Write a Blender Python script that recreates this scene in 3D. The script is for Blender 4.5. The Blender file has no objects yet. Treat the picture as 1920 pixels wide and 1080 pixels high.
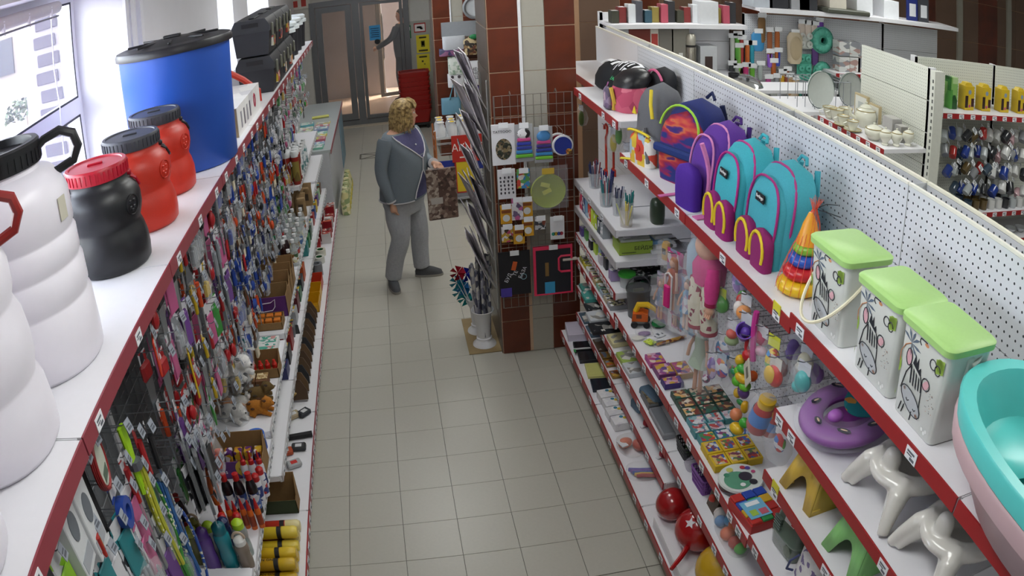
import bpy, bmesh, math, random
from math import sin, cos, pi, radians, atan2, hypot
from mathutils import Vector, Matrix

random.seed(7)
POLY = (0.0, -3.48187109e-02, -2.54671612e-05, -1.38704260e-06, -2.58215583e-07)
LAMP_W, SKY_W, SUN_W = 14, 3.4, 9
SC = bpy.context.scene
COL = SC.collection
# ------------------------------------------------------------------ camera (surveillance lens, calibrated on the floor tiles)
F, K3, YAW, PIT, ROL, CH = 1530.419, -0.1416627, -0.1386154, -0.4382091, 0.0468512, 2.94568
_R = Matrix.Rotation(YAW, 3, 'Z') @ Matrix.Rotation(PIT, 3, 'X') @ Matrix.Rotation(ROL, 3, 'Y')
RIGHT, FWD, UP = _R.col[0].copy(), _R.col[1].copy(), _R.col[2].copy()
cam = bpy.data.cameras.new('camera')
cam_ob = bpy.data.objects.new('camera', cam)
COL.objects.link(cam_ob)
cam_ob.matrix_world = Matrix(((RIGHT.x, UP.x, -FWD.x, 0), (RIGHT.y, UP.y, -FWD.y, 0), (RIGHT.z, UP.z, -FWD.z, CH), (0, 0, 0, 1)))
cam.type = 'PANO'
cam.sensor_fit = 'HORIZONTAL'
cam.sensor_width, cam.sensor_height = 36.0, 20.25
cam.clip_start, cam.clip_end = 0.02, 300
_c = cam if hasattr(cam, 'panorama_type') else cam.cycles
_c.panorama_type = 'FISHEYE_LENS_POLYNOMIAL'
_c.fisheye_fov = 3.0
for _k, _v in zip(range(5), POLY): setattr(_c, 'fisheye_polynomial_k%d' % _k, _v)
SC.camera = cam_ob

def ray(u, v):
    a, b = (u - 960) / F, -(v - 540) / F
    r = hypot(a, b) + 1e-12
    t = r
    for _ in range(25): t -= (t + K3 * t ** 3 - r) / (1 + 3 * K3 * t * t)
    return RIGHT * (sin(t) * a / r) + FWD * cos(t) + UP * (sin(t) * b / r)
def PZ(u, v, z):
    d = ray(u, v); t = (z - CH) / d.z
    return Vector((t * d.x, t * d.y, z))
def PX(u, v, x):
    d = ray(u, v); t = x / d.x
    return Vector((x, t * d.y, CH + t * d.z))
def PY(u, v, y):
    d = ray(u, v); t = y / d.y
    return Vector((t * d.x, y, CH + t * d.z))

# ------------------------------------------------------------------ world, exposure
w = bpy.data.worlds.new('world'); SC.world = w; w.use_nodes = True
_n = w.node_tree.nodes; _n.clear()
_o = _n.new('ShaderNodeOutputWorld'); _b = _n.new('ShaderNodeBackground'); _s = _n.new('ShaderNodeTexSky')
_s.sky_type = 'NISHITA'; _s.sun_disc = False; _s.sun_elevation = radians(42); _s.sun_rotation = radians(60)
_s.air_density = 1.0; _s.dust_density = 2.0; _s.ozone_density = 1.5
_b.inputs['Strength'].default_value = SKY_W
_h = _n.new('ShaderNodeHueSaturation'); _h.inputs['Saturation'].default_value = .35; w.node_tree.links.new(_s.outputs[0], _h.inputs['Color']); w.node_tree.links.new(_h.outputs[0], _b.inputs[0]); w.node_tree.links.new(_b.outputs[0], _o.inputs[0])
vs = SC.view_settings
vs.view_transform = 'Standard'; vs.look = 'None'; vs.gamma = 1.0; vs.use_curve_mapping = False
vs.exposure = 0.0
SC.cycles.use_denoising = True
SC.cycles.max_bounces = 7; SC.cycles.transparent_max_bounces = 10
sun = bpy.data.lights.new('sun', 'SUN'); sun.energy = SUN_W; sun.angle = radians(0.6); sun.color = (1, .96, .9)
sun_ob = bpy.data.objects.new('sun', sun); COL.objects.link(sun_ob)
sun_ob.rotation_euler = Vector((-.55, .35, -.76)).to_track_quat('-Z', 'Y').to_euler()
# ceiling luminaires (area lamps sit right under the panels built below)
LAMPS = [(0.15, y) for y in (1.4, 4.2, 7.0, 9.8)] + [(2.6, y) for y in (1.4, 4.2, 6.6)] + [(5.0, y) for y in (3.4, 6.4)]
for _i, (_x, _y) in enumerate(LAMPS):
    l = bpy.data.lights.new('ceiling_lamp', 'AREA'); l.shape = 'RECTANGLE'; l.size = .55; l.size_y = 1.15
    l.energy = LAMP_W if _x < 2 else LAMP_W * 1.25; l.color = (.97, 1.0, .96)
    lo = bpy.data.objects.new('ceiling_lamp', l); COL.objects.link(lo); lo.location = (_x, _y, 3.33)

# ------------------------------------------------------------------ materials
MATS = {}
def lin(h):
    if isinstance(h, str):
        h = h.lstrip('#'); c = [int(h[i:i + 2], 16) / 255 for i in (0, 2, 4)]
        return tuple(x / 12.92 if x <= .04045 else ((x + .055) / 1.055) ** 2.4 for x in c) + (1,)
    return tuple(h[:3]) + (1,)
def newmat(name):
    m = bpy.data.materials.new(name); m.use_nodes = True
    nt = m.node_tree; b = nt.nodes['Principled BSDF']
    return m, nt, b
def M(col, rough=.5, metal=0, noise=.06, scale=30, alpha=1, coat=0, spec=.5, sss=0, bump=0):
    """plain coloured material with a little procedural mottling"""
    key = (col, rough, metal, noise, scale, alpha, coat, spec, sss, bump)
    if key in MATS: return MATS[key]
    m, nt, b = newmat('paint_' + str(col).strip('#')); L = nt.links.new
    c = lin(col)
    b.inputs['Roughness'].default_value = rough; b.inputs['Metallic'].default_value = metal
    b.inputs['Coat Weight'].default_value = coat; b.inputs['Specular IOR Level'].default_value = spec
    if sss: b.inputs['Subsurface Weight'].default_value = sss; b.inputs['Subsurface Radius'].default_value = (.02, .02, .02)
    if alpha < 1: b.inputs['Alpha'].default_value = alpha
    if noise or bump:
        tc = nt.nodes.new('ShaderNodeTexCoord'); nz = nt.nodes.new('ShaderNodeTexNoise')
        nz.inputs['Scale'].default_value = scale; nz.inputs['Detail'].default_value = 3
        L(tc.outputs['Object'], nz.inputs['Vector'])
        mx = nt.nodes.new('ShaderNodeMix'); mx.data_type = 'RGBA'
        mx.inputs['A'].default_value = tuple(x * (1 - noise) for x in c[:3]) + (1,)
        mx.inputs['B'].default_value = tuple(min(1, x * (1 + noise) + noise * .01) for x in c[:3]) + (1,)
        L(nz.outputs['Fac'], mx.inputs['Factor']); L(mx.outputs['Result'], b.inputs['Base Color'])
        if bump:
            bp = nt.nodes.new('ShaderNodeBump'); bp.inputs['Strength'].default_value = bump; bp.inputs['Distance'].default_value = .004
            L(nz.outputs['Fac'], bp.inputs['Height']); L(bp.outputs['Normal'], b.inputs['Normal'])
    else: b.inputs['Base Color'].default_value = c
    MATS[key] = m
    return m
def film(col='#f4f6f8', op=.22, rough=.12):
    """clear packaging film / thin plastic: mostly see-through with a gloss"""
    key = ('film', col, op, rough)
    if key in MATS: return MATS[key]
    m = bpy.data.materials.new('clear_film'); m.use_nodes = True; nt = m.node_tree; nt.nodes.clear(); L = nt.links.new
    o = nt.nodes.new('ShaderNodeOutputMaterial'); t = nt.nodes.new('ShaderNodeBsdfTransparent'); p = nt.nodes.new('ShaderNodeBsdfPrincipled')
    p.inputs['Base Color'].default_value = lin(col); p.inputs['Roughness'].default_value = rough
    mx = nt.nodes.new('ShaderNodeMixShader'); lw = nt.nodes.new('ShaderNodeLayerWeight'); lw.inputs['Blend'].default_value = .35
    mp = nt.nodes.new('ShaderNodeMapRange'); mp.inputs['To Min'].default_value = op; mp.inputs['To Max'].default_value = min(1, op + .22)
    L(lw.outputs['Facing'], mp.inputs['Value']); L(mp.outputs['Result'], mx.inputs['Fac'])
    L(t.outputs[0], mx.inputs[1]); L(p.outputs[0], mx.inputs[2]); L(mx.outputs[0], o.inputs['Surface'])
    MATS[key] = m
    return m
def printed(cols, scale=18, rough=.45, seed=0, stretch=(1, 1, 1), blobs=True, key=None):
    """busy printed packaging: random coloured patches in object space, varied per object"""
    k = ('print', tuple(cols), scale, rough, seed, stretch, blobs)
    if k in MATS: return MATS[k]
    m, nt, b = newmat('printed_card'); L = nt.links.new
    b.inputs['Roughness'].default_value = rough
    tc = nt.nodes.new('ShaderNodeTexCoord'); mp = nt.nodes.new('ShaderNodeMapping'); mp.inputs['Scale'].default_value = stretch
    oi = nt.nodes.new('ShaderNodeObjectInfo'); ml = nt.nodes.new('ShaderNodeMath'); ml.operation = 'MULTIPLY_ADD'; ml.inputs[1].default_value = 37.0; ml.inputs[2].default_value = seed * 3.7
    L(oi.outputs['Random'], ml.inputs[0]); L(tc.outputs['Object'], mp.inputs['Vector'])
    ad = nt.nodes.new('ShaderNodeVectorMath'); ad.operation = 'ADD'; L(mp.outputs[0], ad.inputs[0]); L(ml.outputs[0], ad.inputs[1])
    vo = nt.nodes.new('ShaderNodeTexVoronoi'); vo.inputs['Scale'].default_value = scale
    if not blobs: vo.distance = 'CHEBYCHEV'
    L(ad.outputs[0], vo.inputs['Vector'])
    sp = nt.nodes.new('ShaderNodeSeparateColor'); L(vo.outputs['Color'], sp.inputs[0])
    cr = nt.nodes.new('ShaderNodeValToRGB'); cr.color_ramp.interpolation = 'CONSTANT'
    el = cr.color_ramp.elements
    while len(el) < len(cols): el.new(.5)
    for i, c in enumerate(cols): el[i].position = i / len(cols); el[i].color = lin(c)
    L(sp.outputs[0], cr.inputs['Fac']); L(cr.outputs['Color'], b.inputs['Base Color'])
    MATS[k] = m
    return m

# ------------------------------------------------------------------ mesh helpers
class MB:
    """collects shapes, builds ONE mesh"""
    def __init__(s): s.v, s.f, s.m, s.mi = [], [], [], 0
    def mat(s, i): s.mi = i; return s
    def add(s, vs, fs, T=None):
        o = len(s.v)
        s.v += [tuple(T @ Vector(p)) if T else tuple(p) for p in vs]
        s.f += [tuple(i + o for i in f) for f in fs]; s.m += [s.mi] * len(fs)
        return s
    def box(s, x0, x1, y0, y1, z0, z1, T=None):
        return s.add([(x0, y0, z0), (x1, y0, z0), (x1, y1, z0), (x0, y1, z0), (x0, y0, z1), (x1, y0, z1), (x1, y1, z1), (x0, y1, z1)],
                     [(0, 3, 2, 1), (4, 5, 6, 7), (0, 1, 5, 4), (1, 2, 6, 5), (2, 3, 7, 6), (3, 0, 4, 7)], T)
    def rbox(s, x0, x1, y0, y1, z0, z1, r=.01, T=None):
        """box with chamfered edges"""
        r = min(r, (x1 - x0) * .49, (y1 - y0) * .49, (z1 - z0) * .49)
        V = []; I = {}
        for ix, (X, sx) in enumerate(((x0, 1), (x1, -1))):
            for iy, (Y, sy) in enumerate(((y0, 1), (y1, -1))):
                for iz, (Z, sz) in enumerate(((z0, 1), (z1, -1))):
                    for a in range(3):
                        I[ix, iy, iz, a] = len(V)
                        V.append((X + sx * r * (a != 0), Y + sy * r * (a != 1), Z + sz * r * (a != 2)))
        Fc = []
        q = [(0, 0), (1, 0), (1, 1), (0, 1)]
        for s_ in (0, 1):
            o = 1 if s_ else -1
            fx = [I[s_, a, b, 0] for a, b in q]; fy = [I[a, s_, b, 1] for a, b in q]; fz = [I[a, b, s_, 2] for a, b in q]
            Fc += [tuple(fx[::o]), tuple(fy[::-o]), tuple(fz[::o])]
        for a in (0, 1):
            for b in (0, 1):
                Fc.append((I[0, a, b, 1], I[1, a, b, 1], I[1, a, b, 2], I[0, a, b, 2]))
                Fc.append((I[a, 0, b, 0], I[a, 1, b, 0], I[a, 1, b, 2], I[a, 0, b, 2]))
                Fc.append((I[a, b, 0, 0], I[a, b, 1, 0], I[a, b, 1, 1], I[a, b, 0, 1]))
                for c in (0, 1): Fc.append((I[a, b, c, 0], I[a, b, c, 1], I[a, b, c, 2]))
        return s.add(V, Fc, T)
    def lathe(s, prof, n=20, T=None, sx=1, sy=1, caps=True):
        V, Fc = [], []
        for r, z in prof: V += [(r * cos(2 * pi * k / n) * sx, r * sin(2 * pi * k / n) * sy, z) for k in range(n)]
        for i in range(len(prof) - 1):
            for k in range(n): k2 = (k + 1) % n; Fc.append((i * n + k, i * n + k2, (i + 1) * n + k2, (i + 1) * n + k))
        if caps:
            if prof[0][0] > 1e-4: Fc.append(tuple(range(n))[::-1])
            if prof[-1][0] > 1e-4: Fc.append(tuple(range((len(prof) - 1) * n, len(prof) * n)))
        return s.add(V, Fc, T)
    def cyl(s, x, y, z0, z1, r, n=12, T=None):
        TT = Matrix.Translation((x, y, 0)); TT = T @ TT if T else TT
        return s.lathe([(r, z0), (r, z1)], n, TT)
    def tube(s, pts, r, n=6, closed=False, T=None):
        """swept tube; r number or list"""
        P = [Vector(p) for p in pts]; N = len(P); V, Fc = [], []
        up = Vector((0, 0, 1)); prev = None
        for i in range(N):
            d = (P[(i + 1) % N] - P[i - 1]) if (closed or 0 < i < N - 1) else (P[1] - P[0] if i == 0 else P[-1] - P[-2])
            d.normalize()
            a = (prev - d * prev.dot(d)) if prev else (up.cross(d) if abs(d.z) < .95 else Vector((1, 0, 0)).cross(d))
            if a.length < 1e-6: a = Vector((1, 0, 0)).cross(d)
            a.normalize(); prev = a; b = d.cross(a)
            rr = r[i] if isinstance(r, (list, tuple)) else r
            V += [tuple(P[i] + (a * cos(2 * pi * k / n) + b * sin(2 * pi * k / n)) * rr) for k in range(n)]
        for i in range(N if closed else N - 1):
            j = (i + 1) % N
            for k in range(n): k2 = (k + 1) % n; Fc.append((i * n + k, i * n + k2, j * n + k2, j * n + k))
        if not closed: Fc += [tuple(range(n))[::-1], tuple(range((N - 1) * n, N * n))]
        return s.add(V, Fc, T)
    def prism(s, pts, d, T=None):
        """2-D outline (x,z) extruded along y from -d/2 to d/2"""
        n = len(pts); V = [(x, -d / 2, z) for x, z in pts] + [(x, d / 2, z) for x, z in pts]
        Fc = [tuple(range(n)), tuple(range(2 * n - 1, n - 1, -1))] + [(i, n + i, n + (i + 1) % n, (i + 1) % n) for i in range(n)]
        return s.add(V, Fc, T)
    def ball(s, c, r, n=12, m=8, T=None):
        rx, ry, rz = r if isinstance(r, (tuple, list)) else (r, r, r)
        prof = [(sin(pi * i / m), -cos(pi * i / m)) for i in range(m + 1)]
        TT = Matrix.Translation(c) @ Matrix.Diagonal((rx, ry, rz, 1)); TT = T @ TT if T else TT
        return s.lathe([(max(a, 1e-4), b) for a, b in prof], n, TT)
    def grid(s, fn, nu, nv, T=None, closed_u=False):
        V = [tuple(fn(i / (nu if closed_u else nu - 1), j / (nv - 1))) for j in range(nv) for i in range(nu)]
        Fc = []
        for j in range(nv - 1):
            for i in range(nu if closed_u else nu - 1):
                i2 = (i + 1) % nu; Fc.append((j * nu + i, j * nu + i2, (j + 1) * nu + i2, (j + 1) * nu + i))
        return s.add(V, Fc, T)
    def mesh(s, mats, smooth=35):
        me = bpy.data.meshes.new('mesh'); me.from_pydata(s.v, [], s.f)
        mats = mats if isinstance(mats, (list, tuple)) else [mats]
        for m in mats: me.materials.append(m)
        if len(mats) > 1: me.polygons.foreach_set('material_index', s.m)
        if smooth:
            me.polygons.foreach_set('use_smooth', [True] * len(me.polygons))
            try: me.set_sharp_from_angle(angle=radians(smooth))
            except Exception: pass
        me.update()
        return me
    def build(s, name, mats, parent=None, loc=None, rot=None, smooth=35):
        return link(name, s.mesh(mats, smooth), parent, loc, rot)
def link(name, data, parent=None, loc=None, rot=None):
    o = bpy.data.objects.new(name, data); COL.objects.link(o)
    if parent: o.parent = parent
    if loc is not None: o.location = loc
    if rot is not None: o.rotation_euler = rot if not isinstance(rot, (int, float)) else (0, 0, rot)
    return o
def tag(o, label=None, cat=None, group=None, kind=None):
    if label: o['label'] = label
    if cat: o['category'] = cat
    if group: o['group'] = group
    if kind: o['kind'] = kind
    return o
def thing(name, label, cat, loc=(0, 0, 0), rot=None, group=None, kind=None):
    return tag(link(name, None, None, loc, rot), label, cat, group, kind)
def copy_tree(o, parent=None):
    c = o.copy(); COL.objects.link(c); c.parent = parent
    for ch in list(o.children): copy_tree(ch, c)
    return c
def dup(o, loc=None, rot=None, label=None, group=None, scale=None):
    c = copy_tree(o)
    if loc is not None: c.location = loc
    if rot is not None: c.rotation_euler = rot if not isinstance(rot, (int, float)) else (0, 0, rot)
    if scale is not None: c.scale = scale if not isinstance(scale, (int, float)) else (scale,) * 3
    if label: c['label'] = label
    if group: c['group'] = group
    return c
def T3(loc=(0, 0, 0), rz=0, rx=0, ry=0, s=1):
    m = Matrix.Translation(loc) @ Matrix.Rotation(rz, 4, 'Z') @ Matrix.Rotation(ry, 4, 'Y') @ Matrix.Rotation(rx, 4, 'X')
    return m @ (Matrix.Diagonal((s, s, s, 1)) if isinstance(s, (int, float)) else Matrix.Diagonal((*s, 1)))
def text(s, size, mat, parent, loc, rot, name='lettering', ext=.0006, align='CENTER', sx=1.0):
    cu = bpy.data.curves.new(name, 'FONT'); cu.body = s; cu.size = size; cu.extrude = ext; cu.align_x = align; cu.align_y = 'CENTER'
    cu.resolution_u = 2
    tmp = bpy.data.objects.new('tmp', cu); me = bpy.data.meshes.new_from_object(tmp)
    bpy.data.objects.remove(tmp); bpy.data.curves.remove(cu); me.materials.clear(); me.materials.append(mat)
    o = link(name, me, parent, loc, rot); o.scale = (sx, 1, 1)
    return o
white_wall = M('#e9e7ea', .8, noise=.03, scale=6)
grey_wall = M('#a9aaa0', .75, noise=.05, scale=8)
def struct(name, mb, mats, parent=None, loc=None, smooth=35):
    o = mb.build(name, mats, parent, loc, smooth=smooth)
    if not parent: o['kind'] = 'structure'
    return o
# --- floor with individual tiles in the aisle
def tile_mat(c1, c2, grout, sx, sy, ox, oy, rough=.35):
    m, nt, b = newmat('ceramic_tiles'); L = nt.links.new
    tc = nt.nodes.new('ShaderNodeTexCoord'); mp = nt.nodes.new('ShaderNodeMapping'); mp.inputs['Location'].default_value = (-ox, -oy, 0)
    br = nt.nodes.new('ShaderNodeTexBrick'); br.offset = 0; br.inputs['Scale'].default_value = 1; br.inputs['Mortar Size'].default_value = .002
    br.inputs['Brick Width'].default_value = sx; br.inputs['Row Height'].default_value = sy
    br.inputs['Color1'].default_value = lin(c1); br.inputs['Color2'].default_value = lin(c2); br.inputs['Mortar'].default_value = lin(grout)
    L(tc.outputs['Object'], mp.inputs[0]); L(mp.outputs[0], br.inputs['Vector']); L(br.outputs['Color'], b.inputs['Base Color'])
    b.inputs['Roughness'].default_value = rough
    return m
TX0, TY0 = -.49239, 3.06565
floor = struct('floor', MB().box(-1.8, 10.8, -1.2, 13.1, -.12, -.004), tile_mat('#aeaba0', '#b0ada2', '#4a4540', .3, .3, TX0, TY0))
tile_m = M('#b3b0a5', .32, noise=.05, scale=55, spec=.5)
me_tile = MB().rbox(-.1488, .1488, -.1488, .1488, -.006, .0, .0012).mesh(tile_m, 30)
for c in range(-2, 5):
    for r in range(-1, 34):
        x, y = TX0 + .3 * c + .15, TY0 + .3 * r + .15
        if x > .6 and 4.9 < y < 5.9: continue
        link('tile', me_tile, floor, (x, y, 0))
for r in range(-1, 8): link('tile', me_tile, floor, (TX0 + 1.65, TY0 + .3 * r + .15, 0))
# --- ceiling with luminaire panels
ceil = struct('ceiling', MB().box(-1.8, 10.8, -1.2, 13.1, 3.4, 3.5), M('#e8e8e4', .8))
lm, nt, b = newmat('lamp_diffuser'); b.inputs['Emission Color'].default_value = (1, 1, .97, 1); b.inputs['Emission Strength'].default_value = 4
me_fr = MB().rbox(-.3, .3, -.6, .6, .03, .06, .004).mesh(M('#f2f2f0', .4))
me_df = MB().box(-.275, .275, -.575, .575, .02, .03).mesh(lm)
for x, y in LAMPS:
    t = thing('ceiling_light', 'rectangular white luminaire panel fixed under the ceiling', 'ceiling light', (x, y, 3.34), group='ceiling luminaires')
    link('lamp_frame', me_fr, t); link('diffuser', me_df, t)
# --- back wall with the entrance
DY = 13.05
bw = MB().box(-1.8, -1.25, DY, DY + .2, 0, 3.4).box(.36, 10.8, DY, DY + .2, 0, 3.4).box(-1.25, .36, DY, DY + .2, 2.16, 3.4)
struct('wall_back', bw, M('#c9c7c0', .8))
gw = MB().box(.36, 1.05, DY - .012, DY, 0, 1.66).build('lower_panel', grey_wall, bpy.data.objects['wall_back'])
alu = M('#77797c', .4, .6, .04)
glass = film('#dfe4ea', .1, .06)
door = MB()
def frame_rect(mb, x0, x1, z0, z1, w, y0, y1):
    return mb.box(x0, x0 + w, y0, y1, z0, z1).box(x1 - w, x1, y0, y1, z0, z1).box(x0 + w, x1 - w, y0, y1, z1 - w, z1).box(x0 + w, x1 - w, y0, y1, z0, z0 + w)
frame_rect(door, -1.25, .36, 0, 2.16, .09, DY - .03, DY + .12).box(-.56, -.44, DY - .03, DY + .12, .09, 2.07)
d1 = struct('door_1', door, alu)
for n_, (a, c) in enumerate(((-1.15, -.57), (-.43, .26))):
    lf = frame_rect(MB(), a, c, .10, 2.06, .1 if n_ == 0 else .05, DY + .0, DY + .06).build('door_leaf', alu, d1)
    MB().box(a + .06, c - .06, DY + .025, DY + .035, .14, 2.02).build('pane', glass, lf)
MB().box(-1.25, .36, DY - .16, DY - .03, 0, .012).build('sill_strip', M('#c7bca9', .5), d1)
# blue notice on the door
nb = thing('door_notice', 'blue paper notice with lines of text on the glass entrance door', 'notice', PY(703, 62, DY - .005))
MB().box(-.09, .09, -.002, 0, -.12, .13).build('sheet', M('#3f9fd8', .6), nb)
for k in range(5): MB().box(-.07 + .01 * (k % 2), .07, -.004, -.002, .07 - k * .035, .083 - k * .035).build('text_line', M('#153a63', .6), nb)
MB().lathe([(.045, -.002), (.045, .0)], 14, T3((.03, -.002, -.15), rx=pi / 2)).build('round_pictogram', M('#20252c', .6), nb)
# vestibule behind the entrance
struct('floor_vestibule', MB().box(-1.6, 1.4, DY + .2, 16.4, -.12, .0), tile_mat('#d7b89a', '#dbbd9f', '#9c8467', .9, .14, 0, 0))
vm, nt, b = newmat('plaster_mottled'); nz = nt.nodes.new('ShaderNodeTexNoise'); nz.inputs['Scale'].default_value = 1.6; nz.inputs['Detail'].default_value = 5
cr = nt.nodes.new('ShaderNodeValToRGB'); cr.color_ramp.elements[0].color = lin('#7d706b'); cr.color_ramp.elements[1].color = lin('#a79d9c')
tcn = nt.nodes.new('ShaderNodeTexCoord'); nt.links.new(tcn.outputs['Object'], nz.inputs['Vector']); nt.links.new(nz.outputs['Fac'], cr.inputs[0]); nt.links.new(cr.outputs[0], b.inputs['Base Color'])
struct('wall_vestibule', MB().box(-1.6, -.1, 15.6, 15.75, 0, 3.0).box(-.1, 1.4, 15.6, 15.75, 2.15, 3.0).box(.75, 1.4, 15.6, 15.75, 0, 2.15)
       .box(-1.6, -1.5, DY + .2, 15.6, 0, 3.0).box(1.3, 1.4, DY + .2, 15.6, 0, 3.0).box(-1.6, 1.4, DY + .2, 15.75, 3.0, 3.1).box(-.1, .75, 16.2, 16.3, 0, 3.0), vm)
vl = bpy.data.lights.new('vestibule_lamp', 'AREA'); vl.size = .6; vl.energy = 13; vl.color = (1, .86, .7)
o = link('vestibule_lamp', vl, None, (.1, 14.5, 2.9))
vb = bpy.data.objects.new('vestibule_light', None); COL.objects.link(vb); vb.location = (.1, 14.5, 2.93)
tag(vb, 'flat square luminaire on the vestibule ceiling', 'ceiling light'); MB().rbox(-.3, .3, -.3, .3, .0, .06, .01).build('housing', M('#eeeae0', .4), vb)
# second, open door of the vestibule with a long pull bar
d2 = struct('door_2', frame_rect(MB(), 0, .62, .02, 2.1, .07, -.02, .02), M('#8b8378', .5, .3), None, (-.2, 15.2, 0)); d2.rotation_euler = (0, 0, radians(12))
MB().box(.07, .55, -.004, .004, .09, 2.03).build('pane', film('#d9c9b0', .25, .08), d2)
MB().tube([(.1, -.02, .75), (.1, -.06, .78), (.1, -.06, 1.62), (.1, -.02, 1.65)], .014, 8).build('pull_handle', M('#d8d4cc', .3, .8), d2)
# posters on the grey wall beside the entrance
def notice(name, label, u, v, w, h, colr, marks, cat='notice'):
    t = thing(name, label, cat, PY(u, v, DY - .016))
    MB().box(-w / 2, w / 2, -.003, 0, -h / 2, h / 2).build('sheet', M(colr, .6), t)
    for k, (x0, x1, z0, z1, c) in enumerate(marks): MB().box(x0 * w / 2, x1 * w / 2, -.006, -.003, z0 * h / 2, z1 * h / 2).build('print', M(c, .6), t)
    return t
notice('yellow_notice', 'yellow notice sheet with round emblem, upper of two beside the entrance', 793, 82, .21, .3, '#e0cf2c', ((-.55, .55, .62, .8, '#3a3414'), (-.3, .3, -.35, .35, '#6e6a20'), (-.18, .18, -.2, .25, '#2c2a14'), (-.7, .7, -.85, -.66, '#4b4417')))
notice('yellow_notice', 'yellow notice sheet with small mark, lower of two beside the entrance', 794, 118, .21, .3, '#dccb2a', ((-.6, .6, .62, .78, '#3a3414'), (-.25, .05, .1, .3, '#4b4417'), (.1, .3, -.2, -.05, '#6b6420'), (-.65, .65, -.85, -.66, '#4b4417')))
notice('camera_sign', 'white surveillance camera sign with red rounded border on grey wall', 787, 52, .19, .16, '#b23a34', ((-.85, .85, -.75, .75, '#e8e4df'), (-.5, .3, -.1, .3, '#39474a'), (.0, .5, -.4, .0, '#39474a')), 'sign')
notice('exit_sign', 'small green sign with white panel on the grey wall', 766, 60, .08, .22, '#2f7d4c', ((-.7, .7, .2, .75, '#e6efe6'),), 'sign')
# --- left wall with windows, piers
WX = -1.5
WT = .45
wl = MB()
def wall_l(y0, y1, z0, z1): wl.box(WX - WT, WX, y0, y1, z0, z1)
wall_l(-1.2, 13.1, 0, 1.75); wall_l(-1.2, 13.1, 3.05, 3.4); wall_l(-1.2, .8, 1.75, 3.05)
wall_l(4.3, 7.0, 1.75, 3.05); wall_l(7.75, 8.6, 1.75, 3.05); wall_l(10.2, 13.1, 1.75, 3.05)
struct('wall_side', wl, white_wall)
struct('trim_1', MB().box(WX, WX + .02, 4.3, 4.36, 1.75, 3.2).box(WX, WX + .012, 4.42, 4.5, 1.75, 3.3).box(WX, WX + .03, 4.56, 4.62, 1.75, 3.3), M('#f0eef2', .5))
pvc = M('#eeecf2', .35, noise=.02)
def window(n, y0, y1, z0=1.75, z1=3.05, trans=None, mull=()):
    mb = MB(); x0, x1 = WX - .40, WX - .33; w_ = .06
    mb.box(x0, x1, y0, y0 + w_, z0, z1).box(x0, x1, y1 - w_, y1, z0, z1).box(x0, x1, y0 + w_, y1 - w_, z1 - w_, z1).box(x0, x1, y0 + w_, y1 - w_, z0, z0 + w_)
    if trans: mb.box(x0, x1, y0 + w_, y1 - w_, trans - .05, trans + .05)
    for m_ in mull: mb.box(x0, x1, m_ - .04, m_ + .04, z0 + w_, z1 - w_)
    o = struct('window_%d' % n, mb, pvc)
    zs = [z0 + w_, z1 - w_] if not trans else [z0 + w_, trans - .05, trans + .05, z1 - w_]
    for k in range(0, len(zs), 2): MB().box(x0 + .03, x0 + .04, y0 + w_, y1 - w_, zs[k], zs[k + 1]).build('pane', glass, o)
    g = MB()
    for k in range(0, len(zs), 2):
        a, b_ = zs[k], zs[k + 1]
        g.box(x1, x1 + .004, y0 + w_, y0 + w_ + .012, a, b_).box(x1, x1 + .004, y1 - w_ - .012, y1 - w_, a, b_).box(x1, x1 + .004, y0 + w_, y1 - w_, a, a + .012).box(x1, x1 + .004, y0 + w_, y1 - w_, b_ - .012, b_)
    g.build('gasket', M('#2c2c38', .6), o)
    MB().box(WX - .33, WX + .08, y0 + .002, y1 - .002, z0, z0 + .03).build('window_sill', pvc, o)
    return o
window(1, .8, 4.3, trans=2.36, mull=(1.9,))
window(2, 7.0, 7.75)
window(3, 8.6, 10.2, mull=(9.3,))
# window cord hanging before the first window
cd = tag(MB().tube([PX(95, 20, WX - .28), PX(101, 130, WX - .28), PX(112, 200, WX - .28), PX(120, 290, WX - .28)], .004, 5).build('blind_cord', M('#f5f3f6', .6)), 'thin white blind cord hanging in front of the window', 'cord')
# rolled blind at the top of the window
bl = thing('roller_blind', 'pale rolled blind along the top of the large window', 'blind', (WX - .27, 2.55, 2.98))
MB().lathe([(.035, -1.35), (.035, 1.35)], 12, T3((0, 0, 0), rx=pi / 2)).build('roll', M('#cfc8c6', .7), bl)
MB().tube([(0.03, -1.3, -.05), (.03, 1.3, -.05)], .006, 6).build('bottom_rail', M('#6d6a70', .5), bl)
for k in range(9): MB().box(.02, .034, -1.2 + k * .3, -1.185 + k * .3, -.06, .01).build('clip', M('#e9e6ea', .5), bl)
# outside: ground, house, post, brick pier
struct('ground_outside', MB().box(-60, WX - .46, -10, 80, -.4, -.25), M('#6a646c', .9, noise=.2, scale=1.5))
bpier = struct('wall_outside', MB().box(WX - .8, WX - .455, 4.42, 4.9, -.25, 3.4), M('#8f868e', .9))
bm_ = M('#4b424e', .85, noise=.12, scale=12)
for k in range(15):
    z = 1.6 + k * .115
    MB().rbox(.0, .17, -.014, .0, .0, .078, .006).build('brick', bm_, bpier, (WX - .70 + .02 * (k % 2), 4.42, z))
hs = thing('house', 'pale plastered house with dark doorway across the street', 'house', (-17, 30, -.25))
MB().box(-14, 4.2, 0, 12, 0, 4.2).build('wall', M('#7e7672', .9), hs)
MB().prism([(-14.6, 4.2), (4.8, 4.2), (4.4, 4.6), (-14, 4.9)], 13, T3((0, 6, 0))).build('roof', M('#5d565c', .9), hs)
MB().box(2.2, 3.7, -.1, 0, 0, 3.0).build('doorway', M('#2c2830', .8), hs)
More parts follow.
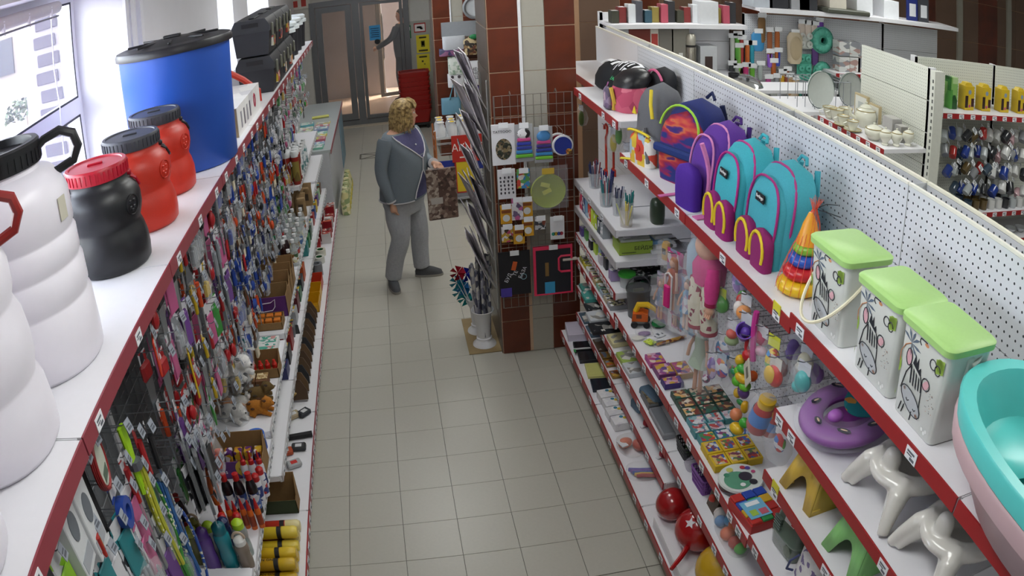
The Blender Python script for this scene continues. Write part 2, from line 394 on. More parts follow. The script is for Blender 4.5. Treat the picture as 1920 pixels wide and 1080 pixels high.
MB().box(-.5, .9, -.08, 0, 1.2, 2.8).build('window', M('#34343e', .4), hs)
MB().box(1.9, 4.1, -1.0, 0, 3.1, 3.25).build('canopy', M('#6c6666', .8), hs)
hb = thing('apartment_block', 'tall grey building far beyond the street', 'building', (-33, 75, -.25))
MB().box(-12, 12, 0, 10, 0, 16).build('wall', M('#5c5d66', .9), hb)
for i in range(6):
    for j in range(4): MB().box(-10 + i * 3.6, -8.4 + i * 3.6, -.1, 0, 2 + j * 3.4, 3.9 + j * 3.4).build('window', M('#33363e', .4), hb)
ps = tag(MB().cyl(0, 0, 0, 5, .07, 10).build('street_post', M('#3c3a44', .6), None, (-8.3, 18.5, -.25)), 'thin grey metal post standing by the street', 'post')
def shrub(name, label, loc, r, h, col='#3f4a38', cat='bush'):
    rnd = random.Random(hash((name, round(loc[0], 1))) % 999)
    t = thing(name, label, cat, loc); mb = MB()
    for k in range(260):
        a, e, rr = rnd.uniform(0, 2 * pi), rnd.uniform(-.3, 1.2), rnd.uniform(.6, 1)
        p = Vector((cos(a) * cos(e) * r * rr, sin(a) * cos(e) * r * rr, h * .5 + sin(e) * h * .45 * rr))
        mb.add([(-.16, 0, 0), (0, -.09, .02), (.16, 0, 0), (0, .09, .02)], [(0, 1, 2, 3)], T3(p, rnd.uniform(0, 6), rnd.uniform(-1, 1), rnd.uniform(-1, 1), r * .9))
    f = mb.build('foliage', M(col, .8, noise=.3, scale=3), t); f['kind'] = 'stuff'
    MB().tube([(0, 0, 0), (.02, 0, h * .5)], [.05 * r, .03 * r], 6).build('trunk', M('#6e6258', .9), t)
    return t
shrub('bush', 'pale green bush beside the house across the street', (-10.8, 20.6, -.25), .8, 1.1)
shrub('tree', 'leafy tree behind the pale plastered house', (-27, 58, -.25), 5.5, 11, '#37463a', 'tree')
# --- tiled pillars
def brown_tile_mat():
    m, nt, b = newmat('brown_tile'); L = nt.links.new
    tc = nt.nodes.new('ShaderNodeTexCoord'); nz = nt.nodes.new('ShaderNodeTexNoise'); nz.inputs['Scale'].default_value = 4; nz.inputs['Detail'].default_value = 5
    cr = nt.nodes.new('ShaderNodeValToRGB'); cr.color_ramp.elements[0].position = .3; cr.color_ramp.elements[0].color = lin('#4a2416'); cr.color_ramp.elements[1].position = .75; cr.color_ramp.elements[1].color = lin('#74331c')
    L(tc.outputs['Object'], nz.inputs['Vector']); L(nz.outputs['Fac'], cr.inputs[0]); L(cr.outputs[0], b.inputs['Base Color']); b.inputs['Roughness'].default_value = .28
    return m
brown_t = brown_tile_mat(); beige_t = M('#a8a498', .45, noise=.05, scale=60)
me_bt = MB().rbox(.002, .199, -.008, 0, .003, .294, .002).mesh(brown_t)
me_gt = MB().rbox(.002, .150, -.006, 0, .001, .296, .001).mesh(beige_t)
def pillar(px0, py0, wd, dp, zoff, label):
    p = struct('pillar', MB().box(px0, px0 + wd, py0, py0 + dp, 0, 3.4), M('#c9a98c', .7))
    sx = (wd - .172) / 2 / .2
    for k in range(-1, 12):
        z = zoff + k * .2985
        if z < -.31 or z > 3.3: continue
        s = 1.0 if z >= 0 else (z + .2985) / .2985
        for me_, x, c in ((me_bt, px0, sx), (me_gt, px0 + sx * .2 + .021, 1), (me_bt, px0 + sx * .2 + .172, sx)):
            o = link('tile', me_, p, (x, py0, max(z, 0))); o.scale = (c, 1, s)
    MB().rbox(px0 + sx * .2, px0 + sx * .2 + .021, py0 - .014, py0, .0 if py0 > 6 else 1.15, 3.4, .003).build('cable_duct', M('#e4e4e6', .5), p)
    me_s = MB().rbox(-.008, 0, .003, dp - .003, .003, .294, .002).mesh(M('#6a5f56', .35, noise=.15, scale=7))
    for k in range(-1, 12):
        z = zoff + k * .2985
        if -.29 < z < 3.2: o = link('tile', me_s, p, (px0, py0, max(z, 0))); o.scale.z = 1 if z >= 0 else (z + .2985) / .2985
    return p
pillar(.632, 5.13, .573, .57, .261 - .2985, 'x')
_q = PY(817, 130, 10.6)
pillar(_q.x, 10.6, .62, .57, .12, 'y')
sh_white = M('#dcdce0', .4, noise=.02)
sh_top = M('#e3e2e6', .45, noise=.02)
red_strip = M('#9b2226', .35, noise=.05)
red_strip2 = M('#8e3a44', .35, noise=.06)
grey_strip = M('#b9b6b8', .3, noise=.05)
tag_w = M('#e9ebee', .5); tag_y = M('#d9cf3a', .5); tag_ink = M('#62666e', .6)
def peg_mat(col, hole, sp=.025, r=.0034, name='pegboard'):
    m, nt, b = newmat(name); L = nt.links.new
    tc = nt.nodes.new('ShaderNodeTexCoord'); sv = nt.nodes.new('ShaderNodeSeparateXYZ'); L(tc.outputs['Object'], sv.inputs[0])
    def cell(o, off):
        a = nt.nodes.new('ShaderNodeMath'); a.operation = 'MULTIPLY_ADD'; a.inputs[1].default_value = 1 / sp; a.inputs[2].default_value = off; L(o, a.inputs[0])
        f_ = nt.nodes.new('ShaderNodeMath'); f_.operation = 'FRACT'; L(a.outputs[0], f_.inputs[0])
        s_ = nt.nodes.new('ShaderNodeMath'); s_.operation = 'SUBTRACT'; s_.inputs[1].default_value = .5; L(f_.outputs[0], s_.inputs[0])
        return s_.outputs[0]
    cb = nt.nodes.new('ShaderNodeCombineXYZ'); L(cell(sv.outputs[0], .25), cb.inputs[0]); L(cell(sv.outputs[1], .25), cb.inputs[1]) if False else None
    # panels are built in a local (y, z) plane or (x, z) plane; use the sum of x and y so that both work
    ad = nt.nodes.new('ShaderNodeMath'); ad.operation = 'ADD'; L(sv.outputs[0], ad.inputs[0]); L(sv.outputs[1], ad.inputs[1])
    for l_ in list(cb.inputs[0].links): nt.links.remove(l_)
    L(cell(ad.outputs[0], .25), cb.inputs[0]); L(cell(sv.outputs[2], .5), cb.inputs[1])
    ln = nt.nodes.new('ShaderNodeVectorMath'); ln.operation = 'LENGTH'; L(cb.outputs[0], ln.inputs[0])
    lt = nt.nodes.new('ShaderNodeMath'); lt.operation = 'LESS_THAN'; lt.inputs[1].default_value = r / sp; L(ln.outputs['Value'], lt.inputs[0])
    mx = nt.nodes.new('ShaderNodeMix'); mx.data_type = 'RGBA'; mx.inputs['A'].default_value = lin(col); mx.inputs['B'].default_value = lin(hole)
    L(lt.outputs[0], mx.inputs['Factor']); L(mx.outputs['Result'], b.inputs['Base Color']); b.inputs['Roughness'].default_value = .45
    return m
peg = peg_mat('#d6d8de', '#33373c', .03, .0042)
peg_far = peg_mat('#d9dbe0', '#8d9196', .025, .0035, 'pegboard_fine')
peg_cream = peg_mat('#d5d7cc', '#7d8078', .025, .0035, 'pegboard_cream')
def tag_mesh(w=.055, h=.036, yellow=False):
    mb = MB(); mb.mat(0).box(-.001, .001, -w / 2, w / 2, 0, h)
    if yellow: mb.mat(2).box(-.0015, .0015, -w / 2, w / 2, h * .62, h * 1.5)
    mb.mat(1)
    for s in (-.0016, .001): 
        mb.box(s, s + .0006, -w * .36, w * .3, h * .62, h * .78).box(s, s + .0006, -w * .36, w * .1, h * .42, h * .52).box(s, s + .0006, -w * .05, w * .36, h * .12, h * .34)
    return mb.mesh([tag_w, tag_ink, tag_y], 0)
ME_TAG, ME_TAGY = tag_mesh(), tag_mesh(.055, .04, True)
ME_TAGS = tag_mesh(.042, .034)
def shelf(parent, side, xf, xb, y0, y1, z, strip=red_strip, tags=(), hh=.042, thick=.03, ytags=(), tilt=.0, name='shelf'):
    """one shelf board: front edge at xf, back at xb, top face at z; side=-1 front faces -x, +1 front faces +x"""
    o = MB().box(min(xf, xb), max(xf, xb), y0 + .006, y1 - .006, z - thick, z).build(name, sh_top, parent)
    x = xf + side * .001
    a, b = sorted((x, x + side * .006))
    MB().box(a, b, y0 + .004, y1 - .004, z - hh, z + .001).build('price_strip', strip, o)
    MB().box(min(xf, xf - side * .012), max(xf, xf - side * .012), y0 + .0065, y1 - .0065, z - hh - .004, z - .0315).build('front_lip', sh_white, o)
    for k, ty in enumerate(tags):
        if not y0 + .03 < ty < y1 - .03: continue
        t = link('price_tag', ME_TAGY if k in ytags else ME_TAG, o, (x + side * .0075, ty, z - hh + .002))
        if side < 0: t.rotation_euler = (0, 0, pi)
    # folded end bracket
    for ye in (y0 + .0032, y1 - .0032):
        MB().prism([(xf - side * .012, z - .002), (xb, z - .002), (xb, z - .11), (xb + side * .06, z - .10), (xb + side * .12, z - .045), (xf - side * .012, z - .035)], .004, T3((0, ye, 0))).build('bracket', sh_white, o)
    return o
def linspace(a, b, n): return [a + (b - a) * i / max(1, n - 1) for i in range(n)]
# ---------------- right-hand gondola (toys, bags): back x = 1.6, aisle side
XB, ZT = 1.6, 2.21
RS = [-0.02, 1.01, 2.015, 3.02, 4.022, 5.025, 6.1]
R_LEV = [[(1.806, 1.17)], [(1.806, 1.17), (1.446, 1.16), (1.18, 1.16), (.855, 1.15), (.535, 1.155)], [(1.77, 1.18), (.819, 1.15), (.535, 1.155)],
         [(1.77, 1.18), (.819, 1.15), (.535, 1.155), (.33, 1.155)], [(1.94, 1.168), (1.32, 1.155), (1.13, 1.155), (.937, 1.155), (.75, 1.155), (.54, 1.155), (.33, 1.155)], [(1.94, 1.3)]]
R_TAGS = {(1, 1.806): (1.93, 1.24), (1, 1.446): (1.96, 1.86, 1.19, 1.1), (1, 1.18): (1.9, 1.46, 1.4), (1, .855): (1.93, 1.75), (2, 1.77): (2.12, 2.6),
          (3, 1.77): (3.12, 3.55, 3.9), (2, .819): (2.9, 2.72, 2.55, 2.35, 2.2, 2.1), (3, .819): (3.95, 3.78, 3.6, 3.42, 3.2), (2, .535): (2.95, 2.8, 2.5, 2.3, 2.15),
          (3, .535): (3.9, 3.7, 3.5, 3.1), (3, .33): (3.9, 3.6, 3.3), (4, .937): linspace(4.08, 4.95, 12), (4, .75): linspace(4.15, 4.9, 6), (4, .54): linspace(4.1, 4.9, 6),
          (4, .33): linspace(4.1, 4.95, 6), (4, 1.94): (4.08, 4.3, 4.85), (4, 1.32): (4.3, 4.6, 4.8)}
rlab = ['nappy-bin end of the toy aisle, closest bay', 'white shelving bay holding zebra bins and child stools', 'white shelving bay holding balls, board games and hanging toys',
        'white shelving bay holding turquoise backpacks and dolls', 'white shelving bay crammed with pens and notebooks beside the pillar', 'white shelving bay behind the tiled pillar']
rlab[0] = 'white shelving bay holding the baby bath'
R_UNITS = []
for i in range(6):
    y0, y1 = RS[i], RS[i + 1]
    t = thing('shelving_unit', rlab[i], 'shelving', (0, 0, 0), group='bays of the toy gondola'); R_UNITS.append(t)
    pm = peg if i < 4 else (peg_far if i == 4 else sh_white)
    zs = [.2, .62, .92, 1.22, 1.62, 1.92, ZT]
    for k in range(6):
        MB().box(XB, XB + .012, y0 + .003, y1 - .003, zs[k] + .0015, zs[k + 1] - .0015).build('back_panel', pm, t)
        MB().box(XB + .085, XB + .097, y0 + .003, y1 - .003, zs[k] + .0015, zs[k + 1] - .0015).build('rear_panel', pm, t)
    MB().box(XB + .012, XB + .085, y0 + .003, y1 - .003, ZT - .09, ZT - .085).build('channel', M('#a9abaa', .6), t)
    MB().box(XB - .002, XB + .012, y0 + .003, y1 - .003, ZT, ZT + .01).build('top_rail', M('#e8e6dc', .4), t)
    MB().box(XB + .085, XB + .1, y0 + .003, y1 - .003, ZT, ZT + .01).build('top_rail', M('#dcd8c6', .4), t)
    MB().box(XB + .02, XB + .08, y0 + .004, y0 + .034, 0, ZT - .01).build('upright', sh_white, t)
    MB().box(XB - .0, XB + .1, y0 + .0005, y0 + .0028, 1.9, ZT + .004).build('seam_post', M('#c4c6c8', .5), t)
    for z, xf in R_LEV[i]:
        st = red_strip if (z > 1.4 or z < 1.0 or i < 3) else grey_strip
        yn = y0
        shelf(t, -1, xf, XB, yn, y1, z, st, R_TAGS.get((i, z), ()), .042 if z < 1.7 else .046, ytags=(0,) if (i, z) in ((2, 1.77), (1, 1.18)) else ())
    if i < 5:
        shelf(t, -1, 1.04, XB, y0, y1, .2, red_strip, linspace(y0 + .1, y1 - .12, 4), .045, ytags=(1,) if i == 2 else ())
        MB().box(1.08, 1.09, y0, y1, .0, .16).build('plinth', M('#8d8478', .6), t)
# ---------------- left-hand gondola (tools, pet goods): back x = -1.2
XL = -1.2
LS = [.38 + k for k in range(9)]
L_MID = [.68, .68, .65, .69, .73, .73, .76, .78]
mesh_m = M('#8f9398', .4, .7)
L_UNITS = []
llab = ['white shelving bay under the clear plastic barrels, closest bay', 'white shelving bay with pet leads and a red collar', 'white shelving bay with sports bottles and glue', 'white shelving bay with plush dog toys',
        'white shelving bay with purple cat food cartons', 'white shelving bay with clear solvent bottles', 'white shelving bay with foam cans', 'white shelving bay with hanging bags next to the low counter']
llab[0] = 'white shelving bay below the foremost clear barrel'
for i in range(8):
    y0, y1 = LS[i], LS[i + 1]
    t = thing('shelving_unit', llab[i], 'shelving', group='bays of the tool gondola'); L_UNITS.append(t)
    MB().box(XL - .03, XL - .012, y0 + .002, y1 - .002, .1, 2.0).build('back_panel', M('#6f7276', .7), t)
    g = MB()
    for z in [.8 + .1 * k for k in range(12)]: g.tube([(XL + .004, y0 + .01, z), (XL + .004, y1 - .01, z)], .0025, 4)
    for y in [y0 + .02 + .08 * k for k in range(13)]: g.tube([(XL, y, .78), (XL, y, 1.93)], .0025, 4)
    g.build('wire_grid', mesh_m, t)
    MB().box(XL - .05, XL + .004, y0 + .003, y0 + .033, 0, 2.0).build('upright', sh_white, t)
    rnd = random.Random(i)
    tg = [y0 + .12 + k * .25 + rnd.uniform(-.06, .06) for k in range(4)] if i > 2 else ([y0 + .12, y0 + .55] if i < 2 else [y0 + .12, y0 + .5, y0 + .85])
    shelf(t, 1, -.794, XL - .17, y0, y1, 2.035, red_strip2, tg, .05)
    xm = -.8
    shelf(t, 1, xm, XL, y0, y1, L_MID[i], grey_strip if i != 2 else grey_strip, linspace(y0 + .05, y1 - .05, 12), .045)
    if i >= 3: shelf(t, 1, -.8, XL, y0, y1, .40, grey_strip, linspace(y0 + .08, y1 - .08, 9), .04)
    if i >= 6: shelf(t, 1, -.83, XL, y0, y1, 1.05, grey_strip, linspace(y0 + .08, y1 - .08, 9), .04)
    shelf(t, 1, -.70, XL, y0, y1, .15, red_strip if i < 3 else red_strip2, linspace(y0 + .06, y1 - .06, 9), .045)
    MB().box(-.76, -.75, y0, y1, 0, .11).build('plinth', M('#8d8a84', .6), t)
ZTOP = 2.036
def barrel(name, label, x, y, prof, lidp, body_m, lid_m, rings=(), handle_m=None, hang=0.6, emblem=None, n=40, group=None, cat='barrel', handle_big=False):
    t = thing(name, label, cat, (x, y, ZTOP), group=group)
    MB().lathe(prof, n).build('body', body_m, t, smooth=60)
    lid = MB(); lid.lathe(lidp, n)
    lo = lid.build('lid', lid_m, t, smooth=40)
    rl, zl0, zl1 = lidp[1][0], lidp[1][1], lidp[-1][1]
    kn = MB()
    for k in range(40):
        a = 2 * pi * k / 40
        kn.box(-.002, .003, -.004, .004, zl0 + .006, zl0 + .038, T3((rl * cos(a), rl * sin(a), 0), a))
    kn.build('grip_ribs', lid_m, lo)
    MB().rbox(-.03, .03, -.008, .008, zl1 - .002, zl1 + .006, .003, T3((0, 0, 0), .3)).build('lid_bar', lid_m, lo)
    if handle_m:
        for a in ((hang, hang + pi) if not handle_big else (hang,)):
            h = MB(); zc = zl0 - .035; r0 = prof[-1][0] + .012
            if handle_big:
                pts = [(cos(a) * (r0 + d) - sin(a) * w_, sin(a) * (r0 + d) + cos(a) * w_, zl0 - .005 + z) for d, w_, z in ((-.02, 0, .02), (.02, 0, .05), (.07, 0, .062), (.108, 0, .045), (.118, 0, .01), (.1, 0, -.025), (.05, 0, -.04), (.005, 0, -.045), (0.0, 0, -.075))]
                h.tube(pts, [.009, .012, .013, .014, .014, .013, .012, .011, .01], 8)
            else:
                pts = [(cos(a) * (r0 + d) - sin(a) * w_, sin(a) * (r0 + d) + cos(a) * w_, zc + z) for d, w_, z in ((0, -.028, .012), (.018, -.03, 0), (.03, -.02, -.025), (.034, 0, -.034), (.03, .02, -.025), (.018, .03, 0), (0, .028, .012))]
                h.tube(pts, .0055, 6).ball((cos(a) * r0, sin(a) * r0, zc + .02), .012, 8, 6)
            h.build('handle', handle_m, t)
    if emblem:
        a, z, r = emblem
        e = MB(); T = T3((cos(a) * r, sin(a) * r, z), a, ry=pi / 2)
        e.tube([(cos(k * pi / 8) * .034, sin(k * pi / 8) * .034, 0) for k in range(16)], .0025, 5, True, T)
        for dx, dy in ((-.012, -.012), (-.012, .008), (.008, -.014), (.008, .006), (.018, -.004)): e.rbox(dx - .005, dx + .005, dy - .006, dy + .006, -.002, .004, .002, T)
        e.build('moulded_emblem', body_m, t)
    return t
small = [(.0, 0), (.14, 0), (.152, .012), (.156, .05), (.155, .09), (.147, .125), (.139, .145), (.1385, .155), (.145, .172), (.152, .2), (.152, .235), (.144, .262), (.126, .284), (.113, .293), (.113, .318), (.108, .32)]
slid = [(.0, .314), (.121, .314), (.1215, .356), (.117, .362), (.105, .362), (.103, .358), (0, .36)]
red_pl = M('#c8301c', .42, noise=.1, scale=220, bump=.05); black_pl = M('#17181b', .4, noise=.1); grey_lid = M('#3c3d45', .5); crimson = M('#b3152c', .35)
barrel('plastic_barrel', 'black two-bulge plastic barrel with bright red screw lid', -1.03, 2.455, small, slid, black_pl, crimson, handle_m=crimson, hang=-2.6, emblem=(-.35, .215, .151))
barrel('plastic_barrel', 'orange-red barrel with grey lid between the black barrel and its twin', -1.02, 2.85, small, slid, red_pl, grey_lid, handle_m=M('#26272b', .4), hang=-2.7, emblem=(-.3, .215, .151))
barrel('plastic_barrel', 'orange-red barrel with grey lid standing against the big blue drum', -1.04, 3.275, small, slid, red_pl, grey_lid, handle_m=M('#26272b', .4), hang=-2.7, emblem=(-.3, .215, .151))
clear_pl = M('#e6e2ea', .33, noise=.02, sss=.35)
tall = [(0, 0), (.195, 0), (.208, .015), (.212, .06), (.212, .17), (.203, .178), (.203, .186), (.209, .2), (.209, .265), (.2, .273), (.2, .281), (.205, .29), (.205, .345), (.197, .353), (.197, .36), (.203, .37), (.203, .45), (.19, .49), (.165, .517), (.132, .53), (.13, .56), (.12, .56)]
tlid = [(.13, .545), (.139, .545), (.14, .6), (.135, .606), (.118, .606), (.114, .585), (0, .585)]
b1 = barrel('plastic_barrel', 'tall clear white barrel with black lid and black carry handle', -1.065, 1.79, tall, tlid, clear_pl, black_pl, handle_m=black_pl, hang=.35, handle_big=True)
lb = MB().box(-.001, .001, -.02, .02, -.03, .03).build('label', M('#c4bfae', .6), b1, (.204, -.02, .42)); lb.rotation_euler = (0, 0, -.1)
wide = [(0, 0), (.195, 0), (.21, .018), (.214, .07), (.21, .13), (.196, .165), (.196, .175), (.206, .2), (.208, .25), (.203, .3), (.188, .335), (.188, .345), (.197, .37), (.197, .42), (.18, .465), (.145, .487), (.128, .495), (.128, .525), (.12, .525)]
wlid = [(.12, .51), (.136, .51), (.137, .56), (.132, .566), (.11, .566), (.106, .55), (0, .55)]
barrel('plastic_barrel', 'clear white three-bulge barrel with red lid and dark red loop handle', -1.06, 1.355, wide, wlid, clear_pl, crimson, handle_m=M('#8c211d', .4), hang=.45, handle_big=True)
barrel('plastic_barrel', 'clear white barrel at the end of the barrel row, red lid', -1.06, .925, wide, wlid, clear_pl, crimson, handle_m=M('#8c211d', .4), hang=.45, handle_big=True)
# blue drum
bd = thing('drum', 'large smooth blue drum with flat black lid', 'drum', (-1.045, 3.735, ZTOP))
MB().lathe([(0, 0), (.262, 0), (.27, .008), (.287, .56), (.287, .58)], 56).build('body', M('#2557b8', .42, noise=.05, scale=8), bd, smooth=50)
dl = MB().lathe([(.284, .575), (.303, .575), (.304, .598), (.297, .612), (.28, .616), (.262, .61), (.2, .618), (.1, .634), (.0, .636)], 56).build('lid', M('#1e1d22', .38, noise=.1), bd, smooth=45)
for k in range(8):
    a = k * pi / 4 + .2
    MB().rbox(.07, .235, -.006, .006, .622, .633, .003, T3((0, 0, 0), a)).build('lid_rib', M('#1e1d22', .38, noise=.1), dl)
MB().rbox(-.045, .045, -.018, .018, .634, .65, .004).build('lid_grip', M('#15151a', .4), dl)
# carton
bx = thing('carton', 'white printed carton with brown end on the top shelf', 'box', (-.945, 4.5, ZTOP))
MB().box(-.12, .12, -.40, .40, 0, .16).build('box_body', printed(('#e2e0de', '#d8d6d6', '#cfcdcf', '#e8e6e4'), 7, .6), bx)
MB().box(-.118, .118, -.402, -.4, .002, .158).build('brown_end', M('#a08a6a', .8), bx)
MB().box(-.03, .03, -.404, -.402, .02, .07).build('label', M('#d8d3c8', .7), bx)
for k in range(4): MB().box(.12, .1215, -.3 + k * .1, -.27 + k * .1, .03, .12).build('print', M('#5b5560' if k % 2 else '#8b8892', .6), bx)
MB().tube([(.122, .18 + .028 * cos(a), .09 + .04 * sin(a)) for a in (0, .8, 1.6, 2.4, 3.2, 4, 4.8, 5.6)], .004, 5, True).build('print', M('#a3324a', .6), bx)
tag(MB().tube([(-.86, 5.06, ZTOP + .01), (-.86, 5.07, ZTOP + .08), (-.95, 5.05, ZTOP + .17), (-1.12, 4.99, ZTOP + .3), (-1.22, 4.98, ZTOP + .26), (-1.24, 5.0, ZTOP + .05), (-1.15, 5.04, ZTOP + .02)], .021, 8).build('snow_shovel_handle', M('#b8301e', .45)),
    'thick red plastic loop handle resting between carton and toolboxes', 'handle')
# toolboxes, two layers of three
def toolbox(x, y, z, label):
    t = thing('toolbox', label, 'toolbox', (x, y, z), group='black toolboxes stacked on the top shelf')
    dark, lidm, clip = M('#23242a', .5), M('#2e2f33', .5), M('#6d6e62', .45)
    MB().prism([(-.115, 0), (.115, 0), (.132, .165), (-.132, .165)], .4, T3()).build('body', dark, t)
    l = MB().prism([(-.14, .165), (.14, .165), (.14, .205), (.11, .258), (-.11, .258), (-.14, .205)], .42, T3()).build('lid', lidm, t)
    MB().box(-.06, .06, -.214, -.21, .205, .235).build('end_recess', M('#18181b', .6), l)
    MB().rbox(-.022, .022, -.13, .13, .258, .268, .006).build('carry_handle', M('#3c3d40', .5), l)
    for dy in (-.12, .12): MB().rbox(.136, .152, dy - .022, dy + .022, .12, .215, .006).build('latch', clip, t)
    MB().box(.118, .135, -.06, .06, .04, .11, T3((0, 0, 0))).build('sticker', printed(('#c9b13a', '#b8453a', '#d9d4c8', '#3b3f47'), 26), t)
    return t
for r in range(2):
    for k in range(3):
        toolbox(-.925 - .012 * r, 5.62 + .43 * k, ZTOP + .27 * r, ('lower' if r == 0 else 'upper') + ' black toolbox with grey latches, ' + ('beside the white carton', 'middle of its layer', 'next to the white lidded buckets')[k])
# lidded buckets after the toolboxes
def bucket(x, y, z, r, h, lab, wm, lidm):
    t = thing('lidded_bucket', lab, 'bucket', (x, y, z), group='buckets with white lids')
    MB().lathe([(0, 0), (r * .86, 0), (r * .98, h)], 24).build('body', wm, t)
    MB().lathe([(r * 1.02, h - .01), (r * 1.08, h - .01), (r * 1.08, h + .02), (r * .96, h + .028), (r * .9, h + .012), (0, h + .012)], 24).build('lid', lidm, t)
    return t
wl_ = M('#d8dfe2', .35); dk = M('#26262c', .5)
for k, y in enumerate((7.02, 7.35, 7.68, 8.02)):
    bucket(-.95, y, ZTOP, .135, .26, 'dark bucket with white rim lid, ' + ('first after the toolboxes', 'second after the toolboxes', 'third after the toolboxes', 'last on the top shelf'), dk, wl_) if False else bucket(-.95, y, ZTOP, .135, .26, 'dark bucket with white rim lid, ' + ('first after the toolboxes', 'second after the toolboxes', 'third after the toolboxes', 'last on the top shelf')[k], dk, wl_)
for k, y in enumerate((7.2, 7.62, 7.98)):
    o = tag(MB().lathe([(.09, 0), (.135, .005), (.14, .03), (.125, .04), (.11, .02), (.09, .016)], 24).build('white_ring_lid', wl_, None, (-.95, y, ZTOP + .29)), 'spare white ring lid lying on the ' + ('first', 'second', 'third')[k] + ' gap of the dark buckets', 'lid')
for k, (y, x) in enumerate(((7.3, -1.05), (7.5, -.98))):
    tag(MB().tube([(0, 0, 0), (.02, .02, .05), (.0, .06, .02), (.03, .08, .07), (.02, .1, .0)], .012, 6).build('red_trowel', M('#a8242c', .5), None, (x, y, ZTOP + .335)), ('red plastic trowel handle lying over the white lids', 'second red trowel handle near the bucket lids')[k], 'trowel')
def sgnp(a, p): return math.copysign(abs(a) ** p, a)
def soft(levels, n=24, T=None, mb=None):
    """stack of super-elliptic rings (z, xc, yc, rx, ry, e); closed top and bottom"""
    mb = mb or MB(); V, Fc = [], []
    for z, xc, yc, rx, ry, e in levels:
        for k in range(n):
            a = 2 * pi * k / n
            V.append((xc + rx * sgnp(cos(a), e), yc + ry * sgnp(sin(a), e), z))
    for i in range(len(levels) - 1):
        for k in range(n): k2 = (k + 1) % n; Fc.append((i * n + k, i * n + k2, (i + 1) * n + k2, (i + 1) * n + k))
    Fc.append(tuple(range(n))[::-1]); Fc.append(tuple(range((len(levels) - 1) * n, len(levels) * n)))
    return mb.add(V, Fc, T)
def dome_levels(h, rx, ry, e=.55, lean=0., base=.9, n=11, top=.62):
    L_ = []
    for i in range(n):
        t = i / (n - 1)
        w = base + (1 - base) * min(1, t * 4) if t < top else max(.03, (1 - ((t - top) / (1 - top)) ** 2.2) ** .5)
        wx = w if t < top else w ** .8
        L_.append((h * t, lean * t * t, 0, rx * wx, ry * w, e))
    return L_
def fabric(c, n=.12): return M(c, .85, noise=n, scale=180, bump=.12)
def backpack(name, label, loc, h, ry, rx, main, pocket, zipc, rot=0, lean=.05, pockets=True, trim=None, patch=True, back=None):
    t = thing(name, label, 'backpack', loc, rot)
    soft(dome_levels(h, rx, ry, .6, lean), 28).build('body', fabric(main), t, smooth=60)
    # front compartment
    f = soft(dome_levels(h * .86, rx * .45, ry * .9, .6, lean * .8), 24, T3((-rx * .78, 0, 0))).build('front_compartment', fabric(main), t, smooth=60)
    def arc(rr, hh, x0, dz=0): return [(x0 + lean * ((z / h) ** 2), y, z) for y, z in [(rr * sgnp(cos(a), .75), hh * .55 + (hh * .45) * sgnp(sin(a), .8) + dz) for a in linspace(-.9, pi + .9, 22)]]
    MB().tube([(x - .0, y, z) for x, y, z in arc(ry * .99, h * .95, -rx * .42)], .0055, 6).build('zip', M(zipc, .6), t)
    MB().tube([(x, y, z) for x, y, z in arc(ry * .86, h * .84, -rx * 1.12)][2:-2], .005, 6).build('zip', M(zipc, .6), t)
    if pockets:
        for s in (-.46, .46):
            p = soft(dome_levels(h * .40, rx * .34, ry * .46, .6, .0, .95), 20, T3((-rx * 1.28, s * ry, 0))).build('pocket', fabric(pocket), t, smooth=60)
            pts = [(-rx * 1.28 - rx * .30, s * ry + ry * .38 * cos(a), h * .18 + h * .19 * sin(a)) for a in linspace(-.5, pi + .5, 12)]
            MB().tube(pts, .0065, 6).build('pocket_zip', M('#e0c421', .6), p)
    MB().tube([(rx * .5 + lean, -.035, h * .96), (rx * .6 + lean, -.02, h * 1.02), (rx * .6 + lean, .02, h * 1.02), (rx * .5 + lean, .035, h * .96)], .007, 6).build('top_loop', fabric(back or main), t)
    for s in (-1, 1):
        MB().tube([(rx * .9 + lean, s * ry * .45, h * .93), (rx * 1.25, s * ry * .6, h * .7), (rx * 1.2, s * ry * .75, h * .35), (rx * .9, s * ry * .8, h * .05)], .012, 6).build('strap', fabric(back or main), t)
    if patch:
        pt = MB().box(-.004, 0, -.035, .035, -.016, .016).build('brand_patch', M('#12151a', .6), t, (-rx * 1.26 + lean * .3, .0, h * .64), (0, .1, 0))
        text('Berlingo', .018, M('#f4f4f4', .6), pt, (-.0045, 0, .002), (pi / 2, 0, -pi / 2))
    return t
backpack('backpack', 'turquoise backpack with magenta pockets standing next to the ring pyramid', (1.36, 2.50, 1.771), .385, .145, .082, '#3f9fae', '#86185f', '#a02273', 0, .04)
backpack('backpack', 'turquoise backpack with magenta pockets beside the purple satchel', (1.345, 2.81, 1.771), .385, .132, .082, '#3ba7b5', '#8d1668', '#b01f7c', 0, .04)
pb = backpack('backpack', 'purple and pink backpack standing between navy and turquoise ones', (1.37, 3.14, 1.771), .375, .11, .09, '#5d2f93', '#4b1f8c', '#d283b8', .15, .05, pockets=False, patch=False, back='#43206e')
soft(dome_levels(.2, .035, .085, .6, .0, .95), 20, T3((-.15, 0, 0))).build('pocket', fabric('#4a1d93'), pb, smooth=60)
MB().tube([(-.125 + .03 * sin(k * .4), -.098 + .004 * k, .02 + .035 * k) for k in range(9)], .011, 6).build('pink_piping', fabric('#d47fb6'), pb)
MB().box(-.2, -.06, -.17, -.125, .001, .006).build('strap_end', fabric('#cf6fa8'), pb); MB().box(-.21, -.02, .15, .175, .001, .006).build('strap_end', fabric('#cf6fa8'), pb)
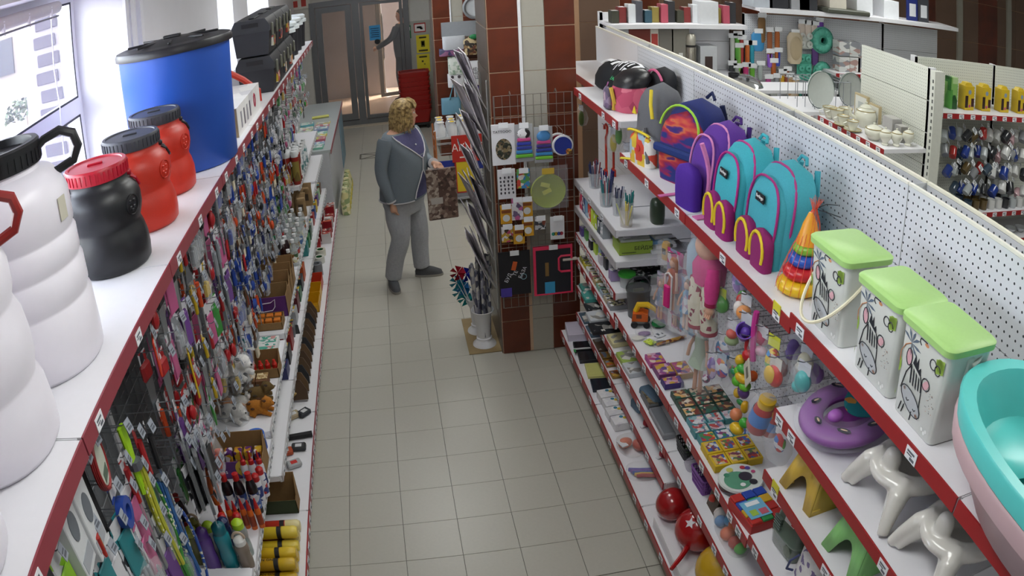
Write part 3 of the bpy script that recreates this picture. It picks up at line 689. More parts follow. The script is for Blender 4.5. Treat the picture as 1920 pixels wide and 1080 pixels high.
# navy backpack with red print
def print_navy():
    m, nt, b = newmat('navy_red_print'); L = nt.links.new; b.inputs['Roughness'].default_value = .8
    tc = nt.nodes.new('ShaderNodeTexCoord'); mp = nt.nodes.new('ShaderNodeMapping'); mp.inputs['Rotation'].default_value = (.6, 0, 0); mp.inputs['Scale'].default_value = (3, 3.5, 11)
    nz = nt.nodes.new('ShaderNodeTexNoise'); nz.inputs['Scale'].default_value = 1.7; nz.inputs['Detail'].default_value = 2
    cr = nt.nodes.new('ShaderNodeValToRGB'); e = cr.color_ramp.elements; e[0].position = .4; e[0].color = lin('#1b2a72'); e[1].position = .46; e[1].color = lin('#7b1560')
    for p_, c_ in ((.5, '#8e1c3c'), (.57, '#b8303a'), (.63, '#c8683a'), (.68, '#5a1c6a'), (.74, '#2a2470')): el = e.new(p_); el.color = lin(c_)
    L(tc.outputs['Object'], mp.inputs[0]); L(mp.outputs[0], nz.inputs['Vector']); L(nz.outputs['Fac'], cr.inputs[0]); L(cr.outputs[0], b.inputs['Base Color'])
    return m
nv = thing('backpack', 'navy backpack with fiery red print and lime piping', 'backpack', (1.375, 3.475, 1.771), .35)
soft(dome_levels(.4, .095, .155, .6, .06), 28).build('body', fabric('#1a2766'), nv, smooth=60)
soft(dome_levels(.345, .04, .142, .55, .045), 24, T3((-.075, 0, 0))).build('front_compartment', print_navy(), nv, smooth=60)
MB().rbox(-.128, -.09, -.148, .148, .135, .175, .01).build('front_band', fabric('#18306f'), nv)
MB().tube([(-.085 + .02 * sin(a), .14 * cos(a), .25 + .125 * sin(a)) for a in linspace(.1, pi - .1, 14)], .006, 6).build('lime_piping', M('#9fd23e', .6), nv)
MB().tube([(.12, -.03, .39), (.13, 0, .42), (.12, .03, .39)], .009, 6).build('top_loop', fabric('#16214f'), nv)
for s in (-1, 1): MB().tube([(.13, s * .07, .37), (.15, s * .09, .25), (.12, s * .12, .05)], .014, 6).build('strap', fabric('#121c47'), nv)
MB().box(-.105, -.1, -.05, .05, .02, .07).build('printed_badge', M('#1c8a7a', .6), nv)
# grey and yellow satchel
gb = thing('backpack', 'tall grey backpack with yellow zips and patchwork pocket', 'backpack', (1.315, 3.80, 1.771), .25)
soft(dome_levels(.42, .09, .125, .65, .03), 28).build('body', fabric('#626368'), gb, smooth=60)
pm_ = printed(('#c9c9cb', '#d8b63a', '#cf4a34', '#9fb6c4', '#e6e2da', '#8d9296'), 17, .8, 2, (1, 1, 1), False)
soft(dome_levels(.175, .035, .105, .6, .0, .95), 20, T3((-.085, .005, 0))).build('patchwork_pocket', pm_, gb, smooth=60)
MB().tube([(-.118, .1 * cos(a), .165 + .012 * sin(a)) for a in linspace(0, pi, 8)], .007, 6).build('zip', M('#e2c92e', .6), gb)
MB().tube([(-.08, -.06, .4), (-.1, -.085, .33), (-.1, -.1, .26)], .009, 6).build('zip', M('#e2c92e', .6), gb)
MB().tube([(-.1, -.03, .2), (-.105, -.05, .1), (-.12, -.09, .03)], .010, 6).build('strap', fabric('#6b6c70'), gb)
MB().prism([(-.02, 0), (.02, 0), (.0, .04)], .004, T3((-.09, .085, .25), pi / 2)).build('yellow_triangle', M('#e2c92e', .6), gb)
MB().lathe([(0, 0), (.018, 0), (.018, .003), (0, .003)], 14, T3((-.121, .0, .09), ry=-pi / 2)).build('red_spot', M('#c83438', .6), gb)
tag(MB().rbox(0, .12, -.012, .012, 0, .008, .003).build('luggage_strap', M('#e0d23a', .6), None, (1.14, 3.9, 1.772), -.5), 'short yellow strap end lying over the shelf edge', 'strap')
# pink/black drawstring bag and black bags
kb = thing('backpack', 'pink backpack with crumpled black top on the high shelf', 'backpack', (1.31, 4.30, 1.941), .2)
soft([(0, 0, 0, .085, .11, .7), (.03, 0, 0, .1, .12, .7), (.12, .005, 0, .09, .105, .75), (.145, .01, 0, .085, .095, .8)], 24).build('body', printed(('#c45a72', '#b84a66', '#cf7084', '#a33a58', '#c45a72'), 16, .8), kb, smooth=60)
soft([(.14, .01, 0, .09, .1, .8), (.18, .03, 0, .095, .105, .7), (.22, .05, .0, .07, .08, .8), (.235, .06, 0, .03, .04, 1)], 24).build('gathered_top', M('#1a1a1e', .35, noise=.2, scale=40, bump=.5), kb, smooth=60)
MB().tube([(-.1, .02, .13), (-.105, -.01, .09), (-.1, -.02, .05), (-.095, 0, .01)], .012, 6).build('yellow_trim', M('#c9a63a', .6), kb)
soft([(0, 0, 0, .02, .05, .8), (.1, 0, 0, .02, .045, .8), (.12, 0, 0, .008, .03, .9)], 16, T3((-.1, .065, .01), -.2)).build('side_pocket', printed(('#8c7a92', '#6e5a78', '#b9a2ae', '#5c5266'), 30, .8), kb, smooth=60)
rb = thing('backpack', 'round black backpack with pink edge against the panel', 'backpack', (1.50, 4.27, 1.941), .2)
soft(dome_levels(.25, .06, .105, .75, .02), 24).build('body', fabric('#232428'), rb, smooth=60)
MB().tube([(-.05, .1 * cos(a), .13 + .105 * sin(a)) for a in linspace(.2, 2.6, 10)], .008, 6).build('pink_piping', M('#c65a82', .7), rb)
MB().rbox(-.075, -.05, -.08, -.05, .06, .1, .004).build('yellow_tab', M('#e2c92e', .6), rb)
def duffel(label, loc, L_, r, rot, marks, txt=None):
    t = thing('sports_bag', label, 'bag', loc, rot)
    lv = []
    for i in range(11):
        a = i / 10; w = max(.12, sin(pi * (a * .82 + .09)) ** .55)
        lv.append((a * L_ - L_ / 2, 0, 0, r * w, r * .72 * w, .8))
    soft(lv, 24, T3((0, 0, r * .7), pi / 2 - pi / 2, pi / 2 if False else 0, pi / 2)).build('body', fabric('#131419', .2), t, smooth=60)
    return t
# the two big bags lie along the shelf, tops decorated with white block lettering
def bigbag(label, cx, cy, z, w, d, h, rot, seed, letters):
    t = thing('sports_bag', label, 'bag', (cx, cy, z), rot)
    lv = [(0, 0, 0, d * .85, w * .88, .7), (.02, 0, 0, d, w, .7), (h * .45, .0, 0, d * .98, w * .98, .75), (h * .72, 0, 0, d * .8, w * .85, .8), (h * .92, 0, 0, d * .5, w * .6, .85), (h, 0, 0, d * .2, w * .25, 1)]
    soft(lv, 28).build('body', fabric('#14161b', .25), t, smooth=60)
    rnd = random.Random(seed); wm = M('#e9eaee', .7)
    mb = MB()
    def top(u, v):   # u across y, v around from front (-x) over the top
        a = v * pi * .9 + .12
        e = abs(u) ** 3
        return Vector((-cos(a) * d * (1.01 - .22 * e), u * w, h * .25 + sin(a) * h * .78 * (1 - .25 * e) + .004))
    for (u0, u1, v0, v1) in letters:
        mb.grid(lambda i, j: top(u0 + (u1 - u0) * i, v0 + (v1 - v0) * j), 4, 5)
    mb.build('block_print', wm, t, smooth=60)
    MB().tube([top(-.95, .02), top(-1.02, .05) + Vector((-.03, -.02, -.03)), top(-.9, .0) + Vector((-.02, 0, -.05))], .004, 5).build('pink_cord', M('#b0609a', .7), t)
    return t
LT = [(-.75, -.62, .25, .62), (-.75, -.3, .55, .62), (-.75, -.3, .25, .32), (-.2, -.1, .25, .62), (-.2, .25, .55, .62), (.15, .25, .3, .6), (.0, .2, .4, .46), (.36, .46, .22, .6), (.36, .75, .42, .5), (.65, .75, .28, .62), (-.5, .6, .7, .76), (-.7, -.2, .82, .88), (.1, .7, .82, .88), (-.45, -.35, .36, .5)]
g1 = bigbag('black sports bag with bold white block print, front of the pair', 1.43, 4.62, 1.941, .155, .13, .215, .12, 1, LT)
g2 = bigbag('black sports bag mostly hidden behind the block-print bag by the pillar', 1.42, 4.95 - .01, 1.941, .135, .125, .18, .1, 2, [(-.6, -.4, .35, .6), (-.2, .5, .4, .5), (-.3, .6, .62, .7), (.4, .6, .3, .4)])
text('EAAS', .04, M('#4fd18a', .6), g1, (-.118, .0, .125), (pi / 2 - .7, 0, -pi / 2))
# ring pyramid in a net
py = thing('ring_pyramid', 'stacking ring pyramid of coloured rings wrapped in an orange net', 'toy', (1.305, 2.215, 1.771))
zz = 0
for r, hh, c in ((.083, .052, '#e3b81e'), (.07, .047, '#c4232b'), (.06, .042, '#2c55b4'), (.05, .036, '#84b63a')):
    MB().lathe([(.012, zz), (r * .75, zz), (r, zz + hh * .3), (r, zz + hh * .62), (r * .8, zz + hh), (.012, zz + hh)], 28, T3((zz * .12, 0, 0))).build('ring', M(c, .3), py, smooth=60); zz += hh
MB().lathe([(.045, zz), (.026, zz + .07), (.008, zz + .11)], 20, T3((zz * .12, 0, 0))).build('cone', M('#e39a22', .4), py, smooth=60)
ntm = M('#cf4a24', .6)
nt_ = MB()
for k in range(18):
    a = 2 * pi * k / 18
    nt_.tube([(cos(a) * r + z * .12, sin(a) * r, z) for r, z in ((.087, .012), (.087, .035), (.075, .09), (.064, .13), (.054, .165), (.047, .18), (.028, .25), (.008, .298), (.014 + .006 * (k % 3), .325 + .004 * (k % 5)))], .0011, 3)
nt_.build('net', ntm, py)
MB().tube([(.04, 0, .3), (.07, -.02, .32), (.1, -.05, .325)], .0016, 4).tube([(.04, 0, .298), (.08, -.03, .29), (.11, -.06, .285)], .0016, 4).build('cable_tie', M('#26262a', .5), py)
# zebra bins
frost = M('#d7dad4', .35, noise=.02, sss=.15); lime_lid = M('#a6d07e', .45, noise=.04, scale=90)
inkd, ink2, pinkm, greym, leafm, palm, skin_ = M('#20242c', .6), M('#4c525c', .6), M('#d8a8b0', .6), M('#b4b8bb', .6), M('#93b04a', .6), M('#5d6b7d', .6), M('#c98b62', .6)
def rrect(w, d, r, n=5):
    P = []
    for sx, sy, a0 in ((1, 1, 0), (-1, 1, pi / 2), (-1, -1, pi), (1, -1, 3 * pi / 2)):
        P += [(sx * (w - r) + r * cos(a0 + pi / 2 * k / n), sy * (d - r) + r * sin(a0 + pi / 2 * k / n)) for k in range(n + 1)]
    return P
def loft(sections, mb=None, T=None, cap0=True, cap1=True):
    mb = mb or MB(); n = len(sections[0][1]); V, Fc = [], []
    for z, P in sections: V += [(x, y, z) for x, y in P]
    for i in range(len(sections) - 1):
        for k in range(n): k2 = (k + 1) % n; Fc.append((i * n + k, i * n + k2, (i + 1) * n + k2, (i + 1) * n + k))
    if cap0: Fc.append(tuple(range(n))[::-1])
    if cap1: Fc.append(tuple(range((len(sections) - 1) * n, len(sections) * n)))
    return mb.add(V, Fc, T)
ME_BIN = loft([(0, rrect(.062, .098, .02)), (.005, rrect(.066, .101, .02)), (.262, rrect(.084, .111, .024)), (.266, rrect(.09, .116, .026)), (.272, rrect(.09, .116, .026))]).mesh(frost, 40)
ME_LID = loft([(.266, rrect(.094, .12, .03)), (.283, rrect(.095, .121, .03)), (.289, rrect(.088, .114, .026))]).mesh(lime_lid, 40)
def zebra_mesh():
    mb = MB()
    def P(s, t, o=.0009):
        s = max(-.49, min(.49, s * 1.22 - .04)); t = max(.02, min(.98, t * 1.06 - .02))
        return (-(.0665 + .0175 * t) - o, -s * .2, .005 + t * .255)
    def poly(pts, m, o=.0009):
        mb.mat(m); n = len(pts); mb.add([P(s, t, o) for s, t in pts], [tuple(range(n))[::-1]])
    def ell(cs, ct, rs, rt, m, o=.0009, n=14, rot=0):
        pts = []
        for k in range(n):
            a = 2 * pi * k / n; x, y = rs * cos(a), rt * sin(a)
            pts.append((cs + x * cos(rot) - y * sin(rot), ct + x * sin(rot) + y * cos(rot)))
        poly(pts, m, o)
    def line(pts, m=0, w=.0016):
        mb.mat(m); mb.tube([P(s, t, .0012) for s, t in pts], w, 4)
    # muzzle, face, ears
    line([(-.28, .3), (-.22, .5), (-.13, .62)], 0); line([(.12, .26), (.11, .45), (.06, .58)], 0)
    ell(-.05, .25, .22, .1, 3, rot=-.35); line([(-.05 + .22 * cos(a) * cos(-.35) - .1 * sin(a) * sin(-.35), .25 + .22 * cos(a) * sin(-.35) + .1 * sin(a) * cos(-.35)) for a in linspace(0, 2 * pi, 18)], 0)
    ell(-.2, .67, .05, .085, 2, rot=.2); ell(.17, .54, .04, .075, 2, rot=-.8)
    line([(-.2 + .055 * cos(a), .67 + .09 * sin(a)) for a in linspace(0, 2 * pi, 12)], 0); line([(.17 + .075 * cos(a), .55 + .06 * sin(a)) for a in linspace(0, 2 * pi, 12)], 0)
    for k in range(5):
        c = -.15 + .055 * k; poly([(c, .62 - .02 * k), (c + .03, .6 - .02 * k), (c + .045, .4 + .015 * abs(k - 2)), (c + .02, .42)], 0)
    poly([(-.12, .64), (-.08, .75), (-.05, .67), (-.02, .74), (.0, .62), (.04, .66), (.06, .57), (-.02, .6)], 0)
    line([(-.14, .25), (-.11, .23), (-.08, .25)], 0); line([(.02, .2), (.05, .19), (.07, .21)], 0); ell(-.2, .33, .03, .02, 6); ell(.1, .16, .03, .02, 6)
    for s in (-.22, -.16, .0): line([(s, .16), (s - .03 + .02 * (s > -.1), .06)], 0, .002); 
    # palm fan, leaves, toucan head, dots
    for a in (1.9, 1.3, .7, -.2, -.9, -1.5, 2.6): poly([(-.2, .82), (-.2 + .12 * cos(a) - .02 * sin(a), .82 + .09 * sin(a) + .015 * cos(a)), (-.2 + .2 * cos(a), .82 + .13 * sin(a)), (-.2 + .12 * cos(a) + .02 * sin(a), .82 + .09 * sin(a) - .015 * cos(a))], 5)
    line([(-.21, .81), (-.3, .76), (-.38, .66), (-.4, .55)], 6, .0016)
    ell(-.38, .52, .05, .09, 4); ell(-.42, .2, .06, .07, 4); ell(.36, .84, .07, .07, 4, rot=.5); poly([(.28, .88), (.44, .92), (.43, .78), (.3, .74)], 4)
    line([(.02 + .07 * cos(a), .92 + .045 * sin(a)) for a in linspace(.5, 4.2, 10)], 0); ell(.08, .92, .04, .018, 6)
    line([(.24 + .06 * cos(a), .8 + .05 * sin(a)) for a in linspace(0, 5.5, 14)], 0); line([(.33 + .05 * cos(a), .78 + .05 * sin(a)) for a in linspace(0, 6, 14)], 0)
    rnd = random.Random(3)
    for k in range(26): s, t = rnd.uniform(.2, .38), rnd.uniform(.3, .52); ell(s, t, .006, .005, 0 if k % 3 else 6, n=5)
    for s, t in ((.25, .1), (.3, .08), (.33, .11)): ell(s, t, .02, .02, 7)
    return mb.mesh([inkd, ink2, pinkm, greym, leafm, palm, skin_, M('#e6e8e4', .5)], 0)
ME_ZEB = zebra_mesh()
blab = ['zebra-print white bin with green lid and its cream handle swung down', 'zebra-print white bin with green lid, middle of the three', 'zebra-print white bin with green lid standing next to the baby bath']
for k, y in enumerate((1.85, 1.558, 1.322)):
    t = thing('lidded_bin', blab[k], 'bin', (1.268, y, 1.807), group='zebra bins with green lids')
    bd_ = link('body', ME_BIN, t); link('zebra_print', ME_ZEB, bd_); link('lid', ME_LID, t)
    for s in (-1, 1): MB().rbox(-.012, .012, -.012 if s > 0 else -.002, .002 if s > 0 else .012, -.03, .03, .004).build('handle_pivot', frost, t, (.0, s * .113, .225))
    if k == 0: MB().tube([(-.005 - .14 * sin(a), .118 * cos(a), .225 - .165 * sin(a)) for a in linspace(0, pi, 22)], .0055, 6).build('swing_handle', M('#e6dfc2', .4), t)
    else: MB().tube([(.005 + .09 * sin(a), .118 * cos(a), .235 + .03 * sin(a)) for a in linspace(0, pi, 16)], .0055, 6).build('swing_handle', frost, t)
# baby baths, aqua nested in pink
def bath(name, label, z, rx, ry, h, col, rim, inner=True, sc=(.62, .68, .93, .9, .87, .8, .7, .6)):
    t = thing(name, label, 'baby bath', (1.325, .70, z))
    def ring(s, e=.9): return [(rx * s * sgnp(cos(2 * pi * k / 48), e), ry * s * sgnp(sin(2 * pi * k / 48), e)) for k in range(48)]
    sec = [(0, ring(sc[0])), (.012, ring(sc[1])), (h - rim, ring(sc[2])), (h - rim, ring(1.0)), (h - .008, ring(1.015)), (h, ring(1.0))]
    m = MB(); loft(sec, m, cap1=False)
    loft([(h, ring(1.0)), (h, ring(sc[3])), (h - .02, ring(sc[4])), (h * .55, ring(sc[5])), (h * .2, ring(sc[6])), (.02, ring(sc[7]))], m, cap0=False)
    b_ = m.build('tub', col, t, smooth=50)
    return t
aqua = M('#5cc9c4', .3, noise=.03); pinkp = M('#bfa2a6', .4, noise=.03)
bath('baby_bath', 'dusty pink baby bath under the aqua one', 1.807, .262, .5, .184, pinkp, .05, True, (.66, .73, .955, .965, .955, .87, .76, .7))
ab = bath('baby_bath', 'aqua turquoise baby bath nested on top of a pink one', 1.848, .262, .50, .2, aqua, .055)
soft([(0, 0, 0, .15, .12, .8), (.015, 0, .01, .145, .115, .8), (.022, 0, .02, .12, .09, .9)], 24, T3((0, .3, .075))).build('seat_step', aqua, ab, smooth=60)
MB().tube([(.12, .26, .12), (.06, .21, .1), (.0, .17, .085), (-.015, .16, .05)], .016, 8).build('support_post', aqua, ab)
def carton(name, label, cat, x, y, z, dx, dy, dz, body, panel=None, rot=0, group=None, inset=.88, front=None):
    """printed box standing/lying at x,y,z (base centre)"""
    o = tag(MB().rbox(-dx / 2, dx / 2, -dy / 2, dy / 2, 0, dz, .0015).build(name, body, None, (x, y, z + .0008), rot), label, cat, group)
    if panel: MB().box(-dx / 2 * inset, dx / 2 * inset, -dy / 2 * inset, dy / 2 * inset, dz, dz + .0008).build('printed_panel', panel, o)
    if front: MB().box(-dx / 2 - .0008, -dx / 2, -dy / 2 * inset, dy / 2 * inset, dz * .1, dz * .9).build('front_panel', front, o)
    return o
# ---- child stools
def stool(label, loc, col, rot=0, w=.12, d=.095, h=.15):
    w, d, h = w * 1.2, d * 1.15, h * 1.1
    t = thing('step_stool', label, 'stool', loc, rot, 'small step stools'); m = M(col, .45, noise=.04)
    mb = MB(); tp = .66
    def side(hw, hd, ax):
        # trapezoid with an arch cut out, as a strip of quads; ax=0 -> side facing x, 1 -> facing y
        n = 14
        for s in (-1, 1):
            V = []
            for i in range(n + 1):
                u = -1 + 2 * i / n
                arch = 0 if ax else h * (.0 if abs(u) > .52 else .55 * math.sqrt(max(0, 1 - (u / .52) ** 2)))
                for z in (arch, h):
                    k = 1 - (1 - tp) * z / h; a, b_ = u * hw * k, s * hd * k
                    V.append((b_, a, z) if ax == 0 else (a, b_, z))
            mb.add(V, [(2 * i, 2 * i + 2, 2 * i + 3, 2 * i + 1) for i in range(n)])
    side(d, w, 0); side(w, d, 1)
    loft([(h - .002, rrect(w * tp + .004, d * tp + .004, .012)), (h + .01, rrect(w * tp + .004, d * tp + .004, .012)), (h + .014, rrect(w * tp - .004, d * tp - .004, .01))], mb)
    o = mb.build('body', m, t, smooth=50); md = o.modifiers.new('shell', 'SOLIDIFY'); md.thickness = .005; md.offset = -1
    for s1 in (-1, 1):
        for s2 in (-1, 1): MB().rbox(-.02, .02, -.016, .016, 0, .022, .004, T3((s1 * (w - .024), s2 * (d - .018), 0))).build('foot_band', m, t)
    return t
stool('yellow plastic step stool with arched sides', (1.335, 1.83, 1.181), '#d6b24c', .1)
stool('light green plastic step stool with arched sides', (1.34, 1.475, 1.181), '#8fce7d', .1)
def potty(label, loc, rot=0):
    t = thing('child_potty_chair', label, 'potty chair', loc, rot, 'white potty chairs'); m = M('#d3d0c8', .2, noise=.02, coat=.4)
    b = MB()
    b.lathe([(.074, .128), (.08, .112), (.105, .1), (.13, .108), (.137, .125), (.125, .142), (.1, .15), (.082, .146), (.074, .128)], 32, None, 1.12, 1.05, False)
    b.lathe([(0, .062), (.06, .064), (.08, .085), (.09, .12), (.1, .13), (.1, .118), (.094, .078), (.07, .054), (0, .05)], 28, None, 1.1, 1.05, False)
    b.ball((-.098, 0, .165), (.026, .036, .045), 14, 10)
    for sx in (-1, 1):
        for sy in (-1, 1):
            L_ = [(sx * .07, sy * .075, .128), (sx * .11, sy * .1, .1), (sx * .138, sy * .125, .05), (sx * .155, sy * .142, .006)]
            b.tube(L_, [.034, .033, .024, .019], 10); b.tube([(p[0] * .93, p[1] * 1.0 - sy * .028, p[2]) for p in L_], [.03, .028, .018, .012], 10)
    for sy in (-1, 1): b.tube([(.09, sy * .085, .13), (.1, sy * .09, .165), (.102, sy * .09, .185)], [.024, .016, .012], 10)
    b.tube([(-.1, -.09, .118), (-.125, 0, .108), (-.1, .09, .118)], .018, 8); b.tube([(.1, -.09, .118), (.125, 0, .108), (.1, .09, .118)], .018, 8)
    o = b.build('shell', m, t, smooth=80); md = o.modifiers.new('union', 'REMESH'); md.mode = 'VOXEL'; md.voxel_size = .0055; md.use_smooth_shade = True
    sm = o.modifiers.new('soften', 'SMOOTH'); sm.iterations = 8; sm.factor = .5
    MB().ball((-.088, 0, .128), (.022, .028, .014), 12, 8).build('guard_lip', M('#dedbd3', .2, coat=.4), t)
    t.scale = (1.08, 1.0, 1.0)
    return t
potty('white potty chair with splash guard beside the purple ring seat', (1.365, 1.42, 1.447), -.05)
potty('white potty chair with splash guard at the shelf end by the baby bath', (1.365, 1.10, 1.447), -.05)
# ---- wrapped purple toilet seat ring on its base
ps_ = thing('child_toilet_seat', 'purple padded toilet seat ring with penguin prints in clear wrap', 'toilet seat', (1.335, 1.80, 1.447), .25)
lil = M('#8c4f9c', .45)
MB().lathe([(.0, 0), (.09, 0), (.1, .01), (.075, .05), (.06, .05)], 24, None, 1.25, 1).build('base', M('#8a3f93', .4), ps_)
prof = [(.082 + .0, .075), (.085, .062), (.12, .055), (.155, .06), (.163, .075), (.155, .09), (.12, .098), (.09, .092), (.082, .075)]
ring_ = MB().lathe(prof, 48, T3((0, 0, .0), ry=-.12), 1.12, .98, False).build('padded_ring', lil, ps_, smooth=70)
MB().ball((-.085, -.01, .1), (.03, .025, .02), 12, 8).build('splash_guard', M('#a45fb4', .35), ps_)
for k in range(7):
    a = .4 + k * .86; T = T3((.138 * cos(a) * 1.0, .12 * sin(a), .101 + .0168 * cos(a)), a + 1.2, 0, -.12)
    b_ = MB(); b_.mat(0).lathe([(.02, 0), (.021, .002), (0, .004)], 8, T, 1.3, .6).mat(1).lathe([(.01, .0035), (0, .005)], 8, T, 1.5, .4)
    b_.build('penguin_print', [M('#211c34', .6), M('#e0c3a0', .6)], ring_)
MB().lathe([(0, 0), (.105, 0), (.107, .004), (0, .006)], 30, T3((.07, -.03, .125), 0, .1, -.15), 1.1, .75).build('teal_insert', printed(('#1f7f88', '#1f7f88', '#1c7580', '#2a8c92', '#c98a3a', '#1f7f88', '#1f7f88'), 40, .5), ps_)
MB().lathe([(0, 0), (.035, 0), (0, .003)], 20, T3((.1, -.055, .137), 0, .1, -.15), 1.2, .8).build('insert_label', M('#bfb4d6', .6), ps_)
MB().lathe([(.06, .055), (.13, .045), (.175, .06), (.178, .078), (.165, .1), (.12, .106), (.07, .1)], 40, T3((0, 0, 0), ry=-.12), 1.12, 1, False).build('clear_wrap', film('#e8ecef', .03, .1), ps_)
# ---- grey bin, white dotted bag
gb_ = thing('waste_bin', 'grey-green ribbed plastic bin with white sticker', 'bin', (1.30, 1.885, .856), .1)
loft([(0, rrect(.075, .085, .03)), (.01, rrect(.08, .09, .035)), (.08, rrect(.088, .098, .04)), (.085, rrect(.083, .093, .038)), (.16, rrect(.075, .085, .035)), (.22, rrect(.055, .06, .028)), (.245, rrect(.035, .04, .02))]).build('body', M('#5c6a5e', .22, noise=.05, coat=.4), gb_, smooth=50)
for k in range(5): MB().rbox(-.092, -.078, .02, .07, .1 + .012 * k, .105 + .012 * k, .002).build('rib', M('#55635a', .3), gb_)
st = MB().box(-.0015, 0, -.03, .03, -.014, .014).build('sticker', M('#d9d6d6', .6), gb_, (-.078, -.02, .175), (0, .15, .1)); MB().box(-.003, -.0015, -.028, -.012, -.01, .01).build('red_mark', M('#b03040', .6), st)
MB().lathe([(.02, 0), (.026, .004), (0, .006)], 12, T3((-.086, -.055, .055), ry=-pi / 2)).build('emblem', M('#6c786a', .4), gb_)
db = thing('gift_bag', 'white patterned bag with dotted edge beside the grey bin', 'bag', (1.28, 1.68, .856))
soft([(0, 0, 0, .06, .08, .6), (.02, 0, 0, .065, .085, .6), (.15, 0, 0, .055, .08, .7), (.2, 0, 0, .02, .07, .8)], 20).build('body', printed(('#e4e2e0', '#e8e6e4', '#dedcda', '#e2e0de', '#7c6f96', '#e6e4e2'), 60, .6), db, smooth=60)
MB().tube([(-.06, .07, .02), (-.09, .07, .04), (-.09, .06, .09), (-.06, .05, .12)], .005, 6).build('navy_cord', M('#3b4570', .6), db)
# ---- board games on the toy shelf (z .819)
Z1 = .82
gameA = printed(('#6e4a3c', '#c8b49a', '#2f6a5a', '#d9cfc0', '#7a3b34', '#4a5a48', '#d6a66a', '#3a3440'), 48, .35)
gameB = printed(('#cfc6cf', '#b64a4a', '#8fb0b8', '#d8d0c4', '#5a8a96', '#c7a0a8', '#7f6a92', '#d9dade'), 52, .35, 3)
gameC = printed(('#c8453a', '#3a62a8', '#d8b23a', '#cfd2d6', '#47895a', '#8a3f74'), 48, .35, 5)
dgreen, dteal, dyel = M('#2c4a3e', .5), M('#4a8a90', .5), M('#cfae22', .5)
place = ('next to the fairy-tale boxes', 'in the middle of the game row', 'towards the pegboard')
for i in range(3):
    for j in range(3): carton('domino_game_box', 'dark green domino box, %s row, %s' % (('far', 'second', 'third')[i], ('at the shelf edge', 'middle', 'by the hanging toys')[j]), 'game', 1.215 + .087 * j, 3.055 - .078 * i, Z1, .083, .074, .03, dgreen, gameA, group='dark green domino boxes')
for j in range(3): carton('lotto_game_box', 'pale lilac lotto box beside the green dominoes, %s' % ('at the shelf edge', 'middle one', 'inner one')[j], 'game', 1.215 + .085 * j, 2.825, Z1, .08, .072, .03, dteal, gameB, group='pale lotto boxes')
for i in range(2):
    for j in range(3):
        if i == 0 and j == 2: continue
        carton('lotto_game_box', 'teal lotto box with %s picture, %s' % (('pale', 'red and yellow')[i], ('at the shelf edge', 'middle one', 'inner one')[j]), 'game', 1.205 + .08 * j + .008 * i, 2.752 - .07 * i, Z1, .075, .066, .034, dteal, gameB if i == 0 else gameC, group='pale lotto boxes')
for i in range(2):
    for j in range(3): carton('card_game_box', 'yellow framed card game box, %s row, %s' % (('far', 'front')[i], ('at the shelf edge', 'middle', 'inner')[j]), 'game', 1.205 + .078 * j, 2.6 - .095 * i, Z1, .074, .09, .036, dyel, printed(('#3f5fa8', '#b8453c', '#d0b070', '#5f7a4a', '#c9cdd4', '#7a3f5a'), 60, .35, 9), group='yellow card games', inset=.74)
# fairy-tale boxes in the next bay
pk = printed(('#8a4f8c', '#c7a0b8', '#b96a74', '#d9c8b4', '#5f4a86', '#c9a23e', '#a84a86'), 40, .4, 4)
for k, (x, y, dx, dy, lab) in enumerate(((1.20, 3.415, .085, .1, 'small pink fairy puzzle box'), (1.21, 3.30, .09, .11, 'purple princess puzzle box at the shelf edge'), (1.30, 3.285, .085, .13, 'gold and purple princess puzzle box'), (1.215, 3.185, .1, .07, 'dark purple fairy puzzle box'))):
    carton('puzzle_box', lab, 'puzzle', x, y, Z1, dx, dy, .03, M(('#b4508e', '#7a3f74', '#a07838', '#3f2f74')[k], .5), pk, group='fairy puzzle boxes')
# round tin and block set
tn = thing('round_game_tin', 'round shallow game tin with green and white picture lid', 'tin', (1.245, 2.355, Z1))
MB().lathe([(0, 0), (.092, 0), (.096, .006), (.096, .03)], 36).build('base', M('#2b2530', .25, coat=.5), tn, smooth=40)
ld = MB().lathe([(.097, .028), (.099, .03), (.096, .04), (0, .041)], 36).build('lid', M('#d5dad6', .3), tn, smooth=40)
MB().lathe([(.0, .0415), (.06, .0415), (.06, .042), (0, .042)], 24, T3((-.02, -.015, 0))).build('green_print', M('#5d9a7c', .4), ld)
for k, (dx, dy, r, c) in enumerate(((.02, .0, .03, '#3a3440'), (.04, -.045, .018, '#2c2a34'), (.05, .05, .012, '#5a4aa0'), (-.03, .06, .015, '#c8c86a'), (.03, .06, .012, '#b83a4a'), (-.055, .03, .013, '#3f8a6a'), (.065, .02, .01, '#b84a7a'), (-.01, -.05, .012, '#e6e6e6'))): MB().lathe([(0, .043), (r, .043), (r, .0435), (0, .0435)], 16, T3((dx, dy, 0))).build('picture_spot', M(c, .4), ld)
bk = carton('building_block_set', 'box of red, blue, green and yellow building blocks in film', 'toy', 1.235, 2.15, Z1, .16, .2, .045, M('#b32a2a', .4), None, .12)
bc = ['#b8302a', '#2c4aa8', '#d0a628', '#2f8a4a', '#2c4aa8', '#d0a628', '#b8302a', '#2f8a4a']
for i in range(3):
    for j in range(4): MB().rbox(-.024, .024, -.023, .023, 0, .012, .002).build('block', M(bc[(i * 3 + j * 2) % 8], .4), bk, (-.053 + .053 * i, -.075 + .05 * j, .045))
crd = MB().box(-.05, .05, -.055, .055, 0, .002).build('insert_card', M('#6fb0cf', .5), bk, (-.02, -.02, .058)); MB().box(-.03, .03, .02, .045, .002, .003).build('print', M('#e8ecef', .5), crd); MB().box(-.035, -.005, -.04, -.005, .002, .003).build('print', M('#9fc04a', .5), crd); MB().box(.005, .04, -.045, -.01, .002, .003).build('print', M('#c05a6a', .5), crd)
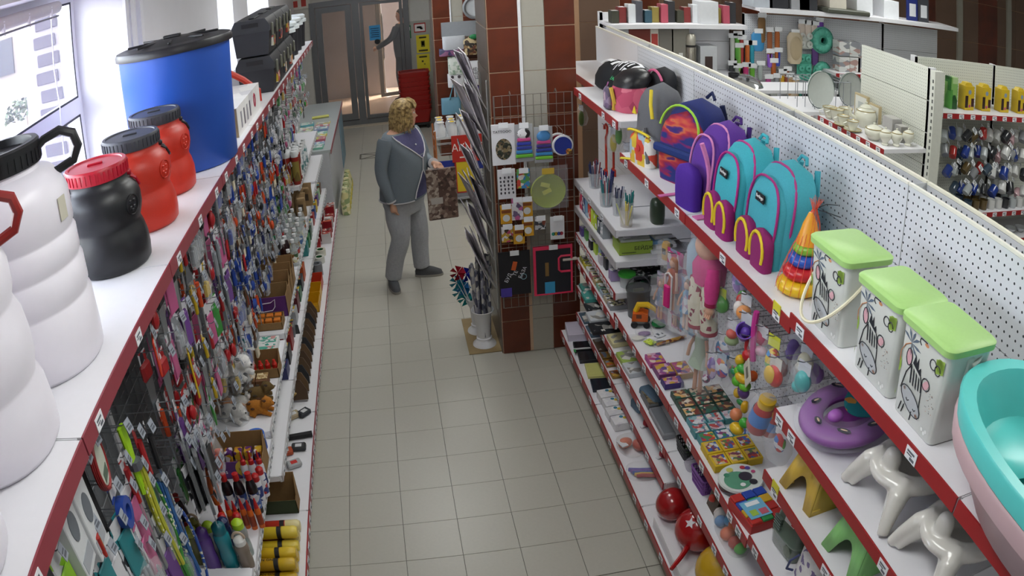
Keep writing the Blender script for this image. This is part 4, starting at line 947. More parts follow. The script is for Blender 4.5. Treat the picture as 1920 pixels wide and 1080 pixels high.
# excavator
ex = thing('toy_excavator', 'orange toy excavator with yellow arm and green scoop', 'toy', (1.255, 3.835, Z1), -.35)
MB().rbox(-.055, .04, -.035, .035, .018, .035, .005).build('chassis', M('#555a58', .5), ex)
cb_ = MB().prism([(-.055, .035), (.035, .035), (.035, .08), (.005, .09), (-.05, .08)], .062, T3()).build('cab', M('#d8631c', .45), ex)
MB().box(-.03, .0, -.0325, -.031, .055, .078).build('window', M('#6a3414', .5), cb_)
for dx in (-.04, .03):
    for s in (-1, 1):
        wh = MB().lathe([(0, -.008), (.016, -.008), (.019, -.004), (.019, .004), (.016, .008), (0, .008)], 16, T3((dx, s * .04, .019), rx=pi / 2)).build('wheel', M('#1b1c20', .6), ex)
MB().tube([(-.035, 0, .085), (-.02, 0, .125), (.03, -.005, .13), (.075, -.01, .105), (.105, -.012, .06)], [.016, .018, .017, .014, .012], 8).build('arm', M('#dfb61a', .4), ex)
soft([(0, 0, 0, .035, .025, .8), (.012, 0, 0, .045, .033, .8), (.03, 0, 0, .04, .03, .8)], 16, T3((.1, -.015, .008), .2)).build('scoop', M('#18733a', .4), ex)
# clear tub with lid and handle, little things on the toy shelf
tb = thing('storage_tub', 'smoky clear tub with swing handle behind the excavator', 'tub', (1.27, 3.955, Z1))
MB().lathe([(0, 0), (.058, 0), (.07, .16), (.074, .162), (.074, .175)], 24).build('body', M('#5a5a5c', .25, alpha=.75), tb)
MB().tube([(.07 * cos(a), .01, .17 + .07 * sin(a)) for a in linspace(0, pi, 12)], .004, 6).build('handle', M('#3c3c40', .5), tb)
MB().box(-.03, .03, -.01, .012, .155, .165).build('paper_slip', M('#c9cf9a', .6), tb)
mi = [('toy_glasses', 'lilac toy spectacles in a bag on the toy shelf', 'toy', 1.235, 3.72, '#7a5a8e'), ('toy_watch', 'black and silver toy watch in clear pack', 'toy', 1.29, 3.60, '#2c2e34'), ('clear_marble_pack', 'tiny clear pack with white beads near the shelf edge', 'toy', 1.185, 3.68, '#d6d2c6')]
for nme, lab, cat, x, y, c in mi:
    t = thing(nme, lab, cat, (x, y, Z1 + .001)); MB().lathe([(0, 0), (.025, 0), (.028, .01), (0, .014)], 14, None, 1.3, .8).build('toy_body', M(c, .3), t)
    MB().box(-.045, .045, -.03, .03, .0, .017).build('film_bag', film('#eef1f4', .1), t)
carton('toy_card', 'white toy card lying flat behind the excavator scoop', 'card', 1.31, 3.69, Z1, .07, .05, .003, M('#dcdce0', .5), printed(('#d9d9dd', '#4a4f5a', '#e2e2e6', '#9a9ea8'), 60), .4)
carton('toy_card', 'lime green card leaning over the toy watch', 'card', 1.235, 3.615, Z1 + .01, .05, .06, .003, M('#b8d23a', .5), printed(('#c2d83f', '#7f8f2a', '#d4e46a'), 70), .5)
cs = thing('toy_sword', 'brown and orange paper-wrapped toy stick lying on the shelf', 'toy', (1.35, 3.60, Z1 + .012), .25)
MB().tube([(-.09, 0, 0), (.02, 0, 0), (.1, 0, 0)], [.008, .011, .008], 8).build('stick', printed(('#b5802c', '#8a4a24', '#c99a4a', '#6e3a2a'), 40), cs)
# ---- shelf z=.535: trays and baskets
def basket(label, x, y, z, dx, dy, h, col, rot=0):
    t = thing('plastic_basket', label, 'basket', (x, y, z), rot); m = M(col, .45); mb = MB()
    P0, P1 = rrect(dx / 2 * .85, dy / 2 * .88, .01, 3), rrect(dx / 2, dy / 2, .014, 3)
    mb.box(-dx / 2 * .85, dx / 2 * .85, -dy / 2 * .88, dy / 2 * .88, 0, .004); n = len(P0)
    for z_, k in ((.004, 0), (h * .35, .35), (h * .68, .68), (h, 1)):
        mb.tube([(a[0] + (b_[0] - a[0]) * k, a[1] + (b_[1] - a[1]) * k, z_) for a, b_ in zip(P0, P1)], .004 if k < 1 else .006, 5, True)
    mb.build('rim_and_floor', m, t); bars = MB()
    m_ = 40
    def at(P, f):
        i = int(f * n) % n; g = f * n - int(f * n); j = (i + 1) % n
        return Vector(P[i]) * (1 - g) + Vector(P[j]) * g
    per = []
    tot = sum((Vector(P1[(i + 1) % n]) - Vector(P1[i])).length for i in range(n)); acc = 0
    for i in range(n):
        L_ = (Vector(P1[(i + 1) % n]) - Vector(P1[i])).length; c = max(1, round(m_ * L_ / tot))
        for k in range(c):
            g = k / c; a = Vector(P0[i]) * (1 - g) + Vector(P0[(i + 1) % n]) * g; b_ = Vector(P1[i]) * (1 - g) + Vector(P1[(i + 1) % n]) * g
            bars.tube([(a.x, a.y, .002), (b_.x, b_.y, h)], .0028, 4)
    bars.build('slotted_wall', m, t)
    return t
basket('dark grey slotted basket with a green packet inside', 1.265, 2.985, .536, .12, .13, .07, '#2f3033')
tag(MB().rbox(-.03, .03, -.025, .025, 0, .05, .006).build('seed_packet', printed(('#4f8a3a', '#2e5a2a', '#7aa84a', '#c8cfc0'), 50), None, (1.27, 2.975, .541), .3), 'green packet lying inside the dark grey basket', 'packet')
basket('purple slotted plastic basket', 1.255, 2.715, .536, .115, .15, .085, '#7a4796', .05)
tag(soft([(0, 0, 0, .04, .035, .8), (.03, 0, 0, .05, .045, .8), (.07, 0, 0, .02, .02, .9)], 14).build('clear_toy_bag', film('#c9c3d4', .3), None, (1.24, 2.86, .536), smooth=60), 'small clear bag with lilac toy beside the purple basket', 'bag')
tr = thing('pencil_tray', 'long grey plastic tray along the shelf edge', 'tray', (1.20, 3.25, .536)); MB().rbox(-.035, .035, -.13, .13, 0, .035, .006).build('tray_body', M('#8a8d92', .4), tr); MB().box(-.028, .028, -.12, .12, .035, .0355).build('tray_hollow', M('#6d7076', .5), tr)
tr = thing('pencil_tray', 'short dark tray with brown contents beside the grey tray', 'tray', (1.20, 3.47, .536)); MB().rbox(-.03, .03, -.08, .08, 0, .04, .006).build('tray_body', M('#5f6266', .4), tr); MB().box(-.024, .024, -.07, .07, .04, .041).build('contents', printed(('#6a5a44', '#4a4438', '#857658'), 60), tr)
tp_ = thing('toy_pack', 'bag of orange, blue and green toy animals on the low shelf', 'toy', (1.235, 2.33, .536))
for k, (dx, dy, dz, r, c) in enumerate(((-.02, .09, .03, .03, '#3f7fb8'), (.01, .06, .05, .028, '#4a9fd0'), (-.02, .0, .03, .036, '#d8652a'), (.015, .015, .06, .03, '#e07a3a'), (-.01, -.07, .035, .034, '#b8402a'), (.02, -.06, .03, .034, '#4fa83a'), (.0, -.11, .03, .03, '#5fb84a'))): MB().ball((dx, dy, dz), (r, r, r * .85), 10, 7).build('rubber_toy', M(c, .4), tp_)
soft([(0, 0, 0, .055, .14, .7), (.05, 0, 0, .062, .15, .7), (.09, 0, 0, .03, .12, .8), (.1, 0, 0, .01, .1, .9)], 20).build('film_bag', film('#eef1f4', .08), tp_, smooth=60)
th = thing('toy_pack', 'brown pack with red toy and white ball beside the toy animals', 'toy', (1.25, 2.54, .536))
MB().prism([(-.04, 0), (.04, 0), (.03, .09), (-.02, .1)], .1, T3()).build('pack', M('#4a3a2a', .5), th); MB().ball((-.03, .01, .06), .02, 10, 7).build('red_toy', M('#c03a2a', .4), th); MB().ball((-.02, -.07, .03), .03, 12, 8).build('white_ball', M('#d8d0c8', .4), th)
# ---- base shelf: balls, stationery cards
ZB = .201
def ball_toy(label, x, y, r, col, star=False, spout=False):
    t = thing('rubber_ball', label, 'ball', (x, y, ZB)); MB().ball((0, 0, r), r, 28, 18).build('ball', M(col, .18, noise=.02, coat=.5), t, smooth=90)
    if star:
        pts = [(.03 * (1 if k % 2 else .45) * cos(2 * pi * k / 10), .03 * (1 if k % 2 else .45) * sin(2 * pi * k / 10)) for k in range(10)]
        d = Vector((-.55, -.35, .76)).normalized(); T = Matrix.Translation(Vector((0, 0, r)) + d * (r + .0015)) @ d.to_track_quat('Z', 'Y').to_matrix().to_4x4()
        MB().add([(x_, y_, 0) for x_, y_ in pts], [tuple(range(10))], T).build('white_star', M('#d9d2d4', .5), t)
    if spout: 
        MB().tube([(-.06, -.06, r * .75), (-.13, -.13, r * .62), (-.19, -.18, r * .5)], [.016, .013, .011], 8).build('horn_handle', M(col, .25), t)
    return t
ball_toy('smaller glossy red ball behind the horned one', 1.165, 2.90, .088, '#9c1418')
ball_toy('large glossy red hopper ball with horn handle and white star', 1.215, 2.65, .118, '#a31216', True, True)
ball_toy('mustard yellow hopper ball beside the red one', 1.225, 2.345, .125, '#c29a1e')
cm = printed(('#e2e2e4', '#dcdce0', '#e6e6e8', '#d4d4da', '#e0e0e2'), 30, .5)
for k in range(4):
    c = carton('paint_set_box', 'white paint box with coloured dots, %s of the row of four' % ('first', 'second', 'third', 'last')[k], 'paint set', 1.13 + .008 * (k % 2), 4.06 - .1 * k, ZB, .12, .092, .05, cm, None, .06, 'white paint boxes')
    for i, cc in enumerate(('#2f7f9a', '#c9b03a', '#2c2c3c', '#a82a4a')): MB().lathe([(0, 0), (.012, 0), (.012, .001), (0, .001)], 10, T3((-.0 + .018 * i, .025 - .016 * i, .0505))).build('colour_dot', M(cc, .5), c)
sp = thing('orange_scoop_pack', 'orange plastic ware in a clear bag with white label', 'pack', (1.125, 3.53, ZB), .3)
MB().ball((-.02, .03, .03), (.045, .035, .03), 12, 8).build('orange_cup', M('#d0622a', .35), sp); MB().ball((.04, -.03, .03), (.04, .05, .03), 12, 8).build('orange_cup', M('#b83a1c', .35), sp)
MB().box(-.07, -.03, -.02, .05, .045, .05).build('white_label', M('#dcdce0', .5), sp); soft([(0, 0, 0, .07, .09, .8), (.05, 0, 0, .075, .09, .8), (.07, 0, 0, .05, .06, .9)], 18).build('film_bag', film('#eef1f4', .1), sp, smooth=60)
pg = thing('skipping_rope_pack', 'purple and blue rope coiled in a clear bag', 'rope', (1.13, 3.29, ZB), -.15)
for k, c in enumerate(('#4a3a9a', '#6a3f9a', '#2f4a9a', '#c9a23a', '#a83a3a')): MB().tube([(-.08 + .01 * k, .02 - .015 * k, .018), (-.02, -.005 - .012 * k, .03), (.06, .0 - .014 * k, .022), (.09, -.03 - .01 * k, .012)], .011, 6).build('rope_strand', M(c, .6), pg)
soft([(0, 0, 0, .095, .07, .8), (.035, 0, 0, .1, .07, .8), (.05, 0, 0, .06, .04, .9)], 18).build('film_bag', film('#eef1f4', .1), pg, smooth=60)
# clear divider at the front of the balls
tag(MB().box(1.05, 1.053, 2.1, 2.85, ZB, ZB + .07).build('shelf_divider', film('#e6eaee', .2)), 'clear plastic strip standing along the shelf front before the balls', 'divider')
# paper stacks and folders on the base of the stationery bay
ppl = [(1.135, 4.93, .15, .2, .05, '#c9c3d2', 'stack of white paper in lilac film'), (1.13, 4.72, .13, .12, .025, '#1c1d22', 'black folder with white spine band'), (1.13, 4.58, .13, .13, .022, '#23242a', 'thick black folder next to the yellow paper'), (1.145, 4.40, .14, .17, .018, '#c7c67a', 'pale yellow paper stack'), (1.14, 4.22, .15, .14, .016, '#1d2330', 'dark navy folder lying by the paint boxes')]
for x, y, dx, dy, dz, c, lab in ppl:
    o = carton('paper_stack' if 'paper' in lab else 'folder', lab, 'stationery', x, y, ZB, dx, dy, dz, M(c, .35), M(c, .25), -.1)
    if 'spine' in lab: MB().box(-.075, .055, -.055, -.043, dz, dz + .006).build('white_band', M('#d8d8dc', .5), o); MB().box(-.075, -.06, -.09, -.05, dz, dz + .004).build('green_tab', M('#3fa05a', .5), o)
# shelf .33 and .54 of stationery and doll bays: notebooks
nb_c = [('#3f8f86', 'teal'), ('#4aa097', 'sea green'), ('#22262c', 'black'), ('#c9cdd2', 'pale grey'), ('#1d1f25', 'jet black'), ('#cfc79a', 'cream'), ('#9fb85a', 'leaf green'), ('#4d6478', 'slate blue'), ('#66503f', 'brown')]
def nbook(z, x, y, dx, dy, dz, c, nm, where, rot=0):
    return carton('notebook', '%s notebook %s' % (nm, where), 'notebook', x, y, z, dx, dy, dz, M(c, .45), printed((c, c, '#d8d6d0', c, '#8d8a86'), 24, .45, len(where)), rot, 'notebooks in the stationery bay')
for k, (y, ci) in enumerate(((4.93, 0), (4.78, 1), (4.62, 2), (4.48, 3), (4.34, 4))): nbook(.5408, 1.26 - .02 * k, y, .19, .135, .02 + .01 * (k % 2), *nb_c[ci], ('lying by the pillar', 'beside the teal one', 'with white page edge', 'in the middle of the shelf', 'near the bay divider')[k])
for k, (y, ci) in enumerate(((4.16, 5), (3.94, 6), (3.81, 3))): nbook(.536 if y < 4 else .541, 1.235, y, .15, .13, .03, *nb_c[ci], ('with black print by the divider', 'with pale label beside the cream one', 'with grey back lying behind the leaf green one')[k], .05)
for k, (y, ci) in enumerate(((4.9, 7), (4.7, 7), (4.5, 8))): nbook(.331, 1.23, y, .14, .16, .012, *nb_c[ci], ('under the teal stack', 'lying next to the brown one', 'with snack picture cover')[k])
for k, y in enumerate((4.36, 4.26, 4.12)):
    carton('snack_card_set', ('gold and brown picture card set', 'second gold picture card set', 'orange picture card set in blue sleeve')[k], 'card set', 1.225, y, .331, .13, .085, .012, M('#8a6a34', .4), printed(('#b8862a', '#6a3a24', '#c9a24a', '#c8602a', '#7a8fa8'), 45, .35, k))
tag(MB().rbox(-.03, .03, -.05, .05, 0, .06, .01).build('denim_pencil_case', M('#5a7286', .7), None, (1.22, 3.72, .331), .2), 'slate blue fabric pencil case on the low shelf', 'pencil case')
tag(MB().rbox(-.035, .035, -.09, .09, 0, .05, .012).build('denim_pencil_case', M('#4d6478', .7), None, (1.22, 3.5, .536), .2), 'slate blue long fabric pencil case in the bay of dolls', 'pencil case')
for k, y in enumerate((3.55, 3.25)):
    t = thing('tape_holder', ('red and white tape holder next to the paint boxes', 'red and white tape holder deeper on the low shelf')[k], 'tape holder', (1.22, y, .331), .4)
    MB().lathe([(.012, 0), (.03, 0), (.03, .02), (.012, .02)], 16, T3((0, .0, .03), rx=pi / 2)).build('roll', M('#a82a3a', .4), t); MB().rbox(-.045, .03, -.012, .012, 0, .012, .004).build('stand', M('#dcdce0', .4), t)
# ---- stationery bay upper shelves
def pen_cup(label, x, y, z, r, h, cupm, pens, n, ph=.15, seed=0, spread=.5):
    rnd = random.Random(seed); t = thing('pen_cup', label, 'pen cup', (x, y, z))
    MB().lathe([(0, 0), (r * .85, 0), (r, h), (r * .9, h), (r * .78, .006), (0, .006)], 16).build('cup', cupm, t)
    for k in range(n):
        a, q = rnd.uniform(0, 2 * pi), rnd.uniform(.1, .75); tx, ty = cos(a) * r * q * .7, sin(a) * r * q * .7; L_ = ph * rnd.uniform(.85, 1.1)
        dx, dy = cos(a) * spread * q * .35, sin(a) * spread * q * .35
        MB().tube([(tx, ty, .008), (tx + dx * L_, ty + dy * L_, L_)], .0042, 5).build('pen', M(pens[k % len(pens)], .4), t)
    return t
clr = film('#dfe4e8', .22)
pen_cup('clear cup crowded with red-capped pens beside the pillar', 1.235, 4.80, 1.321, .045, .1, clr, ['#8a2434', '#d8d8dc', '#26335f', '#8a2434', '#5f6a80'], 22, .17, 1)
pen_cup('clear cup of dark blue brush-topped pens', 1.255, 4.58, 1.321, .045, .09, clr, ['#1d2266', '#222a7a', '#2a2f6a', '#d4d6dc'], 20, .17, 2)
pen_cup('clear cup with white, green and blue ball pens', 1.21, 4.44, 1.321, .042, .09, clr, ['#d8dade', '#2f7f86', '#34406a', '#d8dade', '#c0606a'], 18, .165, 3)
pen_cup('tall clear cup with navy pens in the middle of the shelf', 1.235, 4.27, 1.321, .035, .11, clr, ['#26305a', '#5a6080', '#c9ccd4', '#1f2748'], 14, .165, 4)
pen_cup('clear cup with teal and grey pens', 1.275, 4.2, 1.321, .035, .1, clr, ['#1f7a7a', '#2a8a86', '#a8a4b0', '#1f7a7a'], 12, .155, 5)
pen_cup('clear cup with a few pale yellow pencils at the shelf end', 1.23, 4.085, 1.321, .04, .1, film('#e6dfd8', .25), ['#e2d77a', '#d8c85a', '#d9dfa0', '#d9b27a'], 6, .14, 6, 1.4)
tag(soft(dome_levels(.15, .04, .055, .8, 0, .9), 16).build('dark_green_bottle', M('#2c3a2a', .3), None, (1.42, 4.1, 1.321), smooth=60), 'dark green rounded bottle deep on the stationery shelf', 'bottle')
mk = [('#c43a5a', 'magenta'), ('#2f3f74', 'navy'), ('#7fa8c8', 'sky blue'), ('#d9482a', 'orange'), ('#c9dc3a', 'lime'), ('#b8cf2f', 'yellow-green'), ('#3a4654', 'charcoal'), ('#9aa0a6', 'grey')]
for k, (c, nm) in enumerate(mk):
    carton('marker_box', '%s marker box standing on the second stationery shelf' % nm, 'marker box', 1.195, 4.93 - .075 * k, 1.131, .05, .055, .12 - .004 * k, M(c, .4), M('#d6d6da', .5), .05, front=printed((c, '#e0e0e2', c, c), 40))
bg = carton('badge_box', 'green cardboard box marked БЕЙДЖ full of badge holders', 'box', 1.30, 4.185, 1.131, .2, .16, .075, M('#8fa83a', .6), None, -.03)
text('БЕЙДЖ', .03, M('#1d2414', .6), bg, (.045, -.0808, .037), (pi / 2, 0, 0))
MB().box(-.085, .0, -.0812, -.0804, .012, .016).build('print_line', M('#3a4420', .6), bg)
for k in range(7): MB().box(-.09, .09, -.07 + .02 * k, -.068 + .02 * k, .05, .086 + .008 * (k % 3)).build('badge_holder', film('#e6eaee', .45), bg)
MB().box(-.05, .06, -.04, .04, 0, .002).build('loose_badge', M('#d9dade', .4), bg, (-.03, -.01, .1), (.25, .1, .4))
for k in range(4): carton('index_pack', ('white index card pack behind the badge box', 'white index card pack near the pegboard', 'blue edged index card pack', 'white index card pack lying on the others')[k], 'stationery', 1.45 + .03 * (k % 2), 4.14 + .02 * k, 1.131 + .022 * k, .13, .12, .021, M('#dcdee2' if k != 2 else '#6f9ac0', .5), None, .03 * k)
for k in range(10): carton('small_stationery_box', '%s correction pen box on the third stationery shelf' % ('violet', 'green', 'white', 'dark', 'lime', 'pale blue', 'striped', 'black and white', 'silver', 'lilac')[k], 'stationery', 1.2 + .012 * (k % 3), 4.95 - .082 * k, .938, .06, .06, .06 + .012 * (k % 3), M(('#5a4a8a', '#5f9a4a', '#dcdce0', '#2a2c34', '#b4cf4a', '#9ab4c8', '#c8c4cc', '#33353c', '#b4b6ba', '#9a86b0')[k], .4), printed(('#e0e0e2', '#4a4f60', '#b8c84a', '#7a6a9a', '#d8d8dc'), 60, .4, k))
cu_ = thing('lidded_cup', 'clear plastic cup with bright green lid', 'cup', (1.245, 4.105, .938)); MB().lathe([(0, 0), (.038, 0), (.045, .07)], 18).build('cup', film('#e4e8ea', .35), cu_); MB().lathe([(.047, .068), (.052, .07), (.052, .085), (.03, .09), (0, .09)], 18).build('lid', M('#3fa83a', .4), cu_)
for k in range(6): carton('black_print_box', 'black and white printed box, %s of the stack beside the green-lidded cup' % ('bottom', 'second', 'third', 'fourth', 'fifth', 'top')[k], 'box', (1.38, 1.3, 1.43)[k % 3], 4.13 + .1 * (k % 2), .938 + .021 * (k // 2), .13, .1, .02, M('#22242a', .4), printed(('#24262c', '#d6d8da', '#2a2d33', '#2f6a4a', '#24262c'), 55, .4, k), .08 * (k % 3))
for k in range(9): carton('pastel_pack', '%s pack on the fourth stationery shelf' % ('olive', 'yellow', 'white', 'rose', 'tan', 'mint', 'pale blue', 'beige', 'grey')[k], 'stationery', 1.22, 4.93 - .09 * k, .751, .11, .075, .03, M(('#8a8a34', '#c9bf3a', '#d9dadc', '#b86a74', '#b49a6a', '#7fb09a', '#9fb0c0', '#b8ab92', '#8f9296')[k], .45), printed(('#d8d4b0', '#8a8a4a', '#e2e2e4', '#4a4a4a'), 50, .4, k))
tag(MB().rbox(-.05, .05, -.01, .01, 0, .018, .003).build('white_marker_box', M('#cfc9bf', .5), None, (1.1, 4.98, .752), .0), 'white strip box poking out past the shelf by the pillar', 'box')
wire = M('#9a958c', .35, .7)
gp = thing('wire_grid_panel', 'wire grid panel hooked onto the front of the tiled pillar', 'grid panel', (0, 5.045, 0))
mb = MB()
for k in range(11): mb.tube([(.645 + .0505 * k, 0, .41), (.645 + .0505 * k, 0, 1.91)], .002, 4)
mb.build('upright_wires', wire, gp); mb = MB()
for k in range(21): mb.tube([(.645, -.003, .41 + .075 * k), (1.15, -.003, .41 + .075 * k)], .002, 4)
mb.build('cross_wires', wire, gp)
MB().tube([(.64, 0, .41), (.64, 0, 1.91), (1.155, 0, 1.91), (1.155, 0, .41)], .0038, 6, True).build('frame', wire, gp)
for x, z in ((.75, 1.915), (1.05, 1.915)): MB().tube([(x, .07, z - .02), (x, .03, z + .015), (x, -.004, z)], .004, 5).build('wall_hook', wire, gp)
def hang(name, label, cat, u, v, w, h, cardm, depth=.11, group=None, tagged=True, hole=True, y=None):
    """flat pack hung on a prong of the grid; u,v = centre of the pack in the photo"""
    yy = 5.04 - depth if y is None else y
    p = PY(u, v, yy)
    o = tag(MB().rbox(-w / 2, w / 2, -.004, .004, -h / 2, h / 2, .001).build(name, cardm, None, p), label, cat, group)
    MB().tube([(0, 5.043 - yy, h / 2 - .012), (0, -.02, h / 2 - .012), (0, -.024, h / 2 - .002)], .0018, 4).build('prong', wire, o)
    if tagged: MB().box(-.03, .03, -.03, -.028, h / 2 - .02, h / 2 + .016).build('price_tag', tag_w, o)
    return o
wcard = M('#dcdce0', .5)
o = hang('tattoo_card', 'white TATTOOO sheet with large dark oval motif', 'card', 944, 271, .15, .27, wcard)
MB().lathe([(0, 0), (.052, 0), (.052, .002), (0, .002)], 20, T3((0, -.004, -.03), rx=pi / 2, s=(1, 1, 1)), 1, 1.35).build('dark_motif', printed(('#3a3a30', '#5a4a34', '#23261f', '#7a6a4a', '#2d3428', '#8a7f6a'), 70, .5), o)
text('TATTOOO', .024, M('#23282c', .6), o, (-.005, -.0048, .085), (pi / 2, 0, 0))
o = hang('counting_toy_pack', 'cow-headed stack of coloured bars in a toy pack', 'toy', 982, 268, .12, .25, M('#c9cdd2', .5, alpha=.5))
MB().ball((0, -.012, .065), (.042, .012, .035), 14, 8).build('cow_head', printed(('#e4e4e6', '#e8e8ea', '#1d1d22', '#e4e4e6', '#e0a0a8'), 34, .5), o)
for k, c in enumerate(('#c24a86', '#2c3a9a', '#33409a', '#3a86c0', '#6ab83a')): MB().rbox(-.043 - .003 * k, .043 + .003 * k, -.02, -.004, .015 - .027 * k, .036 - .027 * k, .004).build('bar', M(c, .4), o)
o = hang('counting_toy_pack', 'elephant-headed stack of coloured bars in a toy pack', 'toy', 1019, 271, .12, .24, M('#c9cdd2', .5, alpha=.5))
MB().ball((0, -.012, .06), (.045, .012, .037), 14, 8).build('elephant_head', M('#4a8ac4', .5), o)
for k, c in enumerate(('#c24a86', '#3a2c7a', '#33409a', '#3a86c0', '#7ac03a')): MB().rbox(-.045 - .003 * k, .045 + .003 * k, -.02, -.004, .01 - .026 * k, .03 - .026 * k, .004).build('bar', M(c, .4), o)
for k, (u, v, c, lab, dpt) in enumerate(((1046, 268, '#8c1c34', 'red toy drum disc with white rim behind the blue one', .07), (1055, 272, '#1d2f86', 'blue toy drum disc with white rim', .13))):
    p = PY(u, v, 5.04 - dpt); t = thing('toy_drum', lab, 'toy', p)
    MB().lathe([(0, -.01), (.066, -.01), (.07, 0), (.066, .01), (0, .01)], 28, T3(rx=pi / 2)).build('rim', M('#dfe0e2', .4), t)
    MB().lathe([(0, .0), (.058, .0), (.058, .003), (0, .003)], 28, T3((0, -.0105, 0), rx=pi / 2)).build('drumhead', M(c, .4), t)
    MB().lathe([(0, 0), (.02, 0), (.02, .002), (0, .002)], 12, T3((.035, -.015, -.04), rx=pi / 2)).build('sticker', printed(('#c9a23a', '#b8542a', '#6a4a24'), 90), t)
    MB().tube([(0, 0, .068), (0, .0, .1), (0, dpt, .1)], .002, 4).build('prong', wire, t)
o = hang('sticker_sheet', 'white sheet of small dark animal stickers', 'card', 950, 345, .115, .2, wcard)
mb = MB(); rnd = random.Random(5)
for i in range(4):
    for j in range(5): mb.lathe([(0, 0), (.0075, 0), (.0075, .001), (0, .001)], 7, T3((-.04 + .026 * i + rnd.uniform(-.003, .003), -.005, .045 - .026 * j), rx=pi / 2), .8, 1.25)
mb.build('animal_stickers', M('#3a3640', .6), o)['kind'] = 'stuff'
hang('colour_card_pack', 'small multicoloured card pack beside the animal stickers', 'card', 981, 335, .085, .13, printed(('#d0a83a', '#3f8ac0', '#c0483a', '#d9d6d0', '#5fa05a'), 40))
# lime disc
p = PY(1028, 358, 4.93); t = thing('flying_disc', 'lime green round disc in a clear bag on the grid', 'toy', p)
MB().lathe([(0, -.006), (.108, -.004), (.116, .004), (.112, .012), (.104, .004), (0, .0)], 36, T3(rx=pi / 2)).build('disc', M('#9aa82a', .25, alpha=.92), t, smooth=50)
MB().lathe([(.1135, 0), (.117, .002), (.1135, .006)], 36, T3(rx=pi / 2), caps=False).build('rim', M('#c3d23a', .3), t)
for dx, dz, r in ((-.02, .045, .3), (-.01, .0, -.4)): MB().box(-.03, .03, -.006, -.004, -.014, .014, T3((dx, -.004, dz), ry=r)).build('sticker', M('#c9cc4a', .5), t)
MB().box(-.115, .13, -.014, -.0135, -.12, .175).build('film_bag', film('#e4e8ec', .08), t); MB().box(-.04, .04, -.016, -.014, .12, .16).build('header_card', M('#c8a83a', .5), t); MB().tube([(0, 0, .16), (0, .11, .16)], .002, 4).build('prong', wire, t)
oc = printed(('#d69a1e', '#d9a62a', '#e2dcc8', '#4a3a2a', '#d69a1e'), 46)
for k, (u, v, lab) in enumerate(((949, 402, 'orange game card, first of the upper row'), (988, 388, 'orange game card under the animal stickers'), (973, 440, 'orange game card above the dark text bag'), (990, 425, 'orange game card beside the white colour card'))): hang('orange_game_card', lab, 'card', u, v, .075, .13, M('#d49c22', .45), .1, 'orange game cards')
for ob in [x for x in COL.objects if x.name.startswith('orange_game_card')]:
    MB().lathe([(0, 0), (.024, 0), (.024, .001), (0, .001)], 16, T3((0, -.0045, -.025), rx=pi / 2)).build('round_picture', M('#d9dcd8', .5), ob); MB().box(-.03, .03, -.006, -.004, .01, .03).build('title_bar', M('#8a4a1c', .5), ob)
hang('pink_card', 'white and pink picture card between the orange ones', 'card', 970, 392, .075, .15, printed(('#d9d6da', '#b85a8a', '#e2e2e6', '#6a5a7a', '#c9c6cc'), 40))
hang('pink_card', 'pink and silver picture card at the lower row', 'card', 951, 438, .075, .12, printed(('#c9a23a', '#b84a6a', '#d9d6da', '#4a3a2a'), 44))
hang('silver_pack', 'small silver and black blister pack above the pink folder', 'card', 1013, 418, .07, .09, printed(('#b8bcc2', '#3a3d44', '#d9dade', '#8a4a3a'), 44))
o = hang('white_colour_card', 'white card with row of colour dots', 'card', 1045, 427, .095, .16, wcard)
for k, c in enumerate(('#2f8a7a', '#c9a43a', '#2f4a9a', '#a83a4a')): MB().lathe([(0, 0), (.013, 0), (.013, .001), (0, .001)], 10, T3((-.028 + .018 * k, -.0045, -.04), rx=pi / 2)).build('colour_dot', M(c, .5), o)
# black text bag and pink-edged folder
o = hang('drawing_bag', 'black bag with white slanted lettering and purple label', 'bag', 965, 512, .215, .32, M('#14141a', .6), .06)
for k, s_ in enumerate(('БУД', 'ТЕ', 'БАЗА')): text(s_, .035, M('#dcdce2', .6), o, (-.045 + .05 * k, -.0045, .0 - .03 * (k == 0)), (pi / 2, -1.1, 0))
MB().box(-.1, -.025, -.007, -.005, -.17, -.105).build('purple_label', M('#4a3a9a', .5), o); MB().box(-.03, .0, -.007, -.005, .02, .085, T3(ry=.25)).build('orange_label', M('#c4561e', .5), o)
MB().tube([(.06 + .02 * cos(a), -.0055, -.03 + .02 * sin(a)) for a in linspace(0, 5.8, 12)], .0018, 4, True).build('round_mark', M('#8fb8c4', .6), o)
o = hang('zip_folder', 'black folder with neon pink edging and handle pocket', 'folder', 1037, 506, .265, .36, M('#20222a', .5), .06)
pkm = M('#e0345a', .5)
MB().box(-.135, -.118, -.009, .006, -.18, .18).build('pink_edge', pkm, o); MB().box(.122, .135, -.009, .006, -.18, .18).build('pink_edge', pkm, o); MB().box(-.118, .122, -.009, .006, .155, .18).build('pink_edge', pkm, o); MB().box(-.118, .122, -.009, .006, -.18, -.17).build('pink_edge', pkm, o)
MB().tube([(.12, -.008, .1), (.055, -.008, .1), (.04, -.008, .085), (.04, -.008, .0), (.055, -.008, -.015), (.12, -.008, -.015)], .008, 6).build('pocket_edge', pkm, o)
MB().box(-.06, .01, -.007, -.005, -.175, -.085).build('blue_card', M('#3a9ac9', .5), o); MB().box(-.055, -.03, -.0065, -.005, -.04, .06).build('gold_print', M('#8a6a3a', .5), o)
